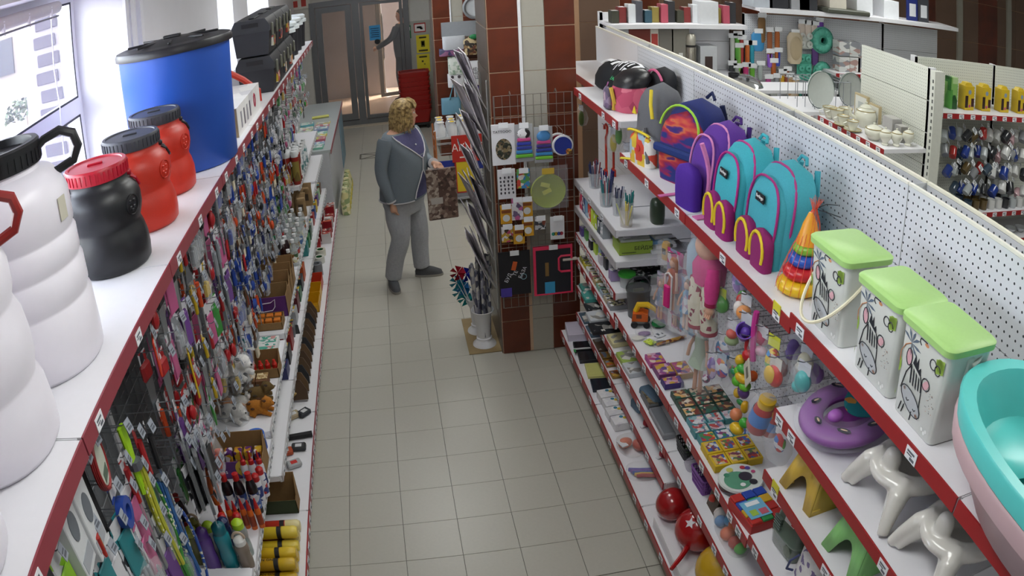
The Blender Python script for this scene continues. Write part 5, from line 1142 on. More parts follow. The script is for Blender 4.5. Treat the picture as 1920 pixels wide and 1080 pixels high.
# ---- slanted pocket rack with folded gift bags, on the pillar's left flank
rk = thing('pocket_rack', 'tall wire rack with tilted pockets beside the tiled pillar', 'rack', (.0, 0, 0))
rw = M('#b4b4b2', .35, .6)
for y in (5.16, 5.5): MB().tube([(.615, y, .35), (.615, y, 2.0)], .006, 6).build('post', rw, rk)
sheets = [printed(('#b0aaae', '#8f8890', '#c8c2c8', '#74707a', '#d6d2d8', '#9a94a0'), 14, .3, k, (1, 1, .4)) for k in range(3)]
TIER = ('lowest', 'second', 'third', 'fourth', 'fifth', 'sixth', 'top')
for lv in range(7):
    z0 = .52 + .215 * lv
    pts = [(.6, 5.16, z0), (.6, 5.5, z0)]
    pk_ = MB(); pk_.tube([(.605, 5.15, z0), (.52, 5.15, z0 + .17), (.52, 5.51, z0 + .17), (.605, 5.51, z0)], .004, 5).tube([(.605, 5.15, z0), (.605, 5.51, z0)], .004, 5)
    for q in linspace(5.2, 5.46, 4): pk_.tube([(.605, q, z0), (.52, q, z0 + .17)], .0022, 4)
    pk_.build('pocket', rw, rk)
    for k in range(4):
        H_ = .33 + .05 * ((lv * 2 + k * 3) % 4) / 3; w_ = .09 + .04 * ((lv + k * 2) % 3) / 2
        ob = tag(MB().rbox(-.003, .003, -w_, w_, 0, H_, .001).build('folded_gift_bag', sheets[(lv + k) % 3], None, (.598 - .013 * k, 5.33 + .025 * ((lv * 3 + k) % 3 - 1), z0 + .006 + .012 * k), (.06 * ((lv + 2 * k) % 3 - 1), -.24 - .045 * k, .07 + .1 * ((k + lv) % 3 - 1))),
                 'folded grey-lilac gift bag in the %s tier of the pocket rack' % TIER[lv], 'gift bag', 'folded gift bags in the %s rack tier' % TIER[lv])
        MB().box(-.0036, -.003, -w_ * .7, w_ * .6, H_ * .35, H_ * .9).build('print_panel', sheets[(lv + k + 1) % 3], ob)
# ---- floor mat, white flower buckets with rolls
mat_ = tag(MB().box(.385, .63, 5.165, 5.74, .0005, .006).build('floor_mat', M('#8f7a55', .7, noise=.15, scale=14)), 'tan linoleum mat under the white flower buckets', 'mat')
def vase(label, x, y, s=1):
    t = thing('flower_bucket', label, 'flower bucket', (x, y, .0065))
    MB().lathe([(0, 0), (.088 * s, 0), (.086 * s, .01), (.06 * s, .035), (.056 * s, .05), (.058 * s, .06), (.05 * s, .065), (.064 * s, .25), (.085 * s, .285), (.083 * s, .288), (.06 * s, .25), (.046 * s, .075), (0, .072)], 28).build('body', M('#d9d9dc', .35, noise=.02), t, smooth=45)
    return t
vase('white flared flower bucket holding patterned rolls', .515, 5.30); vase('white flared flower bucket with foil pinwheels, tucked behind', .50, 5.52)
rollm = printed(('#8a8a96', '#3c3f50', '#b8b4ae', '#6a6a7a', '#c9c6be', '#4a4c5e', '#9a98a0'), 38, .35, 1, (1, 1, .6))
rnd = random.Random(4)
for k in range(15):
    a, q = 2 * pi * k / 15 * 2.4, .045 * (.25 + .75 * (k / 15) ** .5); L_ = .58 + rnd.uniform(-.06, .06)
    x, y = .515 + cos(a) * q, 5.30 + sin(a) * q
    dx, dy = cos(a) * q * .9, sin(a) * q * .5
    o = tag(MB().tube([(0, 0, 0), (dx, dy, L_)], .0125, 8).build('wrapping_roll', rollm, None, (x, y, .085)), 'grey and navy patterned wrapping roll standing in the white flower bucket', 'wrapping roll', 'patterned rolls in the flower bucket')
    MB().tube([(dx, dy, L_), (dx * 1.03, dy * 1.03, L_ + .012)], .009, 8).build('end_plug', M('#7d8088', .5), o)
for k, (u, v, c, nm) in enumerate(((858, 512, '#a01c2c', 'dark red'), (874, 515, '#1c2a9a', 'royal blue'), (857, 530, '#1c7f92', 'teal'), (868, 540, '#1f6fa8', 'bright blue'), (872, 560, '#188a8a', 'sea green'), (862, 548, '#2a9ab0', 'cyan'))):
    p = PY(u, v, 5.47 + .02 * k); t = thing('foil_pinwheel', '%s foil pinwheel flower behind the patterned rolls' % nm, 'pinwheel', p)
    for j in range(6):
        a = j * pi / 3
        MB().add([(0, 0, 0), (cos(a) * .062, -.02, sin(a) * .062), (cos(a + .8) * .058, .015, sin(a + .8) * .058)], [(0, 1, 2)]).build('vane', M(c, .2, .5), t)
    MB().tube([(0, .01, 0), (.50 - p.x, 5.52 - p.y, .09 - p.z)], .003, 5).build('stick', M('#d8d8da', .5), t)
# ---- promotion bin
pbn = thing('promotion_bin', 'wire promotion bin with red АКЦИЯ board and blue band', 'display bin', (.70, 8.72, 0))
for sx in (-.27, .27):
    for sy in (-.2, .2): MB().tube([(sx, sy, 0), (sx, sy, .86)], .011, 6).build('leg', M('#b0683a' if sx < 0 else '#9a9a98', .5), pbn)
for k in range(9): MB().tube([(-.26, -.2, .08 + .034 * k), (.26, -.2, .08 + .034 * k)], .004, 4).build('front_wire', M('#b9bbbe', .35, .5), pbn)
MB().box(-.27, .27, -.2, .2, .06, .07).build('bottom_tray', M('#a8aaac', .4, .4), pbn)
MB().box(-.265, .265, -.212, -.2, .40, .52).build('blue_band', M('#1c2f8a', .45), pbn)
for z in (.6, .72): MB().tube([(-.27, -.2, z), (.27, -.2, z), (.27, .2, z), (-.27, .2, z)], .005, 5, True).build('side_wire', M('#c9cbce', .35, .5), pbn)
bd_ = MB().box(-.1, .27, -.235, -.222, .5, .8).build('red_board', M('#b8281e', .45), pbn)
text('АКЦИЯ', .115, M('#f2e9e6', .5), bd_, (.085, -.2365, .66), (pi / 2, 0, 0), sx=.95)
MB().box(-.02, .05, -.2365, -.2355, .545, .56).build('print', M('#e9d8d4', .5), bd_)
MB().box(-.265, .265, -.19, .19, .76, .78).build('upper_tray', M('#c6c8ca', .5), pbn)
fl = film('#f0f2f4', .5)
for k in range(12):
    i, j = k % 4, k // 4
    t = thing('wrapped_candle', 'white film-wrapped gift with yellow flower bow in the promotion bin', 'gift', (.70 - .2 + .125 * i, 8.72 - .13 + .13 * j, .782), group='white gifts in the promotion bin')
    soft([(0, 0, 0, .05, .05, .8), (.09, 0, 0, .055, .055, .8), (.13, 0, 0, .03, .03, .9), (.16, 0, 0, .045, .045, 1)], 12).build('film_wrap', M('#dfe1e4', .3), t, smooth=60)
    MB().ball((0, -.01, .155), (.032, .032, .016), 8, 5).build('bow', M('#d9b83a' if k % 3 else '#e2dccf', .5), t)
yb = thing('yellow_board', 'yellow price board with red border hung on the promotion bin', 'sign', PY(874, 330, 8.5)); MB().rbox(-.12, .12, -.006, .006, -.19, .19, .02).build('red_border', M('#b02a22', .5), yb); MB().box(-.1, .1, -.009, -.006, -.17, .17).build('yellow_face', M('#d0b420', .5), yb)
# ---- bags hung on the second pillar
def hang2(name, label, cat, u, v, w, h, m, d=.1): 
    o = tag(soft([(-h / 2, 0, 0, w / 2, d / 2, .4), (h * .3, 0, 0, w / 2, d / 2, .4), (h / 2, 0, 0, w / 2, d / 4, .4)], 16).build(name, m, None, PY(u, v, 10.5), smooth=50), label, cat)
    return o
pl_ = tag(MB().box(-.27, .27, -.01, .01, -.1, .11).build('grey_sign_board', M('#8f9296', .6), None, PY(866, 55, 10.55)), 'plain grey board above the hanging shoppers on the far pillar', 'board')
hang2('paper_shopper', 'silver paper gift bag with white label on the far pillar', 'bag', 851, 80, .3, .18, M('#b4b6ba', .4))
hang2('paper_shopper', 'brown and gold gift bag with green bow', 'bag', 880, 85, .2, .25, printed(('#4a3324', '#8a6a44', '#2a2420', '#c9b48a', '#6a3a2a'), 30))
MB().ball((.06, -.05, .12), (.06, .03, .035), 8, 6).build('green_bow', M('#1f7a46', .5), bpy.data.objects['paper_shopper.001'])
hang2('paper_shopper', 'purple patterned gift bag below the silver one', 'bag', 846, 97, .32, .1, printed(('#5a3a6a', '#7a4a5a', '#3a3a5a', '#8a5a7a'), 14))
hang2('paper_shopper', 'pale bag with green leaf print', 'bag', 857, 122, .24, .24, printed(('#d2d6cc', '#cfd4ca', '#8aa08a', '#d6dad0', '#b4c0b0', '#d2d6cc'), 34))
hang2('paper_shopper', 'white bag with two dark dots under the leaf-print bag', 'bag', 855, 150, .22, .18, M('#d8d8da', .5))
for dx in (-.05, .04): MB().lathe([(0, 0), (.022, 0), (.022, .003), (0, .003)], 10, T3((dx, -.052, .05), rx=pi / 2)).build('dark_dot', M('#4a4448', .6), bpy.data.objects['paper_shopper.004'])
o = hang2('paper_shopper', 'white bag with bold black lettering НЕСУ МНОГО ВЕЩЕЙ', 'bag', 889, 136, .28, .33, M('#dcdcde', .5))
for k, s_ in enumerate(('НЕСУ', 'МНОГО', 'ВЕЩЕЙ')): text(s_, .065, M('#2c2e34', .6), o, (.04, -.053, .05 - .055 * k), (pi / 2, 0, 0))
hang2('paper_shopper', 'violet bag behind the lettered white bag', 'bag', 895, 170, .16, .14, M('#4a3a8a', .5)); hang2('paper_shopper', 'sky blue bag with ribbon handles low on the far pillar', 'bag', 846, 198, .26, .22, M('#6a9ab0', .5))
MB().tube([(-.02, -.05, .09), (.04, -.05, .3), (.11, -.05, .09)], .012, 5).build('ribbon_handle', M('#5a9aa8', .5), bpy.data.objects['paper_shopper.007'])
mir = thing('wall_clock', 'round silver wall clock high on the far pillar', 'clock', PY(890, 14, 10.5)); MB().tube([(.14 * cos(a), 0, .14 * sin(a)) for a in linspace(0, 2 * pi * 23 / 24, 24)], .022, 8, True).build('rim', M('#8f9296', .4, .4), mir); MB().lathe([(0, 0), (.135, 0), (.135, .01), (0, .01)], 24, T3((0, .01, 0), rx=pi / 2)).build('face', M('#c9cdd2', .4), mir)
# ---- stack of red shopping baskets
bs = 0
for k in range(9):
    t = thing('shopping_basket', 'red plastic shopping basket, ' + ('lowest' if k == 0 else 'topmost' if k == 8 else ('second', 'third', 'fourth', 'fifth', 'sixth', 'seventh', 'eighth')[k - 1] + ' from the floor') + ' in the stack by the entrance', 'basket', (.36, 12.45, .1 + .075 * k), group='stacked red baskets')
    m_ = M('#9c1c16', .4); mb = MB()
    n_ = loft([(0, rrect(.19, .12, .03)), (.2, rrect(.235, .155, .04))], mb, cap1=False); loft([(.19, rrect(.24, .16, .04)), (.215, rrect(.245, .165, .04)), (.215, rrect(.228, .148, .035))], mb, cap0=False, cap1=False)
    b_ = mb.build('body', m_, t)
    if k > 6:
        for i in range(6):
            for j in range(2): MB().rbox(-.02, .02, -.003, .003, -.008, .008, .002).build('slot', M('#4a0d0b', .6), b_, (-.16 + .064 * i, -.143, .06 + .06 * j), (.16, 0, 0))
    MB().tube([(-.2, 0, .21), (-.19, .13, .215), (.19, .13, .215), (.2, 0, .21)], .008, 5).build('handle', m_, t)
ct = thing('basket_cart', 'dark wheeled base under the red shopping baskets', 'cart', (.36, 12.45, 0)); MB().box(-.2, .2, -.13, .13, .06, .095).build('deck', M('#2c2a2a', .6), ct)
for sx in (-.17, .17):
    for sy in (-.1, .1): MB().lathe([(0, -.012), (.03, -.012), (.03, .012), (0, .012)], 12, T3((sx, sy, .03), rx=pi / 2)).build('wheel', M('#1a1a1c', .6), ct)
bsd = tag(MB().rbox(-.21, .23, -.012, .012, 0, .78, .01).build('basket_rack_board', M('#a2201a', .45), None, (.36, 12.68, .02)), 'upright red plastic board behind the basket stack', 'board')
MB().tube([(-.2, -.02, .76), (.22, -.02, .76)], .02, 8).build('top_rail', M('#b02a20', .4), bsd)
# ---- floor sticker, far low counter
fx = thing('floor_marking', 'dark frame with cross taped on the floor near the entrance', 'floor marking', (-.27, 11.0, .0006))
for a, b_ in (((-.24, -.13), (.26, -.13)), ((-.24, .13), (.26, .13)), ((-.24, -.13), (-.24, .13)), ((.26, -.13), (.26, .13)), ((-.24, -.13), (.26, .13)), ((-.24, .13), (.26, -.13))):
    d = Vector((b_[0] - a[0], b_[1] - a[1], 0)); L_ = d.length
    MB().box(0, L_, -.012, .012, 0, .0015, T3((a[0], a[1], 0), atan2(d.y, d.x))).build('tape', M('#6b675f', .7), fx)
co = thing('low_counter', 'low grey-topped counter at the end of the tool gondola', 'counter', (-.98, 9.75, 0))
MB().box(-.27, .27, -1.3, 1.45, .77, .8).build('top', M('#aab0b0', .4), co); MB().box(-.24, .25, -1.3, 1.43, 0, .77).build('body', M('#b4b6ba', .5), co); MB().box(.27, .276, -1.3, 1.45, .755, .8).build('price_strip', red_strip2, co)
MB().box(.251, .258, .7, 1.43, .02, .76).build('blue_end_panel', M('#6f90a0', .5), co)
rnd = random.Random(9); pal = ['#b8c84a', '#7ab8a0', '#c9d6b0', '#8a9ac0', '#d9dcd6', '#c06a7a', '#6ab0b8', '#d8c85a']
for k in range(16):
    i, j = k % 2, k // 2
    carton('magazine', '%s covered magazine lying on the far low counter' % ('lime', 'mint', 'pale green', 'lavender blue', 'white', 'rose', 'aqua', 'yellow')[k % 8], 'magazine', -1.08 + .2 * i, 8.6 + .17 * j, .8, .17, .15, .012 + .01 * (k % 3), M(pal[k % 8], .35), printed((pal[k % 8], '#e2e4e0', pal[(k + 3) % 8], '#9aa0a4'), 22, .35, k), rnd.uniform(-.1, .1), 'magazines on the low counter')
tag(MB().tube([(-.1, 0, .0), (.12, .03, .0)], .018, 8).build('paper_roll', M('#c9c86a', .5), None, (-.95, 10.15, .82)), 'yellow-green paper roll lying on the low counter', 'roll')
pst = thing('poster', 'row of red marked posters high on the wall by the entrance', 'poster', PY(567, 6, 13.03)); MB().box(-.2, .12, -.004, 0, -.1, .12).build('sheet', M('#d6d2c8', .6), pst); MB().box(-.15, -.08, -.006, -.004, -.06, .05).build('red_print', M('#b8403a', .6), pst); MB().box(-.02, .06, -.006, -.004, -.06, .08).build('red_print', M('#b8403a', .6), pst)
def ringpt(levels, z, a, off=0.0):
    """point on a lofted torso at height z, angle a (0 = forward)"""
    for i in range(len(levels) - 1):
        z0, z1 = levels[i][0], levels[i + 1][0]
        if z0 <= z <= z1:
            t = (z - z0) / (z1 - z0); l = [p + (q - p) * t for p, q in zip(levels[i], levels[i + 1])]
            return Vector((l[1] + (l[3] + off) * sgnp(cos(a), l[5]), l[2] + (l[4] + off) * sgnp(sin(a), l[5]), z))
    return Vector((0, 0, z))
def limb(mb, pts, rad, n=12): mb.tube(pts, rad, n)
def smooth_path(pts, k=4):
    P = [Vector(p) for p in pts]; out = []
    for i in range(len(P) - 1):
        p0, p1, p2, p3 = P[max(0, i - 1)], P[i], P[i + 1], P[min(len(P) - 1, i + 2)]
        for j in range(k):
            t = j / k; out.append(.5 * ((2 * p1) + (-p0 + p2) * t + (2 * p0 - 5 * p1 + 4 * p2 - p3) * t * t + (-p0 + 3 * p1 - 3 * p2 + p3) * t ** 3))
    return out + [P[-1]]
def lerp_list(r, k=4):
    out = []
    for i in range(len(r) - 1): out += [r[i] + (r[i + 1] - r[i]) * j / k for j in range(k)]
    return out + [r[-1]]
def hand(mb, wrist, fwd, palm_n, s=1, curl=.5):
    """palm + five bent fingers; fwd along the hand, palm_n out of the palm"""
    f = Vector(fwd).normalized(); n = Vector(palm_n); n = (n - f * n.dot(f)).normalized(); side = f.cross(n)
    w = Vector(wrist)
    mb.tube([w - f * .02, w + f * .02, w + f * .06 * s, w + f * .085 * s], [.022 * s, .027 * s, .034 * s, .03 * s], 10)
    for i, (o, L_) in enumerate(((-.03, .06), (-.01, .07), (.01, .068), (.029, .052))):
        b = w + f * .075 * s + side * o * s; c1 = curl
        p1 = b + (f * cos(c1 * .5) + n * sin(c1 * .5)) * L_ * .45 * s; p2 = p1 + (f * cos(c1 * 1.6) + n * sin(c1 * 1.6)) * L_ * .33 * s; p3 = p2 + (f * cos(c1 * 2.4) + n * sin(c1 * 2.4)) * L_ * .25 * s
        mb.tube([b, p1, p2, p3], [.0095 * s, .009 * s, .0085 * s, .007 * s], 7)
    b = w + f * .03 * s - side * .026 * s
    mb.tube([b, b - side * .022 * s + f * .025 * s + n * .008, b - side * .026 * s + f * .055 * s + n * .02], [.012 * s, .0105 * s, .008 * s], 7)
def person(label, loc, rot, C):
    t = thing('person', label, 'person', loc, rot)
    tz = C['torso']
    # ---- body: one continuous surface (union by voxel remesh)
    b = MB()
    soft([(z, x, y, rx * .86, ry * .86, e) for z, x, y, rx, ry, e in tz], 20, mb=b)
    hx, hy, hz = C['head']; hr = C.get('head_rot', 0); H = Matrix.Translation((hx, hy, hz)) @ Matrix.Rotation(hr, 4, 'Z') @ Matrix.Rotation(C.get('head_nod', 0), 4, 'Y')
    b.tube([(tz[-1][1], tz[-1][2], tz[-1][0] - .05), H @ Vector((-.015, 0, -.07))], [.06, .052], 12)
    soft([(-.115, .035, 0, .03, .03, 1), (-.1, .025, 0, .055, .045, .95), (-.06, .01, 0, .078, .062, .95), (-.01, 0, 0, .09, .072, 1), (.04, -.005, 0, .095, .075, 1), (.08, -.01, 0, .08, .066, 1), (.105, -.012, 0, .045, .04, 1), (.115, -.012, 0, .012, .012, 1)], 20, H, b)
    b.add(*nose_mesh(), H)
    for s in (-1, 1): b.ball((-.005, s * .074, -.01), (.018, .008, .03), 8, 6, H)
    for arm in ('arm_r', 'arm_l'):
        P = smooth_path(C[arm]); b.tube(P, lerp_list([.05, .045, .04, .034, .024]) if len(C[arm]) == 5 else lerp_list([.048, .04, .026], 4), 10)
    hand(b, *C['hand_r']); hand(b, *C['hand_l'])
    for leg in ('leg_r', 'leg_l'): b.tube(smooth_path(C[leg]), lerp_list([.085, .078, .055, .05, .035]), 10)
    body = b.build('body', M('#c99a80', .55, noise=.06, scale=40), t, smooth=80)
    md = body.modifiers.new('union', 'REMESH'); md.mode = 'VOXEL'; md.voxel_size = C.get('voxel', .0075); md.use_smooth_shade = True
    ms = body.modifiers.new('soften', 'SMOOTH'); ms.iterations = 2; ms.factor = .5
    # ---- face
    if C.get('face', True):
        for s in (-1, 1):
            MB().ball((.082, s * .03, .008), (.008, .012, .007), 10, 6, H).build('eye', M('#ece6e2', .3), t)
            MB().ball((.0885, s * .03, .008), (.003, .005, .005), 8, 5, H).build('iris', M('#33291f', .3), t)
            MB().tube([H @ Vector((.086, s * .015, .03)), H @ Vector((.088, s * .03, .034)), H @ Vector((.078, s * .048, .03))], .003, 5).build('eyebrow', M('#7a6040', .7), t)
        MB().tube([H @ Vector((.073, -.022, -.065)), H @ Vector((.085, 0, -.063)), H @ Vector((.073, .022, -.065))], .0055, 6).build('mouth', M('#a35a54', .5), t)
    return t, H
def nose_mesh():
    V = [(.085, 0, .02), (.115, 0, -.03), (.09, .017, -.036), (.09, -.017, -.036), (.08, 0, -.045)]
    return V, [(0, 2, 1), (0, 1, 3), (1, 2, 4), (1, 4, 3), (0, 3, 2), (2, 3, 4)]
# ------------- the shopper
TW = [(.78, -.01, 0, .155, .2, .85), (.86, 0, 0, .168, .208, .85), (.98, .018, 0, .175, .2, .85), (1.08, .03, 0, .172, .188, .85), (1.18, .035, 0, .172, .188, .85), (1.25, .025, 0, .15, .195, .85), (1.32, .012, 0, .115, .2, .85), (1.37, .005, 0, .082, .165, .85), (1.4, .005, .0, .06, .085, .9)]
Cw = dict(torso=TW, head=(.055, .03, 1.515), head_rot=.5, head_nod=.0,
          arm_r=[(.0, -.185, 1.335), (-.02, -.235, 1.19), (-.03, -.25, 1.06), (.0, -.24, .93), (.02, -.215, .82)],
          arm_l=[(.0, .185, 1.335), (.05, .23, 1.2), (.09, .235, 1.08), (.18, .17, 1.06), (.25, .115, 1.07)],
          hand_r=((.022, -.212, .80), (.12, .1, -1), (.2, 1, 0), .95, .35), hand_l=((.26, .108, 1.07), (1, -.35, -.12), (.15, -.2, -1), .95, .95),
          leg_r=[(-.005, -.09, .8), (.0, -.115, .62), (.03, -.15, .46), (-.03, -.165, .28), (-.075, -.173, .09)],
          leg_l=[(.0, .085, .8), (.02, .1, .62), (.05, .115, .46), (.035, .125, .28), (.035, .128, .09)])
wm, HW = person('person in grey cardigan and jeans holding a brown patterned gift bag', (.03, 6.6, 0), -.61, Cw)
knit = M('#737d86', .9, noise=.14, scale=160, bump=.25); denim = M('#9c9ea2', .85, noise=.16, scale=60, bump=.1); violet = M('#4c4a72', .8, noise=.2, scale=50)
cg = MB(); CL = [(z, x, y, rx + .012, ry + .012, e) for z, x, y, rx, ry, e in TW[:-1]]
CL[0] = (.79, -.005, 0, .178, .222, .85)
soft(CL, 32, mb=cg); co_ = cg.build('cardigan', knit, wm, smooth=70)
rs_ = [.062, .068, .063, .06, .058, .055, .054, .052, .05, .05, .049, .047, .045, .044, .043, .042, .041]
for arm in ('arm_r', 'arm_l'):
    P = smooth_path(Cw[arm]); MB().tube(P, [r * 1.06 for r in rs_[:len(P)]], 16).build('sleeve', knit, wm, smooth=70)
    e_ = P[-1]; d_ = (P[-1] - P[-2]).normalized(); MB().tube([e_ - d_ * .008, e_ + d_ * .006], .046, 14).build('cuff_edge', M('#c9c8cc', .8), wm)
# violet top in the V-neck and below the button, white edging
def patch(name, edge, mat, off):
    """edge: list of (z, a0, a1)"""
    m_ = MB(); n = 9
    m_.grid(lambda i, j: ringpt(CL, edge[min(len(edge) - 1, round(j * (len(edge) - 1)))][0], edge[round(j * (len(edge) - 1))][1] + (edge[round(j * (len(edge) - 1))][2] - edge[round(j * (len(edge) - 1))][1]) * i, off), n, len(edge))
    return m_.build(name, mat, wm, smooth=70)
V1 = [(1.365, -1.15, .95), (1.34, -.95, .8), (1.3, -.72, .62), (1.25, -.48, .42), (1.2, -.26, .22), (1.155, -.05, .03)]
V2 = [(1.04, -.02, .02), (.98, -.12, .16), (.92, -.2, .32), (.86, -.26, .45), (.81, -.3, .55)]
patch('neckline_top', V1, violet, .004); patch('shirt_hem', V2, violet, .004)
for ed in (V1, V2):
    for s in (1, 2): MB().tube([ringpt(CL, e[0], e[s], .007) for e in ed], .0055, 6).build('white_edging', M('#d2d0d4', .8), co_)
MB().tube([ringpt(CL, .795, a, .004) for a in linspace(-2.9, -.35, 24)], .006, 6).build('hem_edging', M('#b9b8be', .8), co_)
MB().tube([ringpt(CL, 1.155, .0, .007), ringpt(CL, 1.09, 0, .007), ringpt(CL, 1.04, 0, .007)], .005, 6).build('button_band', M('#d2d0d4', .8), co_)
MB().ball(ringpt(CL, 1.27, -.1, .012), .008, 8, 6).build('pendant', M('#dcdce0', .3, .6), wm)
# trousers
tr_ = MB(); soft([(.66, .0, 0, .13, .19, .85), (.74, -.005, 0, .155, .205, .85), (.82, 0, 0, .165, .208, .85)], 24, mb=tr_)
for leg in ('leg_r', 'leg_l'):
    P = smooth_path(Cw[leg]); rr = lerp_list([.115, .108, .082, .077, .072]); tr_.tube([P[k] for k in range(len(P))], rr, 18)
tro = tr_.build('trousers', denim, wm, smooth=70); tro.modifiers.new('union', 'REMESH').voxel_size = .009; tro.modifiers[0].mode = 'VOXEL'; tro.modifiers[0].use_smooth_shade = True
sm = tro.modifiers.new('soften', 'SMOOTH'); sm.iterations = 3
def shoe(parent, x, y, rot, col, sole='#8a8780'):
    T = T3((x, y, 0), rot)
    soft([(.018, .05, 0, .125, .042, .8), (.05, .045, 0, .12, .042, .85), (.075, .02, 0, .085, .04, .9), (.095, -.025, 0, .045, .037, 1), (.11, -.03, 0, .04, .035, 1)], 20, T).build('shoe', M(col, .85, noise=.12, scale=90), parent, smooth=60)
    soft([(0, .05, 0, .128, .045, .8), (.02, .05, 0, .13, .046, .8)], 20, T).build('sole', M(sole, .7), parent)
shoe(wm, -.085, -.175, -.75, '#54565a'); shoe(wm, .045, .13, .5, '#4c4d50')
# hair
hr_ = MB(); rnd = random.Random(11)
soft([(-.12, -.05, 0, .06, .075, .9), (-.06, -.045, 0, .075, .088, .95), (.0, -.035, 0, .085, .096, 1), (.05, -.02, 0, .105, .096, 1), (.09, -.01, 0, .095, .085, 1), (.12, -.01, 0, .06, .055, 1), (.132, -.01, 0, .02, .02, 1)], 20, HW, hr_)
for k in range(330):
    a = rnd.uniform(.55, 2 * pi - .55); z = rnd.uniform(-.04, .12); r_ = math.sqrt(max(.03, 1 - (max(0, z - .0) / .135) ** 2))
    p = Vector((-.02 + .1 * r_ * cos(a), .098 * r_ * sin(a), z)); L_ = rnd.uniform(.07, .14); pts = []
    for j in range(5):
        q = j / 4; wv = .008 * sin(j * 2.2 + k)
        pts.append(HW @ (p + Vector((cos(a) * (.012 * q + wv), sin(a) * (.012 * q + wv), -L_ * q - .01 * q))))
    hr_.tube(pts, [.0065, .0075, .007, .006, .003], 4)
for k in range(60):
    y_ = rnd.uniform(-.06, .07); pts = [HW @ Vector((.02 + .02 * rnd.random(), y_ * .6, .125)), HW @ Vector((.08, y_ * .9, .095)), HW @ Vector((.098, y_ * 1.15, .055 + rnd.uniform(-.01, .012)))]
    hr_.tube(pts, [.008, .008, .004], 4)
hm, nt, bb = newmat('blond_hair'); nz = nt.nodes.new('ShaderNodeTexNoise'); nz.inputs['Scale'].default_value = 38; nz.inputs['Detail'].default_value = 4; crr = nt.nodes.new('ShaderNodeValToRGB')
crr.color_ramp.elements[0].position = .35; crr.color_ramp.elements[0].color = lin('#6d5530'); crr.color_ramp.elements[1].position = .68; crr.color_ramp.elements[1].color = lin('#c9ad74'); bb.inputs['Roughness'].default_value = .5
tcx = nt.nodes.new('ShaderNodeTexCoord'); nt.links.new(tcx.outputs['Object'], nz.inputs['Vector']); nt.links.new(nz.outputs['Fac'], crr.inputs[0]); nt.links.new(crr.outputs[0], bb.inputs['Base Color'])
hr_.build('hair', hm, wm, smooth=60)
# gift bag in her hand
gbag = thing('gift_bag', 'brown patterned flat gift bag held in the hand', 'gift bag', PY(829, 362, 6.37), .12)
MB().rbox(-.125, .125, -.014, .014, -.225, .215, .006).build('bag_body', printed(('#5a4640', '#6e5850', '#4a3a36', '#7d6a60', '#3f302e', '#9a887c', '#5a4640'), 34, .4, 2), gbag)
MB().box(-.1, .0, -.0155, -.014, -.085, -.03).build('paper_label', M('#b4b0ac', .6), gbag)
MB().rbox(-.125, -.03, -.0152, -.0138, -.21, .2, .001).build('light_panel', printed(('#8a7a70', '#a29488', '#6e5c54', '#b4a89c', '#5f4c46'), 46, .4, 4), gbag)
# ------------- man behind the glass door
TM = [(.85, 0, 0, .13, .185, .85), (1.0, .01, 0, .14, .19, .85), (1.15, .01, 0, .14, .2, .85), (1.3, .0, 0, .13, .22, .85), (1.42, 0, 0, .1, .21, .85), (1.48, 0, 0, .07, .15, .85), (1.51, 0, 0, .055, .08, .9)]
Cm = dict(torso=TM, head=(.02, 0, 1.635), head_rot=.3, voxel=.011, face=True,
          arm_r=[(0, -.21, 1.42), (-.02, -.25, 1.25), (.0, -.26, 1.12), (.05, -.25, 1.0), (.1, -.23, .9)], arm_l=[(0, .21, 1.42), (.05, .27, 1.28), (.12, .3, 1.2), (.25, .32, 1.12), (.36, .32, 1.06)],
          hand_r=((.1, -.23, .88), (.1, 0, -1), (0, 1, 0), 1, .4), hand_l=((.37, .32, 1.055), (1, 0, -.3), (0, -1, -.3), 1, .8),
          leg_r=[(0, -.1, .85), (0, -.11, .66), (.03, -.11, .48), (.01, -.11, .3), (0, -.11, .09)], leg_l=[(0, .1, .85), (.02, .11, .66), (.05, .11, .48), (.03, .11, .3), (.02, .11, .09)])
mn, HM = person('person in dark jacket behind the glass door, reaching for the second door', (.28, 14.75, 0), 2.6, Cm)
jk = M('#3c4046', .85, noise=.12, scale=40); CLm = [(z, x, y, rx + .014, ry + .014, e) for z, x, y, rx, ry, e in TM[:-1]]
soft(CLm, 28).build('jacket', jk, mn, smooth=70)
for arm in ('arm_r', 'arm_l'):
    P = smooth_path(Cm[arm]); MB().tube(P, [r * 1.12 for r in rs_[:len(P)]], 14).build('sleeve', jk, mn, smooth=70)
tm_ = MB(); soft([(.72, 0, 0, .12, .18, .85), (.86, 0, 0, .145, .195, .85)], 20, mb=tm_)
for leg in ('leg_r', 'leg_l'): tm_.tube(smooth_path(Cm[leg]), lerp_list([.105, .095, .075, .07, .07]), 14)
tm_.build('trousers', M('#22242c', .85), mn, smooth=70)
shoe(mn, 0, -.11, -.1, '#2a2624'); shoe(mn, .02, .11, .1, '#2a2624')
hh = MB(); soft([(-.05, -.05, 0, .06, .07, .9), (.02, -.03, 0, .085, .083, 1), (.07, -.015, 0, .096, .083, 1), (.11, -.012, 0, .06, .055, 1), (.125, -.012, 0, .02, .02, 1)], 18, HM, hh); hh.build('hair', M('#3f362e', .7, noise=.3, scale=60), mn, smooth=60)
steel = M('#9da2a8', .3, .8); wood = M('#a8814f', .6); bag_film = film('#eef1f4', .12)
ME_HOOK = MB().tube([(0, 0, 0), (.3, 0, .004), (.315, 0, .014)], .0022, 4).tube([(.0, -.03, 0), (.0, .03, 0)], .002, 4).mesh(mesh_m)
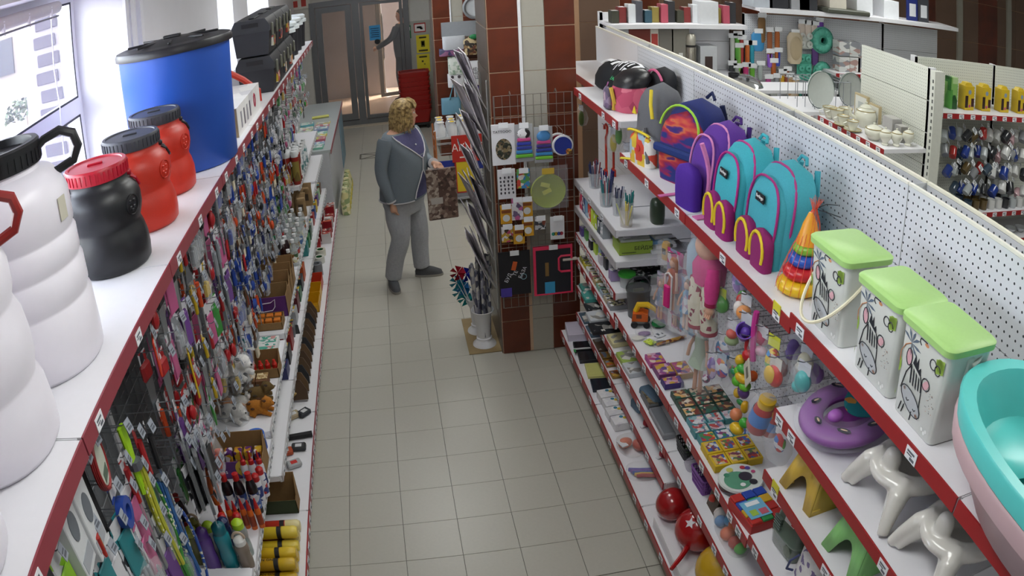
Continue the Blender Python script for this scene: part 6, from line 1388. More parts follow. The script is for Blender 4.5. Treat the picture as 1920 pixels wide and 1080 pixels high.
_mb = MB(); _mb.mat(0).box(-.001, .001, -.017, .017, -.028, .012); _mb.mat(1).box(.001, .0016, -.012, .01, -.008, -.003).box(.001, .0016, -.01, .013, -.02, -.012); ME_HTAG = _mb.mesh([M('#9da3ad', .35), tag_ink], 0)
COLS = {'orange': '#c9481c', 'blue': '#24449a', 'red': '#a81e24', 'black': '#1d1e22', 'yellow': '#c9a81e', 'green': '#3a8a3c', 'navy': '#22285a', 'silver': '#8f949a', 'violet': '#6a3f8a', 'lime': '#8fc22e', 'pink': '#b85a86', 'teal': '#2a8088', 'white': '#d6d6da', 'brown': '#6a4a34'}
PROTO = {}
def proto(kind, cn):
    """(card mesh, product mesh); hung from the origin, facing +x"""
    if (kind, cn) in PROTO: return PROTO[kind, cn]
    c = M(COLS[cn], .4); pm = printed((COLS[cn], '#d8d8dc', '#2a2c34', COLS[cn], '#c9ccd2'), 34, .35, len(cn)); wc = M('#c9ccd2', .4)
    a, p = MB(), MB(); mats = [c, steel]; cm_ = pm
    if kind == 'screwdriver':
        a.box(-.001, .001, -.022, .022, -.045, .008); p.mat(0).tube([(.006, 0, -.04), (.006, 0, -.06), (.006, 0, -.13)], [.009, .013, .011], 8).mat(1).tube([(.006, 0, -.13), (.006, 0, -.23)], .0035, 6)
    elif kind == 'paint_brush':
        a.box(-.001, .001, -.012, .012, -.03, .006); mats = [c, steel, M('#d8cdb4', .8)]; p.mat(0).tube([(.004, 0, -.01), (.004, 0, -.06), (.004, 0, -.12)], [.006, .009, .007], 8).mat(1).rbox(-.006, .012, -.025, .025, -.155, -.12, .003).mat(2).rbox(-.004, .01, -.024, .024, -.215, -.155, .004)
    elif kind == 'pliers':
        a.box(-.001, .001, -.025, .025, -.05, .008)
        for s in (-1, 1): p.mat(0).tube([(.006, s * .006, -.12), (.006, s * .022, -.17), (.006, s * .02, -.215)], .0075, 7)
        p.mat(1).rbox(.0, .012, -.016, .016, -.125, -.06, .005)
    elif kind == 'blister_pack':
        a.box(-.001, .001, -.04, .04, -.16, .01); p.mat(0).ball((.012, 0, -.105), (.014, .024, .032), 10, 6).mat(1).tube([(.008, -.02, -.06), (.008, .022, -.06)], .006, 6)
    elif kind == 'hardware_bag':
        a.box(-.001, .001, -.04, .04, -.035, .01); mats = [bag_film, c, steel]; soft([(-.17, .004, 0, .012, .036, .6), (-.1, .006, 0, .018, .04, .6), (-.035, .001, 0, .003, .038, .6)], 12, mb=p.mat(0))
        p.mat(1); [p.rbox(-.006, .012, -.03 + .02 * k, -.014 + .02 * k, -.15, -.09 + .012 * (k % 2), .003) for k in range(3)]
    elif kind == 'hand_saw':
        a.box(-.001, .001, -.03, .03, -.06, .008); p.mat(1).prism([(-.028, -.34), (-.012, -.34), (.03, -.1), (-.034, -.1)], .002, T3((.004, 0, 0), pi / 2)).mat(0).rbox(-.008, .014, -.04, .034, -.1, -.03, .012)
    elif kind == 'scraper':
        a.box(-.001, .001, -.02, .02, -.03, .008); p.mat(0).rbox(-.004, .012, -.012, .012, -.12, -.02, .005).mat(1).prism([(-.014, -.12), (.014, -.12), (.035, -.2), (-.035, -.2)], .002, T3((.004, 0, 0), pi / 2))
    elif kind == 'tape_roll':
        a.box(-.001, .001, -.03, .03, -.04, .008); p.mat(0).lathe([(.022, -.012), (.042, -.012), (.042, .012), (.022, .012), (.022, -.012)], 18, T3((.012, 0, -.085), ry=pi / 2), caps=False)
    elif kind == 'flat_packet':
        a.box(-.001, .001, -.045, .045, -.2, .008); mats = [M('#d8d8dc', .4), c]; p.mat(0).box(.001, .002, -.04, .04, -.03, .0).mat(1).rbox(.001, .008, -.034, .034, -.185, -.045, .003)
    elif kind == 'long_tool':
        a.box(-.001, .001, -.018, .018, -.07, .008); p.mat(0).tube([(.006, 0, -.03), (.006, 0, -.14)], .011, 8).mat(1).box(.002, .01, -.01, .01, -.38, -.14)
    PROTO[kind, cn] = (a.mesh(cm_, 30), p.mesh(mats, 40), cm_)
    return PROTO[kind, cn]
WHERE = {1: 'over the sports bottles end', 2: 'above the sports bottles', 3: 'above the plush dog toys', 4: 'above the purple cat food cartons', 5: 'above the solvent bottles', 6: 'above the foam cans', 7: 'beside the far low counter'}
KN = {'screwdriver': 'screwdriver on a small card', 'paint_brush': 'flat paint brush', 'pliers': 'pair of pliers on a card', 'blister_pack': 'blister pack', 'hardware_bag': 'clear bag of fittings', 'hand_saw': 'hand saw', 'scraper': 'steel scraper', 'tape_roll': 'roll of tape', 'flat_packet': 'flat packet', 'long_tool': 'long steel tool'}
def hang_l(kind, cn, x, y, z, rz=0, sc=1, ry=0):
    i = min(7, max(1, int(y - .38))); a, p, cm_ = proto(kind, cn)
    lab = '%s coloured %s hanging %s' % (cn, KN[kind], WHERE[i])
    o = tag(link(kind, a, None, (x, y, z), (0, ry, rz)), lab, kind.replace('_', ' '), '%s %s %s' % (cn, kind.replace('_', ' '), WHERE[i])); o.scale = (sc,) * 3
    link('product', p, o)
    return o
rnd = random.Random(21)
Z_ROWS = (1.92, 1.70, 1.48, 1.27, 1.06)
mixB = [('long_tool', 'silver'), ('hand_saw', 'red'), ('flat_packet', 'violet'), ('hand_saw', 'black'), ('long_tool', 'orange'), ('flat_packet', 'pink'), ('scraper', 'yellow'), ('blister_pack', 'red'), ('hardware_bag', 'yellow'), ('flat_packet', 'green'), ('hardware_bag', 'silver'), ('scraper', 'red')]
mixC = [('screwdriver', 'blue'), ('pliers', 'orange'), ('hardware_bag', 'silver'), ('pliers', 'blue'), ('paint_brush', 'orange'), ('screwdriver', 'navy'), ('blister_pack', 'orange'), ('pliers', 'red'), ('screwdriver', 'orange'), ('blister_pack', 'blue'), ('hardware_bag', 'blue'), ('scraper', 'orange'), ('tape_roll', 'blue'), ('blister_pack', 'black'), ('paint_brush', 'brown')]
mixD = [('hardware_bag', 'silver'), ('hardware_bag', 'yellow'), ('blister_pack', 'green'), ('flat_packet', 'blue'), ('hardware_bag', 'red'), ('scraper', 'black'), ('flat_packet', 'white'), ('screwdriver', 'red'), ('tape_roll', 'white'), ('hardware_bag', 'green'), ('blister_pack', 'pink')]
for i in range(2, 8):
    y0 = LS[i]
    n = 9 if i < 6 else 8
    for r, z in enumerate(Z_ROWS):
        if i >= 6 and z < 1.4: continue
        for k in range(n):
            y = y0 + (k + .5) / n + rnd.uniform(-.015, .015); zz = z + rnd.uniform(-.03, .03)
            x0 = XL + .01
            h = link('hook', ME_HOOK, L_UNITS[i], (x0, y, zz)); link('price_tag', ME_HTAG, h, (.318, 0, .01)).rotation_euler = (0, -.25, rnd.uniform(-.25, .25))
            mix = mixB if y < 3.75 else mixC if y < 5.7 else mixD
            kd, cn = mix[rnd.randrange(len(mix))]
            if i == 2 and r == 4: continue
            if r == 4 and kd in ('hand_saw', 'long_tool'): kd, cn = 'blister_pack', cn if cn != 'silver' else 'black'
            for j in range(2 if (y < 5.6 or rnd.random() < .5) else 1):
                hang_l(kd, cn, x0 + .285 - .075 * j - rnd.uniform(0, .02), y + rnd.uniform(-.008, .008), zz + .002, rnd.uniform(-.22, .22), rnd.uniform(.9, 1.12) * (1.0 if y < 4 else .92))
# special goods near the camera end
def at_l(u, v, x=-.9): return PX(u, v, x)
def hk(p):
    h = link('hook', ME_HOOK, L_UNITS[min(7, max(0, int(p.y - .38)))], (XL + .01, p.y, p.z)); link('price_tag', ME_HTAG, h, (.318, 0, .01)).rotation_euler = (0, -.25, rnd.uniform(-.2, .2)); return h
p = at_l(182, 868); hk(p + Vector((0, 0, .08))); t = thing('cable_ring', 'red ring of pet tether cable with white card inside', 'tether', p, .2)
for k in range(3): MB().tube([(.006 * k, .062 * cos(a), .078 * sin(a)) for a in linspace(0, 2 * pi * 23 / 24, 24)], .006, 6, True).build('cable_coil', M('#8f1a1c', .4), t)
MB().lathe([(0, 0), (.055, 0), (.055, .002), (0, .002)], 20, T3((.012, 0, 0), ry=pi / 2), 1.2, 1).build('card_disc', M('#c6cbbd', .5), t); MB().box(.0145, .0155, -.03, .03, -.05, -.02).build('print', M('#5a6a5a', .6), t)
p = at_l(225, 800); hk(p); t = thing('dog_lead', 'bright lime green folded dog lead', 'lead', p)
for k in range(4): MB().tube([(0, -.012 + .008 * k, .0), (.004, -.014 + .009 * k, -.06), (.002, -.01 + .006 * k, -.13), (.004, -.012 + .008 * k, -.24 + .02 * k)], .009, 6).build('strap', M('#9fd01c', .45), t)
MB().tube([(0.006, 0, -.12), (0.006, 0, -.15)], .024, 10).build('binding', M('#5c6068', .5), t)
for q, (u, v, c, nm) in enumerate(((262, 870, '#b8b83a', 'yellow and green'), (300, 900, '#2f5f9a', 'blue and teal'), (275, 900, '#3f8a3a', 'grass green'), (325, 960, '#2a4fa0', 'royal blue'))):
    p = at_l(u, v, -.89); hk(p); t = thing('rope_lead', '%s cord lead hanging in a loop' % nm, 'lead', p, rnd.uniform(-.3, .3))
    MB().tube([(.0, .02 + .05 * sin(a) * (1 if a < pi else 1), -.19 + .19 * cos(a)) for a in linspace(0, 2 * pi, 26)], .0065, 6).build('cord', printed((c, '#c9c83a' if q == 0 else c, '#e2e2c8', c), 90, .5, q), t)
    for k in range(3): MB().tube([(.01 * k - .01, -.01, 0), (.01 * k - .01, -.02, -.2), (.012 * k - .01, -.005, -.42)], .0085, 6).build('cord_length', M(c, .5), t)
    MB().tube([(0, 0, .02), (0.008, 0, -.03)], .012, 8).build('metal_clip', steel, t)
p = at_l(162, 930, -.93); t = tag(MB().rbox(-.012, .012, -.05, .05, -.34, .0, .01).build('felt_pad', M('#17171a', .9), None, p + Vector((0, 0, .12)), .2), 'long black felt pad hanging beside the red cable ring', 'pad'); MB().tube([(0, 0, 0), (0, 0, .02)], .004, 5).build('hang_loop', mesh_m, t); hk(p + Vector((0, 0, .13)))
for k, (u, v, lab) in enumerate(((112, 1000, 'white fan box with grey picture under the barrel shelf'), (138, 965, 'white fan box with round grey picture, behind its twin'))):
    p = at_l(u, v, -.92); o = tag(MB().rbox(-.05, .05, -.055, .055, -.12, .12, .003).build('appliance_box', M('#d2d4d6', .5), None, p, .1), lab, 'box')
    MB().lathe([(0, 0), (.03, 0), (.03, .002), (0, .002)], 16, T3((.05, 0, .02), ry=pi / 2), 1.4, 1).build('picture', M('#6a7078', .5), o); MB().box(.05, .0515, -.045, .045, -.1, -.06).build('print', M('#a8acb2', .5), o); hk(p + Vector((0, 0, .13)))
p = at_l(175, 1008, -.9); o = tag(MB().rbox(-.02, .02, -.055, .055, -.035, .035, .004).build('red_carton', M('#a2241c', .45), None, p, .5), 'small red flat carton with gold mark on the hooks', 'box'); MB().box(.02, .021, -.03, .03, -.015, .02).build('gold_mark', M('#c9a03a', .4), o); hk(p + Vector((0, 0, .05)))
for k, (u, v, cn, kd) in enumerate(((205, 940, 'blue', 'tape_roll'), (215, 1000, 'teal', 'flat_packet'), (175, 1060, 'teal', 'flat_packet'), (255, 1010, 'pink', 'flat_packet'), (195, 1055, 'white', 'flat_packet'), (300, 1040, 'violet', 'flat_packet'), (235, 940, 'pink', 'flat_packet'), (100, 1065, 'lime', 'flat_packet'), (245, 1050, 'silver', 'hardware_bag'), (270, 1050, 'silver', 'hardware_bag'), (330, 1040, 'green', 'hardware_bag'), (290, 985, 'blue', 'hardware_bag'), (225, 890, 'red', 'long_tool'), (250, 840, 'red', 'long_tool'), (270, 830, 'black', 'long_tool'), (340, 830, 'silver', 'flat_packet'), (355, 860, 'black', 'hand_saw'), (380, 850, 'black', 'flat_packet'), (395, 840, 'orange', 'hardware_bag'), (330, 800, 'violet', 'long_tool'), (350, 900, 'black', 'flat_packet'))):
    p = at_l(u, v - 30, -.9); hang_l(kd, cn, p.x, p.y, p.z, rnd.uniform(-.3, .3), 1.15); hk(p)
p = at_l(288, 640, -.88); o = tag(MB().rbox(-.004, .004, -.055, .055, -.13, .0, .003).build('crepe_paper_pack', M('#c8361e', .5), None, p + Vector((0, 0, .02)), .3), 'orange-red glossy pack with black and white picture on the hooks', 'pack'); MB().box(.004, .0052, -.045, .045, -.07, -.02).build('picture', printed(('#1d1d20', '#3a3a3e', '#8a8a8e', '#d0d0d2'), 50), o); MB().box(.004, .0052, -.05, .05, -.018, -.003).build('white_header', M('#d8d4d2', .5), o); hk(p + Vector((0, 0, .03)))
p = at_l(355, 670, -.88); o = tag(MB().rbox(-.004, .004, -.03, .03, -.2, .0, .003).build('yellow_card_tool', M('#d0b020', .45), None, p + Vector((0, 0, .03)), .3), 'yellow header card with black tool above the plush toys', 'pack'); MB().box(.004, .0052, -.02, .02, -.09, -.03).build('black_print', M('#22221c', .5), o); hk(p + Vector((0, 0, .04)))
# ---------------- bottles
def bottle(name, label, cat, x, y, z, prof, capprof, bm, cm_, lab=None, group=None, n=14):
    t = thing(name, label, cat, (x, y, z + .001), group=group)
    MB().lathe(prof, n).build('body', bm, t, smooth=50); MB().lathe(capprof, n).build('cap', cm_, t, smooth=40)
    if lab: r, z0, z1, m = lab; MB().lathe([(r, z0), (r, z1)], n, caps=False).build('label', m, t, smooth=60)
    return t
Z2 = L_MID[2]
redc = M('#b01c1e', .35); dkb = M('#1a1418', .25); wht = M('#d6d4da', .35)
for k, x in enumerate((-.93, -.872, -.812)): bottle('glue_bottle', 'dark bottle with red cap and blue-white label, %s of three' % ('inner', 'middle', 'aisle side')[k], 'bottle', x, 2.79, Z2, [(0, 0), (.026, 0), (.027, .01), (.027, .14), (.02, .175), (.012, .185), (.012, .195)], [(.015, .19), (.015, .225), (0, .228)], dkb, redc, (.0275, .03, .12, printed(('#3a5a9a', '#d0d4da', '#2a3a6a', '#b8bcc4'), 40)), 'dark red-capped bottles')
for k, x in enumerate((-.87, -.83, -.79)): bottle('glue_tube', 'white glue bottle with red pointed nozzle, %s' % ('inner one', 'middle one', 'at the shelf edge')[k], 'glue', x, 2.97, Z2, [(0, 0), (.018, 0), (.019, .01), (.019, .13), (.012, .145)], [(.015, .145), (.013, .165), (.006, .17), (.003, .215), (0, .215)], wht, redc, (.0195, .03, .1, printed(('#22408a', '#d8d8dc', '#1c2a5a'), 40)), 'white glue bottles with red nozzles')
for k in range(6): bottle('glue_tube', 'small orange glue bottle with red nozzle in the row of six', 'glue', -.955 + .034 * k, 2.67 + .01 * (k % 2), Z2, [(0, 0), (.014, 0), (.0145, .1), (.009, .112)], [(.011, .112), (.009, .13), (.003, .165), (0, .165)], M('#c9601e', .35), redc, (.015, .02, .08, M('#8a3414', .4)), 'orange glue bottles with red nozzles')
for k, (x, y) in enumerate(((-.80, 2.86), (-.785, 2.91), (-.93, 2.585), (-.86, 2.585))): bottle('spray_can', ('white can with red dome cap by the dark bottles', 'second white can with red cap at the shelf edge', 'navy can with red cap in front of the orange glue', 'silver-rimmed navy can with red cap')[k], 'can', x, y, Z2, [(0, 0), (.02, 0), (.021, .12), (.016, .13)], [(.019, .128), (.019, .155), (.01, .165), (0, .166)], wht if k < 2 else M('#20285a', .35), redc, (.0215, .02, .1, printed(('#2a3a7a', '#d8d8dc', '#b03030'), 40)))
def sport(label, x, y, h, r, col, capc, loop=False, alpha=.9):
    t = thing('sports_bottle', label, 'sports bottle', (x, y, Z2 + .001))
    MB().lathe([(0, 0), (r * .92, 0), (r, .012), (r, h * .3), (r * .9, h * .45), (r, h * .6), (r * .95, h * .74), (r * .7, h * .8)], 20).build('body', M(col, .18, alpha=alpha, coat=.3), t, smooth=50)
    MB().lathe([(r * .8, h * .78), (r * .82, h * .8), (r * .82, h * .92), (r * .6, h * .96), (r * .3, h), (0, h)], 20).build('cap', M(capc, .35), t, smooth=40)
    if loop: MB().tube([(r * .8 * cos(a), 0, h * .94 + .035 * sin(a)) for a in linspace(.1, pi - .1, 10)], .006, 6).build('loop', M('#b09a86', .5), t)
    return t
sport('teal sports bottle with dark teal cap', -.905, 2.425, .25, .038, '#157a86', '#0f5a66'); sport('lime-capped clear bottle in the second row', -.975, 2.49, .2, .033, '#a8b4a8', '#a8c92a', alpha=.6); sport('lime-capped clear bottle next to the navy one', -.84, 2.50, .2, .033, '#9aa8a4', '#a8c92a', alpha=.6)
sport('navy-capped bottle between the lime caps', -.91, 2.515, .2, .032, '#26305a', '#1c2350'); sport('violet sports bottle with violet cap', -.985, 2.41, .235, .036, '#5a3a86', '#4a2a76'); sport('olive and lime capped bottle near the leads', -1.055, 2.46, .2, .034, '#6a6a3a', '#8a8f2a')
sport('tan bottle with white dome cap and tan loop, at the shelf end', -1.0, 2.43 - .09 + .08, .001 + .16, .001 + .03, '#8a7a6a', '#dcdad6', True) if False else None
for k, (x, y, lab) in enumerate(((-1.06, 2.55, 'olive-lidded tan flask with dark loop'), (-.83, 2.42, 'tan flask with white dome cap and loop at the shelf corner'), (-1.125, 2.42, 'tan flask with white dome cap beside the leads'))): sport(lab, x, y, .17, .033, '#84766a', ('#6e6a2a', '#d8d6d2', '#d8d6d2')[k], True)
for k, (x, y, c, lab) in enumerate(((-1.15, 2.53, '#a8301c', 'tall clear red bottle with black cap'), (-1.13, 2.62, '#2a2226', 'dark cola-coloured bottle with red cap'))): bottle('drink_bottle', lab, 'bottle', x, y, Z2, [(0, 0), (.033, 0), (.035, .02), (.033, .16), (.02, .21), (.013, .225)], [(.016, .222), (.016, .25), (0, .252)], M(c, .15, alpha=.85), M('#1a1a1c' if k == 0 else '#a02420', .4), (.0355, .05, .12, printed(('#a82a1c', '#c9ccd2', '#3a4a7a'), 40, .3, k)))
# carton with yellow badge behind the glue, blue tin and yellow packet
kraft = M('#8a6a42', .85, noise=.1, scale=50); purp = M('#5a2a6e', .6)
def open_carton(label, x, y, z, dx, dy, h, back, front_m=kraft, side_slope=.5, contents=None, group=None, name='display_carton', cat='carton'):
    """open display tray with a high back (towards +y) and low front"""
    t = thing(name, label, cat, (x, y, z + .001), group=group)
    MB().box(-dx / 2, dx / 2, -dy / 2, dy / 2, 0, .003).build('floor', kraft, t)
    MB().box(-dx / 2, dx / 2, dy / 2 - .004, dy / 2, 0, back).build('back_flap', kraft, t); MB().box(-dx / 2, dx / 2, -dy / 2, -dy / 2 + .004, 0, h).build('front_wall', front_m, t)
    for s in (-1, 1): MB().prism([(-dy / 2, 0), (dy / 2, 0), (dy / 2, back), (dy / 2 - dy * side_slope, h), (-dy / 2, h)], .004, T3((s * (dx / 2 - .002), 0, 0), pi / 2)).build('side_wall', kraft, t)
    return t
oc_ = open_carton('open cat food carton with purple front and yellow badge behind the glue bottles', -.93, 3.13, Z2, .27, .16, .1, .17, purp)
MB().lathe([(0, 0), (.05, 0), (.05, .001), (0, .001)], 20, T3((.04, -.081, .06), rx=pi / 2)).build('yellow_badge', M('#c9a82a', .5), oc_); text('НОВ', .026, M('#5a3a10', .5), oc_, (.035, -.0825, .055), (pi / 2, 0, 0)); text('kas', .034, M('#e2dce6', .5), oc_, (-.075, -.0822, .045), (pi / 2, 0, 0))
for k in range(5): MB().rbox(-.02, .02, -.025, .025, 0, .1, .004).build('food_pouch', printed(('#5a2a6e', '#c9a02a', '#b87a2a', '#d8d0d8'), 40, .4, k), oc_, (-.105 + .052 * k, .02, .004))
tag(MB().lathe([(0, 0), (.05, 0), (.05, .09), (0, .09)], 20).build('blue_tin', printed(('#1c4aa0', '#2a62c0', '#d4d8e0', '#1c3a7a'), 24), None, (-.86, 3.30, Z2)), 'blue and white round tin behind the purple carton', 'tin')
# ---------------- plush and cartons on the next bay
Z3 = L_MID[3]
def plush(label, x, y, z, s, col, spots=None, rot=0, film_=False):
    t = thing('plush_dog', label, 'plush toy', (x, y, z), rot); m = M(col, .95, noise=.25, scale=120, bump=.6)
    b = MB(); b.ball((0, 0, .035), (.06, .036, .034), 14, 9).ball((.055, .0, .062), (.03, .028, .026), 12, 8).ball((.08, 0, .055), (.014, .014, .011), 8, 6)
    for s_ in (-1, 1): b.tube([(.03, s_ * .02, .02), (.075, s_ * .024, .009)], .011, 7).tube([(-.03, s_ * .028, .018), (.0, s_ * .036, .01)], .013, 7).ball((.045, s_ * .026, .065), (.01, .008, .02), 8, 6)
    b.tube([(-.055, 0, .04), (-.085, 0, .06)], .007, 6); o = b.build('body', m, t, smooth=70); md = o.modifiers.new('union', 'REMESH'); md.mode = 'VOXEL'; md.voxel_size = .005; md.use_smooth_shade = True
    MB().ball((.094, 0, .058), .004, 6, 5).build('nose', M('#1a1614', .4), t)
    for s_ in (-1, 1): MB().ball((.076, s_ * .012, .07), .003, 6, 5).build('eye', M('#141214', .2), t)
    if spots:
        for q in ((-.03, -.02, .065), (.01, .02, .066), (-.01, -.034, .045), (.05, -.02, .08)): MB().ball(q, (.011, .009, .005), 8, 5).build('dark_patch', M(spots, .9), t)
    if film_: soft([(0, 0, 0, .085, .05, .8), (.07, .005, 0, .08, .048, .8), (.1, .01, 0, .04, .03, .9)], 16).build('film_bag', film('#eef1f4', .1), t, smooth=60)
    t.scale = (s,) * 3
    return t
plush('golden plush dog lying at the shelf edge', -.88, 3.565, Z3, 1.15, '#a8681c', '#4a2a12', -.15); plush('brown striped plush animal sitting by the egg cartons', -.895, 3.70, Z3, 1.15, '#5f4a24', '#33261a', .2)
plush('white spotted plush dog in a clear bag', -1.02, 3.53, Z3, 1.25, '#cfccc8', '#4a4a50', -.6, True); plush('ginger plush dog beside the bagged spotted one', -1.1, 3.62, Z3, 1.0, '#a86a34', None, -.3); plush('dark plush animal in a clear bag behind the dogs', -1.03, 3.80, Z3, 1.1, '#6a6258', None, .2, True); plush('white plush pup with pink collar', -.98, 3.66, Z3, .8, '#d2cfca', None, .4)
for k, x in enumerate((-.955, -.88)):
    t = thing('egg_treat_carton', 'brown carton with tan honeycomb lid, %s' % ('next to the bagged plush', 'at the aisle edge')[k], 'carton', (x, 3.855, Z3 + .001)); MB().box(-.034, .034, -.045, .045, 0, .05).build('carton_body', M('#6a4424', .7), t); MB().box(-.032, .032, -.02, .044, .05, .053).build('honeycomb_lid', printed(('#a88a5a', '#c9b48a', '#8a6a3a', '#d8c8a0'), 95, .6), t); MB().box(.0, .024, -.0462, -.045, .02, .035).build('barcode', M('#d4d2cc', .5), t)
t = open_carton('open brown carton with red-capped jars', -.90, 3.985, Z3, .22, .13, .06, .12)
for k in range(5): MB().lathe([(0, 0), (.016, 0), (.016, .06), (.012, .065), (.008, .085), (0, .085)], 10).build('red_cap_jar', M('#c0281e', .35), t, (-.085 + .042 * k, -.01, .003))
for i in range(2):
    for j in range(5): carton('toothpaste_box', 'white box with teal blocks in the flat stack, %s layer' % ('lower', 'upper')[i], 'box', -.93, 4.17 + .042 * j, Z3 + .022 * i, .2, .04, .021, M('#d8dad8', .5), printed(('#d8dad8', '#2f8f7f', '#dcdedc', '#c98a8a', '#d8dad8', '#4aa08c'), 40, .5, i), 0, 'white and teal boxes')
bk_ = basket('turquoise plastic basket with green clothes pegs', -1.09, 4.20, Z3 + .001, .13, .14, .08, '#3a9aac', .1)
for k in range(7): tag(MB().rbox(-.008, .008, -.008, .008, 0, .07, .003).build('clothes_peg', M('#35b04a', .45), None, (-1.12 + .012 * (k % 4), 4.16 + .02 * (k % 5), Z3 + .02), (.2 * (k % 3 - 1), .25 * (k % 2), .3 * k)), 'bright green clothes peg standing in the turquoise basket', 'clothes peg', 'green pegs in the turquoise basket')
Z4 = L_MID[4]
for k in range(2): 
    t = open_carton('shallow brown carton with orange packets, %s the purple carton' % ('in front of', 'close to')[k], -.9, 4.47 + .07 * k, Z4, .18, .065, .05, .06)
    for q in range(3): MB().rbox(-.022, .022, -.02, .02, 0, .06, .004).build('orange_packet', M('#c9701c', .5), t, (-.055 + .055 * q, .0, .003))
wk = open_carton('purple cat food carton with white cat-ear outline on its front', -.94, 4.70, Z4, .3, .16, .14, .17, purp, .35)
MB().tube([(-.07, -.082, .12), (-.07, -.082, .06), (-.02, -.082, .045), (.05, -.082, .05), (.07, -.082, .075), (.075, -.082, .125), (.045, -.082, .105), (-.04, -.082, .1)], .0028, 5, True).build('cat_outline', M('#e6e0ea', .5), wk); text('Wh', .045, M('#e6e0ea', .5), wk, (-.045, -.0823, .05), (pi / 2, .1, 0)); text('НОВ', .001, purp, wk, (.0, -.081, .02), (pi / 2, 0, 0))
for k in range(3):
    t = open_carton('brown cat food carton with slanted sides, %s behind the purple front' % ('first', 'second', 'third')[k], -.935, 4.87 + .135 * k, Z4, .28, .125, .12, .19, kraft, .5, group='brown cat food cartons')
    for q in range(4): MB().rbox(-.024, .024, -.03, .03, 0, .11, .004).build('food_pouch', printed(('#5a2a6e', '#c9701c', '#d8862a', '#6a3a7e'), 36, .4, q), t, (-.09 + .06 * q, .0, .003))
# ---------------- solvent bottles
Z5 = L_MID[5]; clearb = M('#c6cfcf', .1, alpha=.35, coat=.5); whc = M('#dcdcde', .35)
rnd = random.Random(31); bi = 0
for r in range(7):
    for c in range(4):
        y = 5.46 + .118 * r; x = -1.03 + .07 * c + rnd.uniform(-.008, .008)
        if r < 2 and c in (2,): continue
        cc = whc if r > 1 or c != 1 else M('#1f7a4a', .4)
        bottle('solvent_bottle', 'clear solvent bottle with %s cap, %s row on the solvent shelf' % ('green' if cc is not whc else 'white', ('front', 'second', 'third', 'fourth', 'fifth', 'sixth', 'last')[r]), 'bottle', x, y, Z5, [(0, 0), (.03, 0), (.031, .01), (.031, .12), (.022, .155), (.012, .168), (.012, .18)], [(.015, .176), (.015, .2), (0, .201)], clearb, cc, (.0315, .03, .095, printed(('#d2d6da', '#c8ccd0', '#a83a34', '#4a6a9a', '#d8dce0') if r % 2 else ('#c9c49a', '#d8d6cc', '#8a5a2a', '#3a5a3a'), 34, .4, r)), 'clear solvent bottles, %s row' % r)
bottle('solvent_bottle', 'dark brown bottle with white cap among clear ones', 'bottle', -.89, 5.47, Z5, [(0, 0), (.032, 0), (.033, .01), (.033, .13), (.02, .16), (.013, .175)], [(.016, .172), (.016, .2), (0, .2)], M('#2a1414', .15), whc); bottle('solvent_bottle', 'short amber oil bottle with blue-white label at the edge', 'bottle', -.85, 5.40, Z5, [(0, 0), (.026, 0), (.026, .1), (.012, .13)], [(.014, .128), (.014, .15), (0, .15)], M('#3a2a1a', .2), whc, (.0265, .02, .08, printed(('#2a3a8a', '#d8d8dc', '#b03a3a'), 40))); bottle('solvent_bottle', 'dark flat-shouldered bottle with white cap, behind the brown one', 'bottle', -.89, 5.58, Z5, [(0, 0), (.032, 0), (.033, .12), (.02, .15), (.013, .165)], [(.016, .162), (.016, .19), (0, .19)], M('#2a1c20', .15), whc)
# ---------------- kraft bags and foam cans
Z6 = L_MID[6]
for k, (x, y, rz) in enumerate(((-.85, 6.47, .1), (-.94, 6.52, -.2), (-.88, 6.62, .0), (-1.03, 6.5, .15), (-.82, 6.75, -.1))):
    t = thing('charcoal_bag', ('folded kraft paper bag with rolled top at the aisle edge', 'kraft paper bag leaning inward', 'kraft bag with crumpled top behind the others', 'kraft bag beside the white roll', 'kraft paper bag deeper on the foam shelf')[k], 'paper bag', (x, y, Z6 + .001), rz)
    soft([(0, 0, 0, .045, .035, .5), (.02, 0, 0, .048, .037, .5), (.15, 0, 0, .044, .03, .5), (.2, .01, 0, .04, .008, .6)], 16).build('bag', M('#8f7450', .85, noise=.15, scale=30, bump=.4), t, smooth=40); MB().rbox(-.035, .035, -.012, .012, .185, .215, .006, T3((.008, 0, 0), 0, .5)).build('rolled_top', M('#a08560', .85), t); MB().box(-.02, .02, -.039, -.037, .05, .11).build('dark_print', M('#4a3a2a', .7), t)
tag(MB().lathe([(.02, 0), (.035, 0), (.035, .07), (.02, .07)], 16, caps=False).build('paper_roll', M('#d0d0d2', .6), None, (-1.1, 6.45, Z6 + .036), (0, pi / 2, .3)), 'white paper roll lying among the kraft bags', 'roll')
for r in range(3):
    for c in range(4):
        t = thing('foam_can', 'red and brown mounting foam can with white cap, %s row' % ('front', 'second', 'third')[r], 'can', (-1.06 + .07 * c, 6.45 + .075 * r, 1.051), group='foam cans, %s row' % ('front', 'second', 'third')[r])
        MB().lathe([(0, 0), (.031, 0), (.032, .005), (.032, .235), (.024, .245)], 16).build('can', M('#8a2018', .35), t); MB().lathe([(.0325, .03), (.0325, .2)], 16, caps=False).build('label', printed(('#8a241a', '#6a5a2a', '#d0ccc4', '#8a7a3a', '#7a1e16'), 18, .4, 3, (1, 1, .35)), t)
        MB().lathe([(.0315, .236), (.032, .24), (.032, .275), (.025, .285), (0, .286)], 16).build('cap', M('#d6d8da', .35), t)
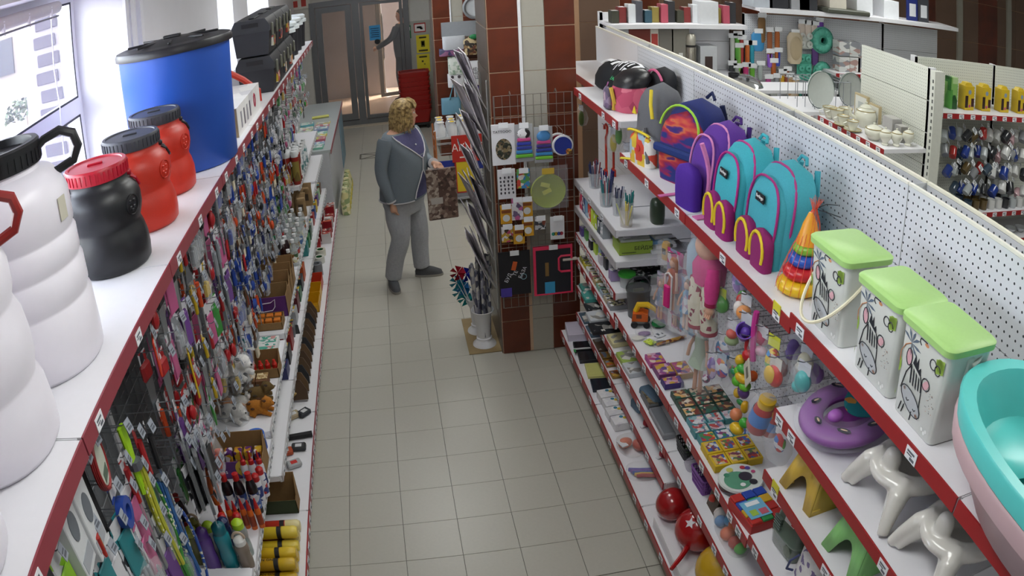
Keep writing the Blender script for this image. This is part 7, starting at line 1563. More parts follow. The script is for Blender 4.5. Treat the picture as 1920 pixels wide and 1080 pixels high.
for k in range(16):
    r, c = k // 4, k % 4
    bottle('sealant_bottle', 'white-capped sealant bottle, %s row after the foam cans' % ('first', 'second', 'third', 'fourth')[r], 'bottle', -1.05 + .07 * c, 6.78 + .11 * r, 1.051, [(0, 0), (.028, 0), (.028, .15), (.014, .18)], [(.02, .178), (.02, .22), (0, .222)], printed(('#c9cdd0', '#8a9aa0', '#d8dadc', '#4a7a7a'), 30, .4, r), whc, None, 'white-capped sealant bottles, %s row' % r)
for k in range(10): carton('seed_packet_box', ('teal', 'green', 'dark green', 'white', 'red', 'blue', 'yellow', 'violet', 'pale green', 'brown')[k] + ' packet box on the low shelf by the far counter', 'box', -.95, 6.5 + .19 * k, .401, .22, .12, .1, M(('#2a8080', '#2f7a4a', '#1f4a34', '#cfd2d4', '#9a2a2a', '#2a4a8a', '#c9a82a', '#5a3a7a', '#8fb08a', '#6a4a34')[k], .45), printed(('#d4d8d8', '#2a8080', '#8a3a4a', '#c9b04a'), 26, .4, k))
for k in range(10): carton('sponge_pack', ('navy', 'black', 'red', 'grey', 'silver', 'maroon', 'green', 'charcoal', 'orange', 'dark blue')[k] + ' boxed item on the narrow shelf under the cat food and solvent', 'box', -.93, 4.45 + .19 * k, .401, .2, .13, .08 + .02 * (k % 3), M(('#22285a', '#1c1c20', '#8a2020', '#6a6c70', '#9a9ca0', '#5a1c24', '#2a5a3a', '#2c2e34', '#b04a1c', '#1c2a5a')[k], .45), printed(('#2a2c34', '#c9ccd2', '#8a2a34', '#c9a82a', '#3a5a4a'), 34, .4, k)) if k < 9 else None
# ---------------- base shelf
ZB_ = .151
for k in range(7):
    yy = 2.72 + .082 * k; c1, c2, nm = [('#1c2350', '#8a8ab0', 'navy blue'), ('#b88a12', '#c9a41e', 'amber CLEAN'), ('#cfa81a', '#d8b62a', 'bright yellow'), ('#d0aa1c', '#d8b62a', 'yellow black-banded'), ('#cdb12a', '#e0c84a', 'golden yellow'), ('#a82a1e', '#d8c88a', 'red and cream, first'), ('#b0301e', '#dccf96', 'red and cream, second')][k]
    t = thing('cleaner_bottle', '%s cleaner bottle lying on the base shelf' % nm, 'bottle', (-.87, yy, ZB_ + .037)); T = T3(ry=pi / 2)
    MB().lathe([(0, -.13), (.03, -.13), (.034, -.12), (.034, .06)], 16, T).build('body', M(c1, .35), t); MB().lathe([(.034, .06), (.0345, .062), (.0345, .125), (.026, .14), (0, .142)], 16, T).build('cap', M(c2, .35), t)
    MB().lathe([(.0346, .03), (.0346, .055)], 16, T, caps=False).build('black_band', M('#1a1a1c', .5), t)
    if k == 1: text('CLEAN ON', .024, M('#1a1a14', .5), t, (-.03, .0, .0352), (0, 0, 0))
    if k in (1, 2, 4):
        o = dup(t, (-.865, yy + .04, ZB_ + .1), None, 'upper %s cleaner bottle stacked on the lower row' % nm)
    if k in (2, 3): MB().box(-.1, .02, -.012, .012, .0335, .0352).build('black_label', M('#22221c', .5), t)
t = open_carton('dark green open carton with red-brown back behind the yellow bottles', -.88, 3.42, ZB_, .26, .12, .09, .2, M('#2f3a1e', .7), .6)
tag(MB().tube([(-.1, 0, 0), (.1, .01, 0)], [.018, .02], 10).build('black_brush', M('#17171a', .7), None, (-.80, 4.08, ZB_ + .02), .1), 'long black brush lying across the base shelf', 'brush')
for k, (x, y, c, lab) in enumerate(((-.78, 3.97, '#2c2e32', 'black bag of fittings lying on the base shelf'), (-.86, 3.93, '#b04a24', 'orange box beside the black bag of fittings'), (-.80, 3.80, '#a8aaac', 'grey tool with red and white label'), (-.84, 4.33, '#a8987a', 'tan item in a clear bag on the base shelf'), (-.77, 4.35, '#2a2c34', 'black item in a clear bag'))):
    o = tag(MB().rbox(-.045, .045, -.03, .03, 0, .035, .008).build('packed_item', M(c, .5), None, (x, y, ZB_ + .001), .2 * k), lab, 'packed item')
    MB().box(-.02, .02, -.022, .01, .035, .0358).build('label', M('#c9302a' if k == 2 else '#d0d0d2', .5), o)
rnd = random.Random(8)
for k in range(13):
    yy = 4.52 + .1 * k; t = thing('comb_card', ('brown card with tan animal cutouts', 'brown card with red badge', 'dark card with grey comb', 'brown slanted card pack')[k % 4] + ', %s in the slanted row on the base shelf' % ('first', 'second', 'third', 'fourth', 'fifth', 'sixth', 'seventh', 'eighth', 'ninth', 'tenth', 'eleventh', 'twelfth', 'last')[k], 'card pack', (-.85, yy, ZB_ + .012), 0)
    MB().prism([(-.12, 0), (.1, 0), (.1, .06), (.06, .13), (-.12, .16)], .03, T3((0, 0, 0), 0, -.45)).build('card_box', M(('#4a3522', '#5a4228', '#1f2024', '#4f3a24')[k % 4], .75), t)
    if k % 4 == 0 and k < 6: MB().tube([(-.09, -.02, .03), (-.05, -.03, .06), (.0, -.04, .05), (.03, -.05, .08), (.0, -.06, .1), (-.05, -.055, .09)], .009, 6).build('tan_cutout', M('#b89a5a', .6), t)
    if k % 4 == 1: MB().box(.0, .06, -.045, -.035, .04, .07, T3(rx=-.45)).build('red_badge', M('#b8301e', .5), t)
tag(MB().prism([(-.09, 0), (.09, 0), (.07, .12), (-.07, .14)], .012, T3((0, 0, 0), 0, -.6)).build('black_dustpan', M('#141417', .6), None, (-.88, 4.98, .35)), 'black flat dustpan poking out above the brown cards', 'dustpan')
for k, y in enumerate((5.93, 6.13, 6.33)): 
    t = thing('organiser_tray', '%s yellow plastic organiser tray' % ('nearer' if False else ('first', 'second', 'third')[k]), 'tray', (-.83, y, ZB_ + .001)); mt = M('#d09a12', .4)
    if k == 2: mt = M('#c8402a', .4)
    MB().box(-.09, .09, -.09, .09, 0, .004).build('floor', mt, t); MB().box(-.09, .09, .086, .09, 0, .1).build('back_wall', mt, t); MB().box(-.09, .09, -.09, -.086, 0, .06).build('front_wall', mt, t)
    for s in (-1, 1): MB().box(s * .088 - .002, s * .088 + .002, -.09, .09, 0, .08).build('side_wall', mt, t)
for k, (x, y) in enumerate(((-.86, 6.52), (-.80, 6.60), (-.80, 6.88), (-.80, 7.06))):
    t = thing('tape_reel', ('dark grey upright tape reel', 'silver upright tape reel', 'white tape reel with green core', 'cream tape reel with green core')[k], 'tape', (x, y, ZB_ + .001)); c = ('#2c2e34', '#7a7e84', '#cfcfc6', '#c6c4b4')[k]
    MB().lathe([(.03, 0), (.05, 0), (.05, .11 if k < 2 else .06), (.03, .11 if k < 2 else .06), (.03, 0)], 20, caps=False).build('reel', M(c, .3), t); MB().lathe([(.029, .002), (.029, .06)], 16, caps=False).build('core', M('#2a6a3c' if k > 1 else '#15151a', .6), t)
for k in range(14): carton('red_snack_box', ('crimson packet', 'white and maroon box', 'glossy red pack')[k % 3] + ' at the far end of the base shelf', 'box', -.86 + .1 * (k % 2), 7.3 + .075 * k, ZB_, .09, .065, .08 + .02 * (k % 3), M(('#a01c1e', '#c9c6c4', '#8a1c24')[k % 3], .35), printed(('#a82024', '#d8d4d2', '#5a2a2a', '#c05a3a'), 40, .35, k), group='red packets, far end')
for k in range(6): 
    t = thing('leafy_packet', ('pale green leafy bag', 'cream bag with yellow label', 'pale yellow bag', 'second pale green leafy bag', 'second cream bag', 'last pale yellow bag')[k] + ' standing along the low counter front', 'bag', (-.62 + .0 * k, 8.62 + .17 * k, 0.001)); soft([(0, 0, 0, .05, .07, .7), (.15, 0, 0, .055, .075, .7), (.26, 0, 0, .03, .06, .8)], 14).build('bag', printed(('#a8ac7a', '#c9c08a', '#8a9a6a', '#d6d0a8'), 22, .5, k), t, smooth=60); MB().box(.05, .056, -.04, .04, .06, .14).build('label', M('#c9b84a', .5), t)

# large covers and a bagged husky hanging near the glue shelf
for k, (u, v, c, sc, lab) in enumerate(((352, 862, '#2c2d31', 1.0, 'large black folded cover in film, first of three'), (372, 872, '#3a3b40', 1.0, 'large dark grey folded cover behind the black one'), (385, 850, '#6a6c72', .95, 'large grey folded cover with clear sleeve'))):
    p = at_l(u, v, -.9 + .02 * k); hk(p + Vector((0, 0, .09))); o = tag(MB().rbox(-.006, .006, -.07, .07, -.2, .085, .004).build('folded_cover', M(c, .5), None, p, .35), lab, 'cover'); MB().box(-.009, .009, -.074, .074, -.205, .09).build('film_sleeve', film('#e4e8ec', .12), o)
p = at_l(436, 690, -.96); hs_ = plush('white husky plush head in a clear bag on the hooks', p.x, p.y, p.z - .04, 1.5, '#d6d4d2', '#3a3c42', -.5, True); hk(p + Vector((0, 0, .12)))
p = at_l(400, 915, -.93); o = tag(soft([(-.12, 0, 0, .02, .035, .7), (-.05, 0, 0, .026, .045, .7), (.06, 0, 0, .008, .03, .8)], 14).build('orange_float', M('#c8581c', .5), None, p + Vector((0, 0, .05)), .3, smooth=60), 'bright orange toy fish hanging over the glue bottles', 'toy'); MB().tube([(0, 0, .05), (0, 0, .08)], .003, 4).build('hang_loop', mesh_m, o); hk(p + Vector((0, 0, .13)))
ME_HOOKR = MB().tube([(0, 0, 0), (-.24, 0, .004), (-.255, 0, .014)], .0022, 4).tube([(.0, -.03, 0), (.0, .03, 0)], .002, 4).mesh(mesh_m)
def hkr(p, L_=None):
    i = min(5, max(1, 1 + int((p.y - 1.01) / 1.003)))
    h = link('hook', ME_HOOKR, R_UNITS[i], (XB, p.y, p.z)); h.scale = ((XB - p.x + .01) / .24, 1, 1); return h
def AT(u, v, x=1.27): return PX(u, v, x)
skin = M('#d9a88c', .5)
def doll(label, u, v, x, h, dress, hair, cardm=None, group=None, extra=None):
    p = AT(u, v, x); t = thing('doll_pack', label, 'doll', p, .35, group); s = h / .3
    hkr(p + Vector((0, 0, .005)))
    if cardm: MB().box(.012, .015, -.06 * s, .06 * s, -h - .02, .02).build('backing_card', cardm, t)
    MB().ball((0, 0, -.045 * s), (.019 * s, .018 * s, .023 * s), 12, 9).build('head', skin, t)
    soft([(-.12 * s, .012, 0, .008, .022 * s, .8), (-.07 * s, .008, 0, .014 * s, .026 * s, .9), (-.03 * s, .004, 0, .02 * s, .024 * s, 1), (-.016 * s, .002, 0, .012 * s, .014 * s, 1)], 14, T3((.004, 0, 0))).build('hair', M(hair, .6, noise=.2, scale=90), t, smooth=60)
    soft([(-.19 * s, 0, 0, .03 * s, .045 * s, .9), (-.13 * s, 0, 0, .016 * s, .022 * s, .9), (-.09 * s, 0, 0, .016 * s, .026 * s, .9), (-.07 * s, 0, 0, .007 * s, .012 * s, 1)], 14).build('dress', dress, t, smooth=60)
    for q in (-1, 1):
        MB().tube([(0, q * .012 * s, -.18 * s), (0, q * .014 * s, -.29 * s)], .008 * s, 7).build('leg', skin, t); MB().tube([(0, q * .027 * s, -.085 * s), (-.01, q * .045 * s, -.13 * s), (-.015, q * .05 * s, -.17 * s)], .0065 * s, 6).build('arm', skin, t)
    MB().box(-.03, .012, -.062 * s, .062 * s, -h - .015, .0).build('film_box', film('#eef1f4', .06), t)
    return t
fl1 = printed(('#c23a7a', '#e0a0c0', '#7a3a8a', '#e8dce4', '#d85a94'), 40, .4); fl2 = printed(('#3a7ab0', '#d8e0e8', '#6aa8c8', '#c9a0b8'), 40, .4)
d1 = doll('blonde doll pack with pink scooter on the hooks', 1263, 478, 1.27, .3, M('#b0502c', .6), '#a8622a', printed(('#b87a9a', '#9a86a8', '#d8d0d8', '#c23a7a', '#8a92a8'), 22, .4))
sc_ = MB(); sc_.tube([(-.03, -.03, -.1), (-.03, -.03, -.28)], .005, 6).tube([(-.03, .02, -.1), (-.03, .02, -.28)], .005, 6).tube([(-.03, -.03, -.1), (-.03, -.005, -.085), (-.03, .02, -.1)], .005, 6); sc_.build('white_frame', M('#dcd8d8', .4), d1); MB().rbox(-.045, -.028, -.026, .018, -.27, -.15, .006).build('pink_seat', M('#d0207a', .4), d1)
doll('doll pack in a blue printed box below the scooter pack', 1290, 520, 1.24, .27, fl2, '#6a4428', printed(('#3a6aa8', '#6aa0c8', '#c9d4dc', '#8a3a5a'), 24, .4)); doll('doll pack with magenta checkered card', 1268, 545, 1.30, .2, fl1, '#5a3a22', printed(('#a8245a', '#e0b0c8', '#2a1a28', '#c83a74'), 36, .4))
doll('thin doll pack with silver-lilac backing', 1240, 520, 1.32, .25, printed(('#8a8aa0', '#c9c4d0', '#6a7a98'), 30, .4), '#8a6a44', printed(('#8f93a8', '#b4b0c0', '#7a6a90', '#c8a0b0'), 24, .4)); doll('brown-haired doll in a long clear bag', 1318, 590, 1.30, .42, M('#b4c4b0', .6), '#6a4a2c', None)
# yellow car
p = AT(1250, 452, 1.3); hkr(p); t = thing('toy_car_pack', 'yellow toy car in a clear bag above the dolls', 'toy', p, .4)
soft([(-.1, 0, 0, .016, .022, .6), (-.085, 0, 0, .018, .024, .6), (-.02, 0, 0, .018, .024, .6), (-.005, 0, 0, .014, .018, .7)], 16).build('car_body', M('#c9981c', .35), t, smooth=40); MB().rbox(-.021, -.012, -.014, .014, -.07, -.035, .004).build('window', M('#2a2620', .3), t)
for z in (-.085, -.02): MB().lathe([(0, -.027), (.009, -.027), (.009, .027), (0, .027)], 10, T3((.012, 0, z), rx=pi / 2)).build('axle_wheel', M('#1a1a1c', .6), t)
MB().box(-.03, .03, -.035, .035, -.13, .0).build('film_bag', film('#eef1f4', .08), t)
# big baby doll with pink sleeve and cherry trousers
p = AT(1332, 456, 1.25); hkr(p); t = thing('baby_doll', 'large baby doll with pink sleeve and cherry-print trousers in a bag', 'doll', p, .3)
MB().ball((0.02, .02, -.02), (.06, .06, .06), 16, 10).build('head', skin, t); soft([(-.17, .02, .02, .05, .07, .8), (-.1, .02, .02, .055, .075, .85), (-.06, .02, .02, .035, .05, .9)], 16).build('blouse', M('#c23a7c', .75, noise=.2, scale=60), t, smooth=60)
MB().tube([(-.02, -.05, -.08), (-.035, -.065, -.15), (-.03, -.06, -.21)], [.028, .03, .024], 12).build('pink_sleeve', M('#cf3f86', .75, noise=.15, scale=60), t, smooth=60); MB().tube([(-.03, -.06, -.205), (-.03, -.06, -.22)], .026, 12).build('cuff', M('#9a1c4a', .7), t)
hd_ = MB(); hd_.ball((-.032, -.06, -.24), (.018, .02, .022), 10, 7)
for k in range(4): hd_.tube([(-.04, -.072 + .009 * k, -.25), (-.046, -.072 + .009 * k, -.268)], .0048, 6)
hd_.tube([(-.03, -.042, -.238), (-.04, -.034, -.252)], .005, 6); hd_.build('hand', skin, t, smooth=60)
chm = printed(('#d8d2bc', '#d8d2bc', '#d4cdb6', '#8a1c3a', '#d8d2bc', '#dcd6c2'), 55, .7, 6)
for q, y_ in enumerate((-.015, .06)): MB().tube([(.01, y_, -.16), (-.005, y_ - .005, -.26), (0, y_ - .01, -.345)], [.04, .036, .034], 12).build('trouser_leg', chm, t, smooth=60); MB().tube([(0, y_ - .01, -.345), (0, y_ - .01, -.36)], .036, 12).build('hem', M('#9a1c3a', .7), t)
soft([(-.36, .01, .02, .07, .1, .8), (-.1, .01, .02, .075, .11, .8), (.03, .01, .02, .05, .07, .9)], 18).build('film_bag', film('#eef1f4', .06), t, smooth=60); t.scale = (1.15,) * 3
p = AT(1310, 440, 1.28); hkr(p); t = thing('puffy_bag', 'pale blue puffy toy bag beside the baby doll', 'toy', p, .3); soft([(-.24, 0, 0, .03, .035, .9), (-.18, 0, 0, .045, .05, .9), (-.06, 0, 0, .045, .05, .9), (0, 0, 0, .012, .02, 1)], 16).build('bag', M('#9ab4c4', .6, noise=.15, scale=25, bump=.3), t, smooth=60); MB().rbox(-.03, .03, -.02, .02, -.01, .02, .004).build('header', M('#c9ccd2', .5), t)
# assorted hanging toys  (u, v, x, colours, label)
def clutch(name, label, u, v, x, blobs, card=None, cat='toy', bag=.05):
    p = AT(u, v, x); hkr(p + Vector((0, 0, .07))); t = thing(name, label, cat, p, .3)
    for k, (dx, dy, dz, rx, ry, rz, c) in enumerate(blobs): MB().ball((dx, dy, dz), (rx, ry, rz), 12, 8).build('toy_piece', c if not isinstance(c, str) else M(c, .35), t)
    MB().box(-.002, .0, -.03, .03, .03, .075).build('header_card', card or M('#c9ccd2', .5), t)
    if bag: soft([(-.075, 0, 0, .03, .045, .8), (-.03, 0, 0, .045, .058, .8), (.02, 0, 0, .035, .05, .8), (.06, 0, 0, .008, .035, .9)], 16).build('film_bag', film('#eef1f4', bag), t, smooth=60)
    return t
clutch('green_toy_set', 'green plastic toy set with lime price cards', 1352, 570, 1.28, ((0, 0, 0, .03, .045, .04, '#3f8a2c'), (.01, .03, .03, .02, .02, .03, '#6aa83a')), M('#c2d04a', .5))
clutch('purple_frill_toy', 'lilac frilled toy with green trim', 1388, 528, 1.24, ((0, 0, 0, .03, .04, .055, printed(('#8a6ab0', '#b49ad0', '#6a8aa8', '#c8b0d8'), 50)), (-.01, -.03, -.05, .02, .02, .03, '#4fae3a')))
clutch('pompom_toy', 'orange and white pompom toy', 1398, 585, 1.22, ((-.01, 0, 0, .03, .032, .028, '#d8862a'), (0, .04, .0, .022, .024, .03, '#dcd4cc'), (.01, .05, .03, .015, .015, .02, '#b8302a')))
t = clutch('purple_cup_toy', 'purple toy cup with pink strap hanging by the shelf edge', 1398, 620, 1.2, ((0, .0, -.005, .02, .02, .02, '#6a4ab0'),), None, 'toy', 0); MB().lathe([(0, -.03), (.022, -.03), (.036, .03), (.032, .03), (.02, -.024), (0, -.024)], 18, T3((-.005, 0, -.01), 0, .5, -.5)).build('cup', M('#7a56c0', .3), t); MB().tube([(0, -.05, .1), (0, -.045, .04), (.0, -.05, -.04), (0, -.06, -.1)], .012, 7).build('pink_strap', M('#c83a92', .35), t)
clutch('pink_ring_toy', 'pink plastic ring rattle in a bag', 1428, 645, 1.24, ((0, 0, -.03, .02, .03, .02, '#c9a4b0'), (.02, .02, .02, .03, .035, .04, '#b82a5a')), M('#d2d2d6', .5)); clutch('red_bird_toy', 'red and green bird toy in a bag', 1372, 630, 1.27, ((0, 0, .01, .025, .028, .02, '#c8402a'), (0, .0, -.02, .03, .035, .02, '#8aa06a')))
clutch('picture_card_set', 'card with small colourful pictures, clear window', 1355, 655, 1.3, ((0, 0, -.01, .012, .05, .05, printed(('#3a7ab0', '#c85a6a', '#c9b84a', '#d8d8dc', '#6a4a8a'), 40)),), M('#d8d8dc', .5)); clutch('picture_card_set', 'second colourful picture pack close to the shelf', 1352, 690, 1.24, ((0, 0, 0, .012, .045, .045, printed(('#4a5ab0', '#c8823a', '#b84a6a', '#d8dce0'), 40)),), M('#a8b8c8', .5)); clutch('purple_scene_pack', 'purple and orange playset pack beside the picture cards', 1335, 690, 1.22, ((0, 0, 0, .018, .03, .055, printed(('#6a4a9a', '#c8823a', '#b8a0c8', '#8a3a6a'), 40)), (-.01, .02, -.06, .018, .02, .02, printed(('#8a3a6a', '#d8d4d8', '#3a3a4a'), 60))))
# plastic fruit in a net with a cream tag
p = AT(1405, 640, 1.21); hkr(p + Vector((0, 0, .02))); t = thing('toy_fruit_net', 'net of plastic fruit with cream square tag', 'toy', p, .3)
for dx, dy, dz, r, c in ((0, 0, -.06, (.022, .026, .024), '#b81c22'), (0, .012, -.02, (.01, .01, .035), '#c0242a'), (.0, .04, -.1, (.022, .022, .022), '#d0a81c'), (-.01, .01, -.12, (.02, .03, .018), '#3a9a34'), (.0, .035, -.145, (.024, .024, .02), '#6ab02a'), (-.015, .0, -.155, (.022, .04, .02), '#d2a61e'), (.01, -.03, -.14, (.022, .022, .022), '#cf5a22'), (-.01, .03, -.185, (.024, .026, .022), '#5aae2c'), (-.01, -.015, -.185, (.024, .026, .022), '#6ab832'), (0, .065, -.165, (.014, .024, .014), '#1f7a4a')): MB().ball((dx, dy, dz), r, 12, 8).build('plastic_fruit', M(c, .3), t)
tg_ = MB().rbox(-.002, .002, -.045, .045, -.045, .045, .001).build('square_tag', M('#c6c0b0', .6), t, (-.05, -.06, -.09), (.75, 0, -.5)); MB().box(-.003, -.002, -.02, .02, -.01, .02).build('print', M('#6a6658', .6), tg_)
MB().tube([(.0, 0, 0.02), (0, .0, -.02)], .002, 4).build('net_cord', M('#dcd8d2', .5), t)
p = AT(1395, 775, 1.21); t = thing('toy_fruit_net', 'second net with plastic pineapple, peach and lemon', 'toy', p, .3); hkr(p + Vector((0, 0, .1)))
for dx, dy, dz, r, c in ((0, .0, .03, (.018, .018, .028), '#c89a1c'), (0, .03, .035, (.01, .022, .012), '#2a7a3a'), (0, .045, -.03, (.026, .028, .026), '#d8845a'), (-.01, -.02, -.03, (.022, .024, .022), '#3fa034'), (-.015, .015, -.075, (.026, .036, .024), '#d6b01e'), (.01, .06, .06, (.02, .02, .022), '#c8a028'), (.0, .02, .09, (.02, .03, .03), '#5a3a78')): MB().ball((dx, dy, dz), r, 12, 8).build('plastic_fruit', M(c, .3), t)
MB().tube([(0, 0, .1), (0, 0, .05)], .002, 4).build('net_cord', M('#dcd8d2', .5), t)
# big toy jar bottles in bag
for k, (u, v, x, sc__, lab) in enumerate(((1430, 775, 1.2, 1.0, 'red toy bottle with blue label and yellow lid in a bag'), (1450, 790, 1.24, .75, 'smaller toy bottle with blue label behind the big one'))):
    p = AT(u, v, x); t = thing('toy_bottle', lab, 'toy', p, .2); hkr(p + Vector((0, 0, .1)))
    MB().lathe([(0, -.08), (.042, -.08), (.05, -.06), (.046, -.02), (.04, .03), (.032, .045)], 20, T3(rx=.25)).build('jar', M('#b01e22', .3), t, smooth=50); MB().lathe([(.049, -.035), (.044, .02)], 20, T3(rx=.25), caps=False).build('blue_label', M('#3a7ac8', .4), t); MB().lathe([(.0, .045), (.034, .045), (.034, .075), (0, .077)], 20, T3(rx=.25)).build('yellow_lid', M('#d0a828', .35), t)
    soft([(-.09, 0, 0, .05, .055, .85), (.03, 0, 0, .056, .06, .85), (.1, 0, 0, .015, .025, 1)], 16).build('film_bag', film('#eef1f4', .07), t, smooth=60); t.scale = (sc__,) * 3
clutch('rainbow_ball_pack', 'rainbow striped ball hanging in a bag', 1449, 665, 1.2, ((0, 0, -.02, .028, .028, .045, printed(('#3a8ac8', '#d8b83a', '#c84a3a', '#5aae4a', '#8a4ab0'), 22, .35, 3, (1, 1, 3))),), M('#c8cc3a', .5)); clutch('red_disc_toy', 'red and yellow disc toy with white card', 1452, 705, 1.19, ((0, 0, 0, .02, .04, .042, '#c02a24'), (-.015, .012, .005, .012, .028, .034, '#d8b02a')), M('#d2d0c8', .5))
for k, (u, v, x, c, lab) in enumerate(((1490, 655, 1.3, '#5a3a9a', 'violet toy pack hanging over the potty shelf'), (1510, 680, 1.28, '#c8c4a8', 'cream mesh toy pack hanging beside the violet one'), (1505, 715, 1.22, '#3aa8a8', 'lilac and aqua rattle with a floral card'), (1465, 690, 1.4, '#8a2a2c', 'dark red toy deep under the top shelf'), (1530, 700, 1.35, '#8a5ab0', 'purple toy behind the padded ring'))): clutch('hanging_toy_pack', lab, u, v, x, ((0, 0, 0, .025, .035, .04, c), (.0, .02, -.03, .02, .025, .02, '#d8d2cc' if k % 2 else c)))
for k, (u, v, lab) in enumerate(((1375, 700, 'white toy blister with dots'), (1462, 830, 'toy spray pack with blue and red parts'))): clutch('blister_toy', lab, u, v, 1.3 - .08 * k, ((0, 0, 0, .015, .03, .04, printed(('#d8d8dc', '#3a6ab0', '#b83a3a', '#5a9a4a'), 40)),), M('#dcdce0', .5))
# scissors, red shovels on hooks above the stationery
for k, (u, v, lab) in enumerate(((1178, 405, 'lime green toy spectacles ring pack on a hook'),)):
    p = AT(u, v, 1.3); t = thing('lime_ring_pack', lab, 'toy', p, .2); hkr(p + Vector((0, 0, .05)))
    for y_ in (-.028, .028): MB().tube([(0, y_ + .02 * cos(a), .028 * sin(a) - (.012 if y_ < 0 else 0)) for a in linspace(0, 2 * pi * 15 / 16, 16)], .006, 6, True).build('ring', M('#a8c81c', .35), t)
for k, (u, x) in enumerate(((1136, 1.35), (1150, 1.42))):
    p = AT(u, 235, x); t = thing('toy_spade', ('red toy spade with looped handle hanging by the pillar', 'second red toy spade behind it')[k], 'toy', p, .2); hkr(p)
    MB().tube([(0, .02, -.03), (0, .022, -.005), (0, 0, .008), (0, -.02, -.005), (0, -.018, -.05), (0, 0, -.08), (0, 0, -.3)], .008, 6).build('handle', M('#b8301c', .4), t); MB().rbox(-.006, .006, -.03, .03, -.4, -.3, .006).build('blade', M('#b8301c', .4), t)
for k, (u, v, c, lab) in enumerate(((1160, 245, '#4f8a2c', 'green packed toy under the high shelf'), (1150, 260, '#b4a03a', 'yellow striped stick pack under the high shelf'), (1175, 290, '#8a8a90', 'grey mesh toy bag hanging above the pens'), (1090, 215, '#5a7a2a', 'dull green toy deep behind the pillar'))):
    clutch('shadowed_toy', lab, u, v, 1.36, ((0, 0, -.03, .02, .028, .06, c),))
struct('wall_right', MB().box(10.6, 10.8, -1.2, 13.1, 0, 3.4), white_wall)
struct('wall_front', MB().box(-1.8, 10.8, -1.3, -1.2, 0, 3.4), white_wall)
# brown tiled wall with metal strips behind the kitchen goods
yw = 8.3
bw_ = struct('wall_rear', MB().box(1.9, 10.6, yw, yw + .15, 0, 3.4), M('#b08a6a', .7))
me_rt = MB().rbox(.003, .447, -.008, 0, .003, .597, .002).mesh(brown_t); me_rt2 = MB().rbox(.003, .447, -.008, 0, .003, .597, .002).mesh(M('#6e5646', .35, noise=.12, scale=4))
for i in range(19):
    for j in range(5): link('tile', me_rt if (i % 3 == 1) else me_rt2, bw_, (2.0 + .45 * i, yw, .2 + .6 * j))
for k, u in enumerate((1800, 1892)):
    p = PY(u, 60, yw - .03); MB().box(p.x - .05, p.x + .05, yw - .05, yw - .009, 0, 3.4).build('metal_strip', M('#a8a69a', .4, .3), bw_)
brp = struct('pillar', MB().box(PY(1351, 60, 7.35).x, PY(1385, 60, 7.35).x, 7.35, 7.7, 0, 3.4), M('#4a3226', .4, noise=.1)) if False else None
def gondola(name, label, axis, c, a0, a1, zt, shelves, mat, seams=(), panel_h=.3, strip=red_strip, thick=.03, zb=.0, mod=1.0, depth=.42, tagn=9):
    """axis 'y': back panel in plane y=c facing -y, runs in x a0..a1.  axis 'x': plane x=c facing -x, runs in y"""
    t = thing(name, label, 'shelving', (0, 0, 0)); n = max(1, round((a1 - a0) / mod)); L_ = (a1 - a0) / n
    for i in range(n):
        s0, s1 = a0 + i * L_ + .003, a0 + (i + 1) * L_ - .003; z = zt
        while z > .3:
            z0 = max(.3, z - panel_h)
            if axis == 'y': MB().box(s0, s1, c, c + thick, z0 + .002, z - .002).build('back_panel', mat, t)
            else: MB().box(c, c + thick, s0, s1, z0 + .002, z - .002).build('back_panel', mat, t)
            z = z0
        up = (s0 - .02, s0 + .02)
        if axis == 'y': MB().box(s0 - .003, s0 + .03, c + .0, c + thick + .03, 0, zt + .005).build('upright', sh_white, t)
        else: MB().box(c + .0, c + thick + .03, s0 - .003, s0 + .03, 0, zt + .005).build('upright', sh_white, t)
    for z, s0, s1 in shelves:
        if axis == 'y':
            o = MB().box(s0, s1, c - depth, c, z - .03, z).build('shelf', sh_top, t); MB().box(s0, s1, c - depth - .007, c - depth, z - .042, z).build('price_strip', strip if z < 2 else sh_white, o)
            for k in range(int((s1 - s0) / .14) if z < 2 else 0): tg = link('price_tag', ME_TAG, o, (s0 + .07 + .14 * k, c - depth - .0085, z - .04)); tg.rotation_euler = (0, 0, -pi / 2)
        else:
            o = MB().box(c - depth, c, s0, s1, z - .03, z).build('shelf', sh_top, t); MB().box(c - depth - .007, c - depth, s0, s1, z - .042, z).build('price_strip', strip, o)
            for k in range(int((s1 - s0) / .14)): tg = link('price_tag', ME_TAG, o, (c - depth - .0085, s0 + .07 + .14 * k, z - .04)); tg.rotation_euler = (0, 0, pi)
    return t
G1 = gondola('shelving_unit', 'long white pegboard shelving hung with kitchen utensils', 'y', 7.4, 3.48, 6.23, 2.2, [(1.66, 4.4, 5.3), (2.3, 3.48, 6.23), (1.2, 3.48, 5.3)], peg_far)
G2 = gondola('shelving_unit', 'white shelving holding thermos boxes and flasks', 'y', 7.4, 1.98, 3.34, 2.2, [(1.6, 1.98, 3.34), (2.12, 1.98, 3.34), (1.2, 1.98, 3.34)], sh_white)
G3 = gondola('shelving_unit', 'white pegboard shelving with the porcelain tea set', 'x', 3.69, 4.46, 5.44, 2.2, [(1.59, 4.46, 5.44), (1.15, 4.46, 5.44)], peg_cream, panel_h=.245, mod=.98)
G4 = gondola('shelving_unit', 'cream pegboard shelving hung with mugs and cutlery', 'y', 5.0, 3.95, 5.95, 2.2, [(1.84, 3.95, 5.95), (1.006, 3.95, 5.95), (.74, 3.95, 5.95)], peg_cream)
MB().box(3.69, 3.79, 4.40, 4.458, 0, 2.19).build('end_post', M('#cfd0c6', .45), G3); 
_m = MB(); [_m.box(3.684, 3.69, 4.415, 4.425, .4 + .05 * k, .425 + .05 * k) for k in range(35)]; _m.build('post_slots', M('#5a5c5a', .6), G3)['kind'] = 'stuff'
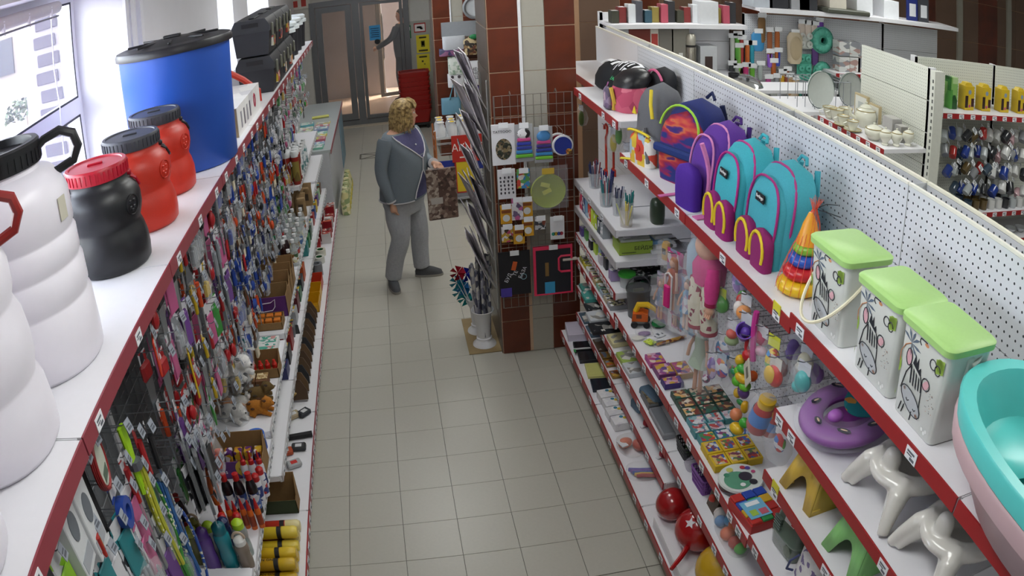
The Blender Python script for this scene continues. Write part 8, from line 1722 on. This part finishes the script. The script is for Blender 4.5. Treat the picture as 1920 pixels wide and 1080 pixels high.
brp = struct('trim_2', MB().box(3.345, 3.475, 7.38, 7.6, 0, 3.4), M('#4a3428', .4, noise=.1, scale=5))
# tea set
porc = M('#d9d8c8', .18, noise=.02, coat=.5); gold = M('#b09a5a', .3, .6)
def lath_thing(name, label, cat, loc, prof, m=porc, rim=None, n=18, group=None):
    t = thing(name, label, cat, loc, group=group); MB().lathe(prof, n).build('body', m, t, smooth=55)
    if rim: MB().tube([(rim[0] * cos(a), rim[0] * sin(a), rim[1]) for a in linspace(0, 2 * pi * 15 / 16, 16)], .003, 5, True).build('gold_rim', gold, t)
    return t
ZS = 1.591
def cup(label, u, v, group=None, s=1.0):
    p = PZ(u, v, ZS); t = lath_thing('tea_cup', label, 'cup', p, [(0, 0), (.022 * s, 0), (.028 * s, .01), (.042 * s, .045 * s), (.05 * s, .075 * s), (.047 * s, .075 * s), (.03 * s, .015), (0, .012)], porc, (.049 * s, .075 * s), 18, group); MB().tube([(-.045 * s, .02, .06 * s), (-.07 * s, .03, .05 * s), (-.06 * s, .025, .025 * s), (-.036 * s, .015, .02 * s)], .004, 6).build('handle', porc, t); return t
for k, (u, v) in enumerate(((1555, 222), (1568, 226), (1585, 224))): cup('tall white tea cup with gold rim, %s of the stacked three' % ('first', 'second', 'third')[k], u, v, 'gold-rimmed tea cups', 1.25)
for k, (u, v) in enumerate(((1580, 236), (1598, 246))):
    p = PZ(u, v, ZS); lath_thing('saucer', 'white saucer with gold rim under the %s low cup' % ('first', 'second')[k], 'saucer', p, [(0, 0), (.04, 0), (.075, .014), (.072, .016), (.03, .005), (0, .005)], porc, (.074, .0155)); c = cup('low white cup with gold rim on the %s saucer' % ('first', 'second')[k], u, v - 4); c.location = p + Vector((0, 0, .006))
p = PZ(1622, 238, ZS); t = lath_thing('teapot', 'white porcelain teapot with gold decoration', 'teapot', p, [(0, 0), (.05, 0), (.055, .01), (.09, .06), (.095, .1), (.075, .14), (.05, .155), (.055, .16), (.03, .18), (.008, .185), (.014, .2), (0, .205)], porc, (.08, .135)); MB().tube([(-.08, .02, .06), (-.13, .03, .09), (-.15, .035, .16)], [.02, .014, .01], 8).build('spout', porc, t); MB().tube([(.08, -.02, .13), (.13, -.03, .13), (.13, -.03, .07), (.085, -.02, .05)], .008, 6).build('handle', porc, t)
p = PZ(1638, 262, ZS); t = lath_thing('sugar_bowl', 'white lidded sugar bowl with gold rim', 'bowl', p, [(0, 0), (.04, 0), (.075, .04), (.08, .07), (.06, .095), (.03, .11), (.01, .115), (.012, .128), (0, .132)], porc, (.07, .088)); MB().tube([(.078, 0, .07), (.1, 0, .06), (.08, 0, .04)], .006, 6).build('handle', porc, t)
for k, (u, v) in enumerate(((1659, 272), (1680, 274), (1702, 273))): lath_thing('spice_jar', 'small white urn-shaped jar with gold lid, %s of three' % ('first', 'second', 'last')[k], 'jar', PZ(u, v, ZS), [(0, 0), (.025, 0), (.03, .008), (.022, .02), (.048, .06), (.05, .085), (.035, .105), (.02, .115), (.006, .12), (.01, .132), (0, .136)], porc, (.04, .1), 16)
for k, (u, v, w_, h_, lab) in enumerate(((1615, 215, .2, .2, 'gold framed tea set box leaning on the pegboard'), (1640, 222, .16, .18, 'second gold framed set box'))):
    p = PX(u, v, 3.64 - .04 * k); o = tag(MB().box(-.012, .012, -w_ / 2, w_ / 2, -h_ / 2, h_ / 2).build('gift_box', M('#b8a884', .5), None, (p.x, p.y, ZS + h_ / 2 + .001)), lab, 'box'); MB().box(-.0135, -.012, -w_ * .42, w_ * .42, -h_ * .42, h_ * .42).build('white_face', M('#d4d4cc', .5), o); MB().box(-.0145, -.0135, -w_ * .2, w_ * .2, -h_ * .3, h_ * .2).build('picture', M('#b4b8b4', .5), o)
for k, (u, v, w_, h_, d_, lab) in enumerate(((1672, 240, .14, .15, .1, 'plain grey carton behind the urn jars'), (1690, 246, .09, .12, .08, 'small grey carton beside the larger one'), (1668, 255, .18, .06, .12, 'flat white carton under the grey ones'))): p = PX(u, v, 3.58); carton('small_carton', lab, 'box', p.x, p.y, ZS, d_, w_, h_, M(('#a8a6a4', '#8f8d8a', '#cfd0cc')[k], .6), M('#b8b6b2', .6))
# plates standing at the end of the tea shelf
for k, (u, v, r) in enumerate(((1535, 195, .16), (1590, 190, .15), (1600, 185, .12))):
    p = PY(u, v, 5.75 + .1 * k); p.z = 1.582 + r; t = thing('serving_plate', ('large grey-white plate standing upright past the tea set', 'mottled grey plate standing upright', 'small mottled plate behind it')[k], 'plate', p, .2); MB().lathe([(0, 0), (r * .6, .003), (r, .025), (r * .98, .028), (r * .58, .008), (0, .006)], 28, T3(rx=pi / 2 - .15)).build('plate', M('#b4b8b4' if k else '#c6ccc8', .25), t, smooth=50); MB().tube([(r * cos(a), -.028, r * sin(a)) for a in linspace(0, 2 * pi * 23 / 24, 24)], .004, 5, True).build('rim_line', M('#5a6a64', .4), t)
    MB().tube([(-r * .5, .05, -r - .02), (-r * .5, -.04, -r), (-r * .5, .06, .0)], .004, 5).build('wire_stand', mesh_m, t); tag(MB().box(-.02, .02, -.02, .02, -.4, 0).build('stand', mesh_m), 'x', 'x') if False else None
wr = thing('wire_dish_rack', 'thin wire dish rack holding the upright plates', 'rack', (3.55, 5.9, 1.58)); 
for k in range(8): MB().tube([(-.3 + .08 * k, -.12, 0), (-.3 + .08 * k, -.12, .22), (-.3 + .08 * k, .2, .22), (-.3 + .08 * k, .2, 0)], .0035, 4).build('wire_bar', mesh_m, wr)
MB().tube([(-.3, -.12, .22), (.26, -.12, .22), (.26, .2, .22), (-.3, .2, .22)], .004, 5, True).build('top_wire', mesh_m, wr)
# kitchen utensils on the far pegboard (y = 7.4)
def far(u, v, d=.1): return PY(u, v, 7.4 - d)
def flat(name, label, cat, u, v, w_, h_, m, d=.1, e=.9, th=.02):
    t = thing(name, label, cat, far(u, v, d)); soft([(-h_ / 2, 0, 0, w_ * .3, th, .9), (-h_ * .4, 0, 0, w_ / 2 * .9, th, e), (h_ * .35, 0, 0, w_ / 2, th, e), (h_ / 2, 0, 0, w_ * .3, th, .9)], 14).build('body', m, t, smooth=50); MB().tube([(0, 0, h_ * .4), (0, d - .004, h_ * .45)], .004, 4).build('hook', mesh_m, t); MB().box(-.05, .05, -.02, -.018, h_ * .45, h_ * .45 + .05).build('price_tag', tag_w, t); return t
mint = M('#58b09a', .35); mintd = M('#3f8f7c', .35)
flat('chopping_mat', 'bright blue plastic chopping mat pack', 'chopping board', 1421, 78, .16, .2, M('#3a8ac0', .4)); flat('wooden_spatula', 'dark wooden spatula block on the pegboard', 'utensil', 1428, 55, .09, .28, M('#7a5a34', .6))
for k, (u, v, c, lab) in enumerate(((1443, 85, '#9a5a34', 'brown wooden-handled spoon on the kitchen pegboard'), (1457, 84, '#b0602c', 'orange-brown wooden-handled spoon on the kitchen pegboard'))): t = flat('wooden_spoon', lab, 'utensil', u, v, .06, .32, M(c, .6))
for k, (u, v, c, nm) in enumerate(((1373, 92, '#c9ccc4', 'clear'), (1382, 88, '#5aa83a', 'green'), (1390, 95, '#a83a3a', 'dark red'), (1401, 105, '#cf6a2a', 'orange'), (1410, 105, '#2a98b0', 'turquoise'), (1385, 110, '#7ab04a', 'lime'))): flat('silicone_spoon', '%s silicone kitchen spoon on the pegboard' % nm, 'utensil', u, v, .05, .26, M(c, .35))
for k, (u, v, c, nm) in enumerate(((1398, 138, '#c83a7a', 'pink'), (1410, 140, '#6ab03a', 'green'), (1425, 135, '#a8b0b0', 'silver'), (1443, 112, '#8a5ac0', 'violet'), (1458, 110, '#3a4ab0', 'blue'), (1440, 160, '#b04a8a', 'magenta'), (1456, 158, '#8a8c90', 'grey'), (1466, 150, '#c99a2a', 'amber'), (1372, 135, '#2a2c30', 'black'), (1382, 140, '#9aa09a', 'pale grey'), (1475, 145, '#8a4a3a', 'rust'), (1450, 130, '#a85a2a', 'copper'))): flat('kitchen_gadget', '%s handled kitchen gadget on a card' % nm, 'gadget', u, v, .06, .16, M(c, .4))
t = flat('oval_baking_dish', 'cream oval dish hanging on the pegboard', 'dish', 1490, 90, .2, .34, M('#cfbfa4', .35), .12, 1.0, .03); MB().ball((0, -.03, 0), (.075, .012, .13), 16, 8).build('hollow', M('#b8a688', .4), t)
for k, (u, v) in enumerate(((1503, 55), (1515, 57), (1527, 58))): flat('egg_beater_cup', 'white and pink patterned cup, %s of the hung trio' % ('first', 'second', 'third')[k], 'cup', u, v, .09, .14, M('#cfc0b4', .4))
flat('purple_towel_pack', 'purple folded pack beside the patterned cups', 'pack', 1536, 50, .12, .12, M('#6a3a9a', .6))
def mould(label, u, v, rows, cols_, m, s=.06):
    t = thing('silicone_mould', label, 'baking mould', far(u, v)); MB().rbox(-cols_ * s / 2 - .01, cols_ * s / 2 + .01, 0, .012, -rows * s / 2 - .01, rows * s / 2 + .01, .006).build('sheet', m, t)
    for i in range(rows):
        for j in range(cols_): MB().lathe([(.5 * s * .9, 0), (.5 * s * .8, .025), (.5 * s * .3, .03), (.5 * s * .25, .012), (0, .01)], 14, T3(((j - (cols_ - 1) / 2) * s, 0, (i - (rows - 1) / 2) * s), rx=pi / 2)).build('cavity', m, t, smooth=50)
    return t
mould('white silicone mould with four rose cavities', 1510, 75, 2, 2, M('#c9cbc6', .4), .09); mould('mint silicone mould with two round cavities', 1508, 110, 1, 2, mint, .08); mould('mint silicone mould with four flower cavities', 1508, 135, 2, 2, mint, .085); mould('mint silicone mould with two cup cavities on the lower row', 1507, 173, 1, 2, mint, .085); mould('mint silicone mould with four doughnut cavities', 1506, 198, 2, 2, mint, .085)
for k, (u, v, r) in enumerate(((1540, 75, .15), (1540, 135, .12))):
    t = thing('bundt_mould', ('large mint fluted bundt mould', 'smaller mint fluted shell mould')[k], 'baking mould', far(u, v)); mb = MB()
    for q in range(16): a = q * pi / 8; mb.ball((cos(a) * r * .6, -.03, sin(a) * r * .6), (r * .3, .035, r * .3), 8, 6)
    mb.build('flutes', mint, t, smooth=60); MB().lathe([(.03, 0), (.035, .05), (r, .02), (r, 0)], 24, T3(rx=pi / 2)).build('dish', mintd, t, smooth=50)
for k, (u, v, c, lab) in enumerate(((1480, 160, '#b08a5a', 'narrow wooden tray standing on the pegboard'), (1492, 165, '#c9a87a', 'light wooden tray beside the narrow one'), (1485, 190, '#b8a890', 'beige utensil card with round picture'), (1450, 185, '#9a9c98', 'grey utensil card low on the pegboard'), (1528, 105, '#5a3a78', 'violet packet beside the mint moulds'))): flat('utensil_card', lab, 'utensil', u, v, .09, .2, M(c, .5))
# napkin packs on the shelf of the far pegboard, thermos shelf
for k, (u, v) in enumerate(((1577, 95), (1597, 95), (1577, 122), (1597, 122), (1612, 124))): p = PY(u, v, 7.15); carton('tin_set', 'white and grey patterned tin, %s on the pegboard shelf' % ('upper first', 'upper second', 'lower first', 'lower second', 'lower third')[k], 'tin', p.x, 7.15, 1.661 + (.17 if k < 2 else 0), .14, .14, .16, printed(('#c6c8c6', '#8a8c92', '#d4d4d2', '#a88a84'), 9, .5, k, (1, 1, 3)), None)
for k in range(7): p = PY(1555 + 10 * k, 150, 7.1); carton('black_tray_box', 'black boxed tray, number %s along the lower pegboard shelf' % ('one', 'two', 'three', 'four', 'five', 'six', 'seven')[k], 'box', 4.2 + .15 * k, 7.15, 1.201, .14, .2, .25, M('#22242a', .5), M('#c9ccd0', .5))
ZT2 = 1.601
for k, (u0, u1, vt, vb, m, lab) in enumerate(((1178, 1217, 38, 78, '#6a2418', 'dark red appliance box with white whisk picture'), (1143, 1160, 30, 62, '#b0b4b8', 'narrow white and blue appliance box'), (1160, 1176, 32, 68, '#a8aab0', 'white appliance box with red stripe'), (1218, 1232, 40, 80, '#c9c4bc', 'white mixer box with grey picture'), (1234, 1260, 45, 100, '#6f6c66', 'grey thermos gift box'), (1258, 1290, 45, 115, '#7d7a72', 'tall grey thermos gift box with white flask picture'), (1311, 1345, 50, 82, '#c8cace', 'white pan box with dark round pictures'), (1311, 1342, 88, 122, '#b9bcc0', 'white French press box'))):
    a, b_ = PY(u0, vb, 7.05), PY(u1, vt, 7.05); w_ = b_.x - a.x; zb = 1.601; h_ = min(.47, max(.2, PY((u0 + u1) / 2, vt, 7.05).z - zb)); zz = zb
    if k == 6: zz, h_ = 1.95, .3
    if k == 6: zz = 2.121; h_ = .22
    o = carton('appliance_box', lab, 'box', (a.x + b_.x) / 2, 7.12, zz, w_, .2, h_ if k != 7 else .3, M(m, .5), None); 
    if k == 0: MB().tube([(-.03, -.102, h_ * .8), (-.03, -.102, h_ * .3), (.03, -.102, h_ * .25), (.05, -.102, h_ * .7)], .012, 6).build('whisk_print', M('#d8d4d0', .5), o)
    if k in (4, 5): MB().box(-.02, .02, -.1015, -.1, h_ * .2, h_ * .5).build('flask_print', M('#d2d2ce', .5), o)
    if k == 7: MB().rbox(-.04, .04, -.103, -.1, .05, .2, .01).build('press_print', M('#3a2a26', .5), o)
    if k in (1, 2, 3): MB().box(-w_ * .4, w_ * .4, -.1015, -.1, h_ * .6, h_ * .9).build('print', M('#3a4a8a' if k == 1 else '#a83a34', .5), o)
for k, (u, c, h_, r, lab) in enumerate(((1302, '#9a958a', .42, .055, 'tall brushed steel thermos flask'), (1228, '#3a4048', .22, .045, 'dark short thermos with grey lid'))):
    p = PY(u, 100, 6.93); t = thing('thermos', lab, 'thermos', (p.x, 7.03, 1.601)); MB().lathe([(0, 0), (r, 0), (r, h_ * .72), (r * .85, h_ * .76)], 20).build('flask', M(c, .25, .85 if k == 0 else .2), t); MB().lathe([(r * .9, h_ * .75), (r * .92, h_ * .77), (r * .92, h_ * .95), (r * .7, h_), (0, h_)], 20).build('lid', M('#b8b4a8' if k == 0 else '#5a6068', .3, .6), t); MB().lathe([(r * 1.01, h_ * .7), (r * 1.01, h_ * .75)], 20, caps=False).build('dark_band', M('#1d1c1a', .4), t)
# small goods on the upper far shelves
rnd = random.Random(77); pc = [('#3a3a2e', 'olive'), ('#7a2a2a', 'maroon'), ('#c9ccd0', 'white'), ('#4a4a52', 'charcoal'), ('#2a4a5a', 'petrol'), ('#8a7a3a', 'mustard'), ('#a8485a', 'rose'), ('#2a2a2e', 'black')]
for k in range(16): c, nm = pc[k % 8]; carton('far_shelf_box', '%s box on the highest far shelf, %s' % (nm, 'over the appliance boxes' if k < 8 else 'beside the steel thermos'), 'box', 2.05 + .08 * k, 7.15 + .03 * (k % 2), 2.121, .07, .12, .12 + .03 * (k % 4), M(c, .5), printed((c, '#d0d0d2', '#6a5a4a'), 26, .5, k))
for k, (u, v, c, lab) in enumerate(((1420, 5, '#aab0b8', 'silver-grey fan on the pegboard top'), (1450, 8, '#23242a', 'black wire fruit bowl on the pegboard top'), (1490, 5, '#8f9094', 'grey wire basket on the pegboard top'), (1505, 6, '#2a2b30', 'black wire rack on the pegboard top'), (1560, 8, '#c6c0b4', 'beige storage box on the pegboard top'), (1610, 8, '#d4d6da', 'white storage box on the pegboard top'), (1660, 8, '#d8dade', 'second white storage box on the pegboard top'))): p = PY(u, v + 15, 7.2); carton('storage_box', lab, 'box', p.x, 7.2, 2.301, .22, .26, .2, M(c, .5), M(c, .6))
tr2 = [(1712, 25, '#1c2a6a', 'navy framed picture set standing on the top shelf'), (1733, 28, '#3a3c42', 'grey framed picture set beside the navy one')]
for k, (u, v, c, lab) in enumerate(tr2): p = PY(u, v, 7.1); o = carton('framed_print', lab, 'framed print', p.x, 7.12, 2.301, .16, .03, .28, M(c, .5), None); MB().box(-.05, .05, -.0165, -.015, .05, .2).build('picture', M('#c9ccd0', .5), o)
tag(MB().rbox(-.28, .28, -.15, .15, 0, .05, .01).build('dark_tray', M('#4a4c42', .5), None, (PY(1580, 35, 7.1).x, 7.1, 2.301)), 'dark flat tray lying on the pegboard top shelf', 'tray')
# mug shelving: gift boxes, glasses and hanging mugs
ZM = 1.841
for k, (u, lab) in enumerate(((1762, 'first'), (1789, 'second'))): p = PY(u, 175, 4.72); carton('vase_box', 'green diamond-pattern gift box, %s on the top shelf' % lab, 'box', p.x, 4.76, ZM, .085, .085, .26, printed(('#2f6a2a', '#7aa85a', '#4a8a3a', '#a8c48a', '#1f4a1f'), 11, .4, 2, (1, 1, .5), False), None)
for k, u in enumerate((1820, 1852, 1887, 1918)):
    p = PY(u, 185, 4.7); o = carton('tea_glass_gift_box', 'yellow gift box with dark window and flower print, %s in the row' % ('first', 'second', 'third', 'fourth')[k], 'box', p.x, 4.76, ZM, .115, .1, .2, M('#c2a41e', .45), None)
    MB().box(-.055, -.02, -.0515, -.05, .02, .12).build('dark_window', M('#2a1410', .4), o); MB().box(.02, .055, -.0515, -.05, .03, .1).build('dark_window', M('#3a1a16', .4), o); MB().lathe([(0, 0), (.02, 0), (.02, .001), (0, .001)], 8, T3((0, -.05, .15), rx=pi / 2)).build('emblem', M('#7a8a9a', .5), o); MB().ball((.0, -.052, .035), (.012, .003, .014), 8, 6).build('flower', M('#a83a6a', .5), o); MB().prism([(-.05, .2), (.05, .2), (.03, .225), (-.03, .225)], .06, T3()).build('gable_top', M('#cdb02a', .45), o)
mugc = [('#d2d2d0', 'white'), ('#1f3a8a', 'cobalt blue'), ('#2a2c30', 'black'), ('#c9a4aa', 'pink'), ('#8a8c90', 'grey glass'), ('#a82a26', 'red'), ('#3a4a5a', 'slate'), ('#b0b6b8', 'clear glass'), ('#5a4a2a', 'olive brown')]
def mug(label, loc, c, rot, group, name='mug', r=.042, h=.085):
    t = thing(name, label, 'mug', loc, rot, group); m = M(c, .2, coat=.4); MB().lathe([(0, 0), (r * .9, 0), (r, .01), (r, h), (r * .9, h), (r * .86, .012), (0, .01)], 16).build('body', m, t, smooth=45); MB().tube([(r * .95, 0, h * .82), (r * 1.6, 0, h * .8), (r * 1.65, 0, h * .3), (r * .95, 0, h * .22)], .006, 6).build('handle', m, t); return t
rnd = random.Random(55)
for r in range(4):
    for c in range(13):
        u = 1772 + c * 12 + rnd.uniform(-3, 3); v = 258 + r * 33 + rnd.uniform(-5, 5) + (c * .6)
        if u > 1925 or (v > 350 and u < 1775): continue
        p = PY(u, v, 4.68 + .03 * (c % 3)); rt = 1 if c < 7 else 0
        cc, nm = mugc[(7, 4, 1, 5, 7, 6, 2, 1, 8)[(c * 2 + r) % 9]] if c < 7 else mugc[(0, 0, 2, 3, 0, 4, 1)[(c + r * 2) % 7]]
        t = mug('%s mug hanging in the %s row of hooks' % (nm, ('top', 'second', 'third', 'lowest')[r]), p, cc, (rnd.uniform(-.6, -.2), rnd.uniform(.5, 1.1), rnd.uniform(-.4, .4)), '%s mugs on hooks, row %s' % (nm, ('top', 'second', 'third', 'lowest')[r]), r=.036 if c < 7 else .045, h=.09)
        o = link('price_tag', ME_TAG, t, (0, -.05, .1)); o.rotation_euler = (0, 0, -pi / 2)
for r in range(2):
    for c in range(11):
        cc, nm = mugc[(6, 8, 8, 0, 0, 2, 7, 0, 0, 0, 0)[c]]; x = 4.42 + .105 * c
        mug('%s mug, place %s in the %s row of the mug shelf' % (nm, ('one', 'two', 'three', 'four', 'five', 'six', 'seven', 'eight', 'nine', 'ten', 'eleven')[c], ('front', 'back')[r]), (x, 4.66 + .13 * r, 1.007), cc, .3, 'mugs standing on the shelf')
for c in range(9): lath_thing('white_bowl', 'white bowl on the lowest visible shelf, place %s from the tea set' % ('one', 'two', 'three', 'four', 'five', 'six', 'seven', 'eight', 'nine')[c], 'bowl', (4.55 + .15 * c, 4.72, .741), [(0, 0), (.03, 0), (.065, .045), (.062, .045), (.028, .006), (0, .006)], M('#d0d4d6', .25, coat=.4), None, 16)
# chrome lid and dark pot beyond the gondola edge
p = PY(1400, 155, 6.6); p.z = 1.6; t = thing('pot_lid', 'shiny steel pan lid just past the gondola rail', 'lid', p, .0); MB().lathe([(0, .05), (.1, .04), (.16, .01), (.165, 0), (.155, 0)], 24, T3(rx=.5)).build('dome', M('#c9cbcd', .12, .9), t, smooth=50); MB().ball((0, -.02, .06), .018, 8, 6).build('knob', M('#1d1d20', .4), t)
p = PY(1376, 138, 6.7); p.z = 1.645; t = thing('black_pot', 'black cooking pot beside the shiny lid', 'pot', p); MB().lathe([(0, -.06), (.05, -.06), (.055, .05), (.05, .05), (.045, -.05), (0, -.05)], 18).build('pot', M('#1f2024', .35), t); MB().tube([(.05, 0, .03), (.08, 0, .03), (.05, 0, .0)], .008, 6).build('handle', M('#1f2024', .4), t)
dt_ = tag(MB().box(3.2, 4.3, 5.6, 6.2, 1.55, 1.58).build('display_table_top', sh_top), 'white display table top under the upright plates', 'table')
for x in (3.23, 4.27):
    for y in (5.63, 6.17): MB().box(x - .02, x + .02, y - .02, y + .02, 0, 1.55).build('leg', sh_white, dt_)
st_ = tag(MB().box(3.1, 4.1, 6.45, 6.85, 1.55, 1.58).build('display_table_top', sh_top), 'white display table top carrying the pan lid and pot', 'table')
for x in (3.13, 4.07):
    for y in (6.48, 6.82): MB().box(x - .02, x + .02, y - .02, y + .02, 0, 1.55).build('leg', sh_white, st_)
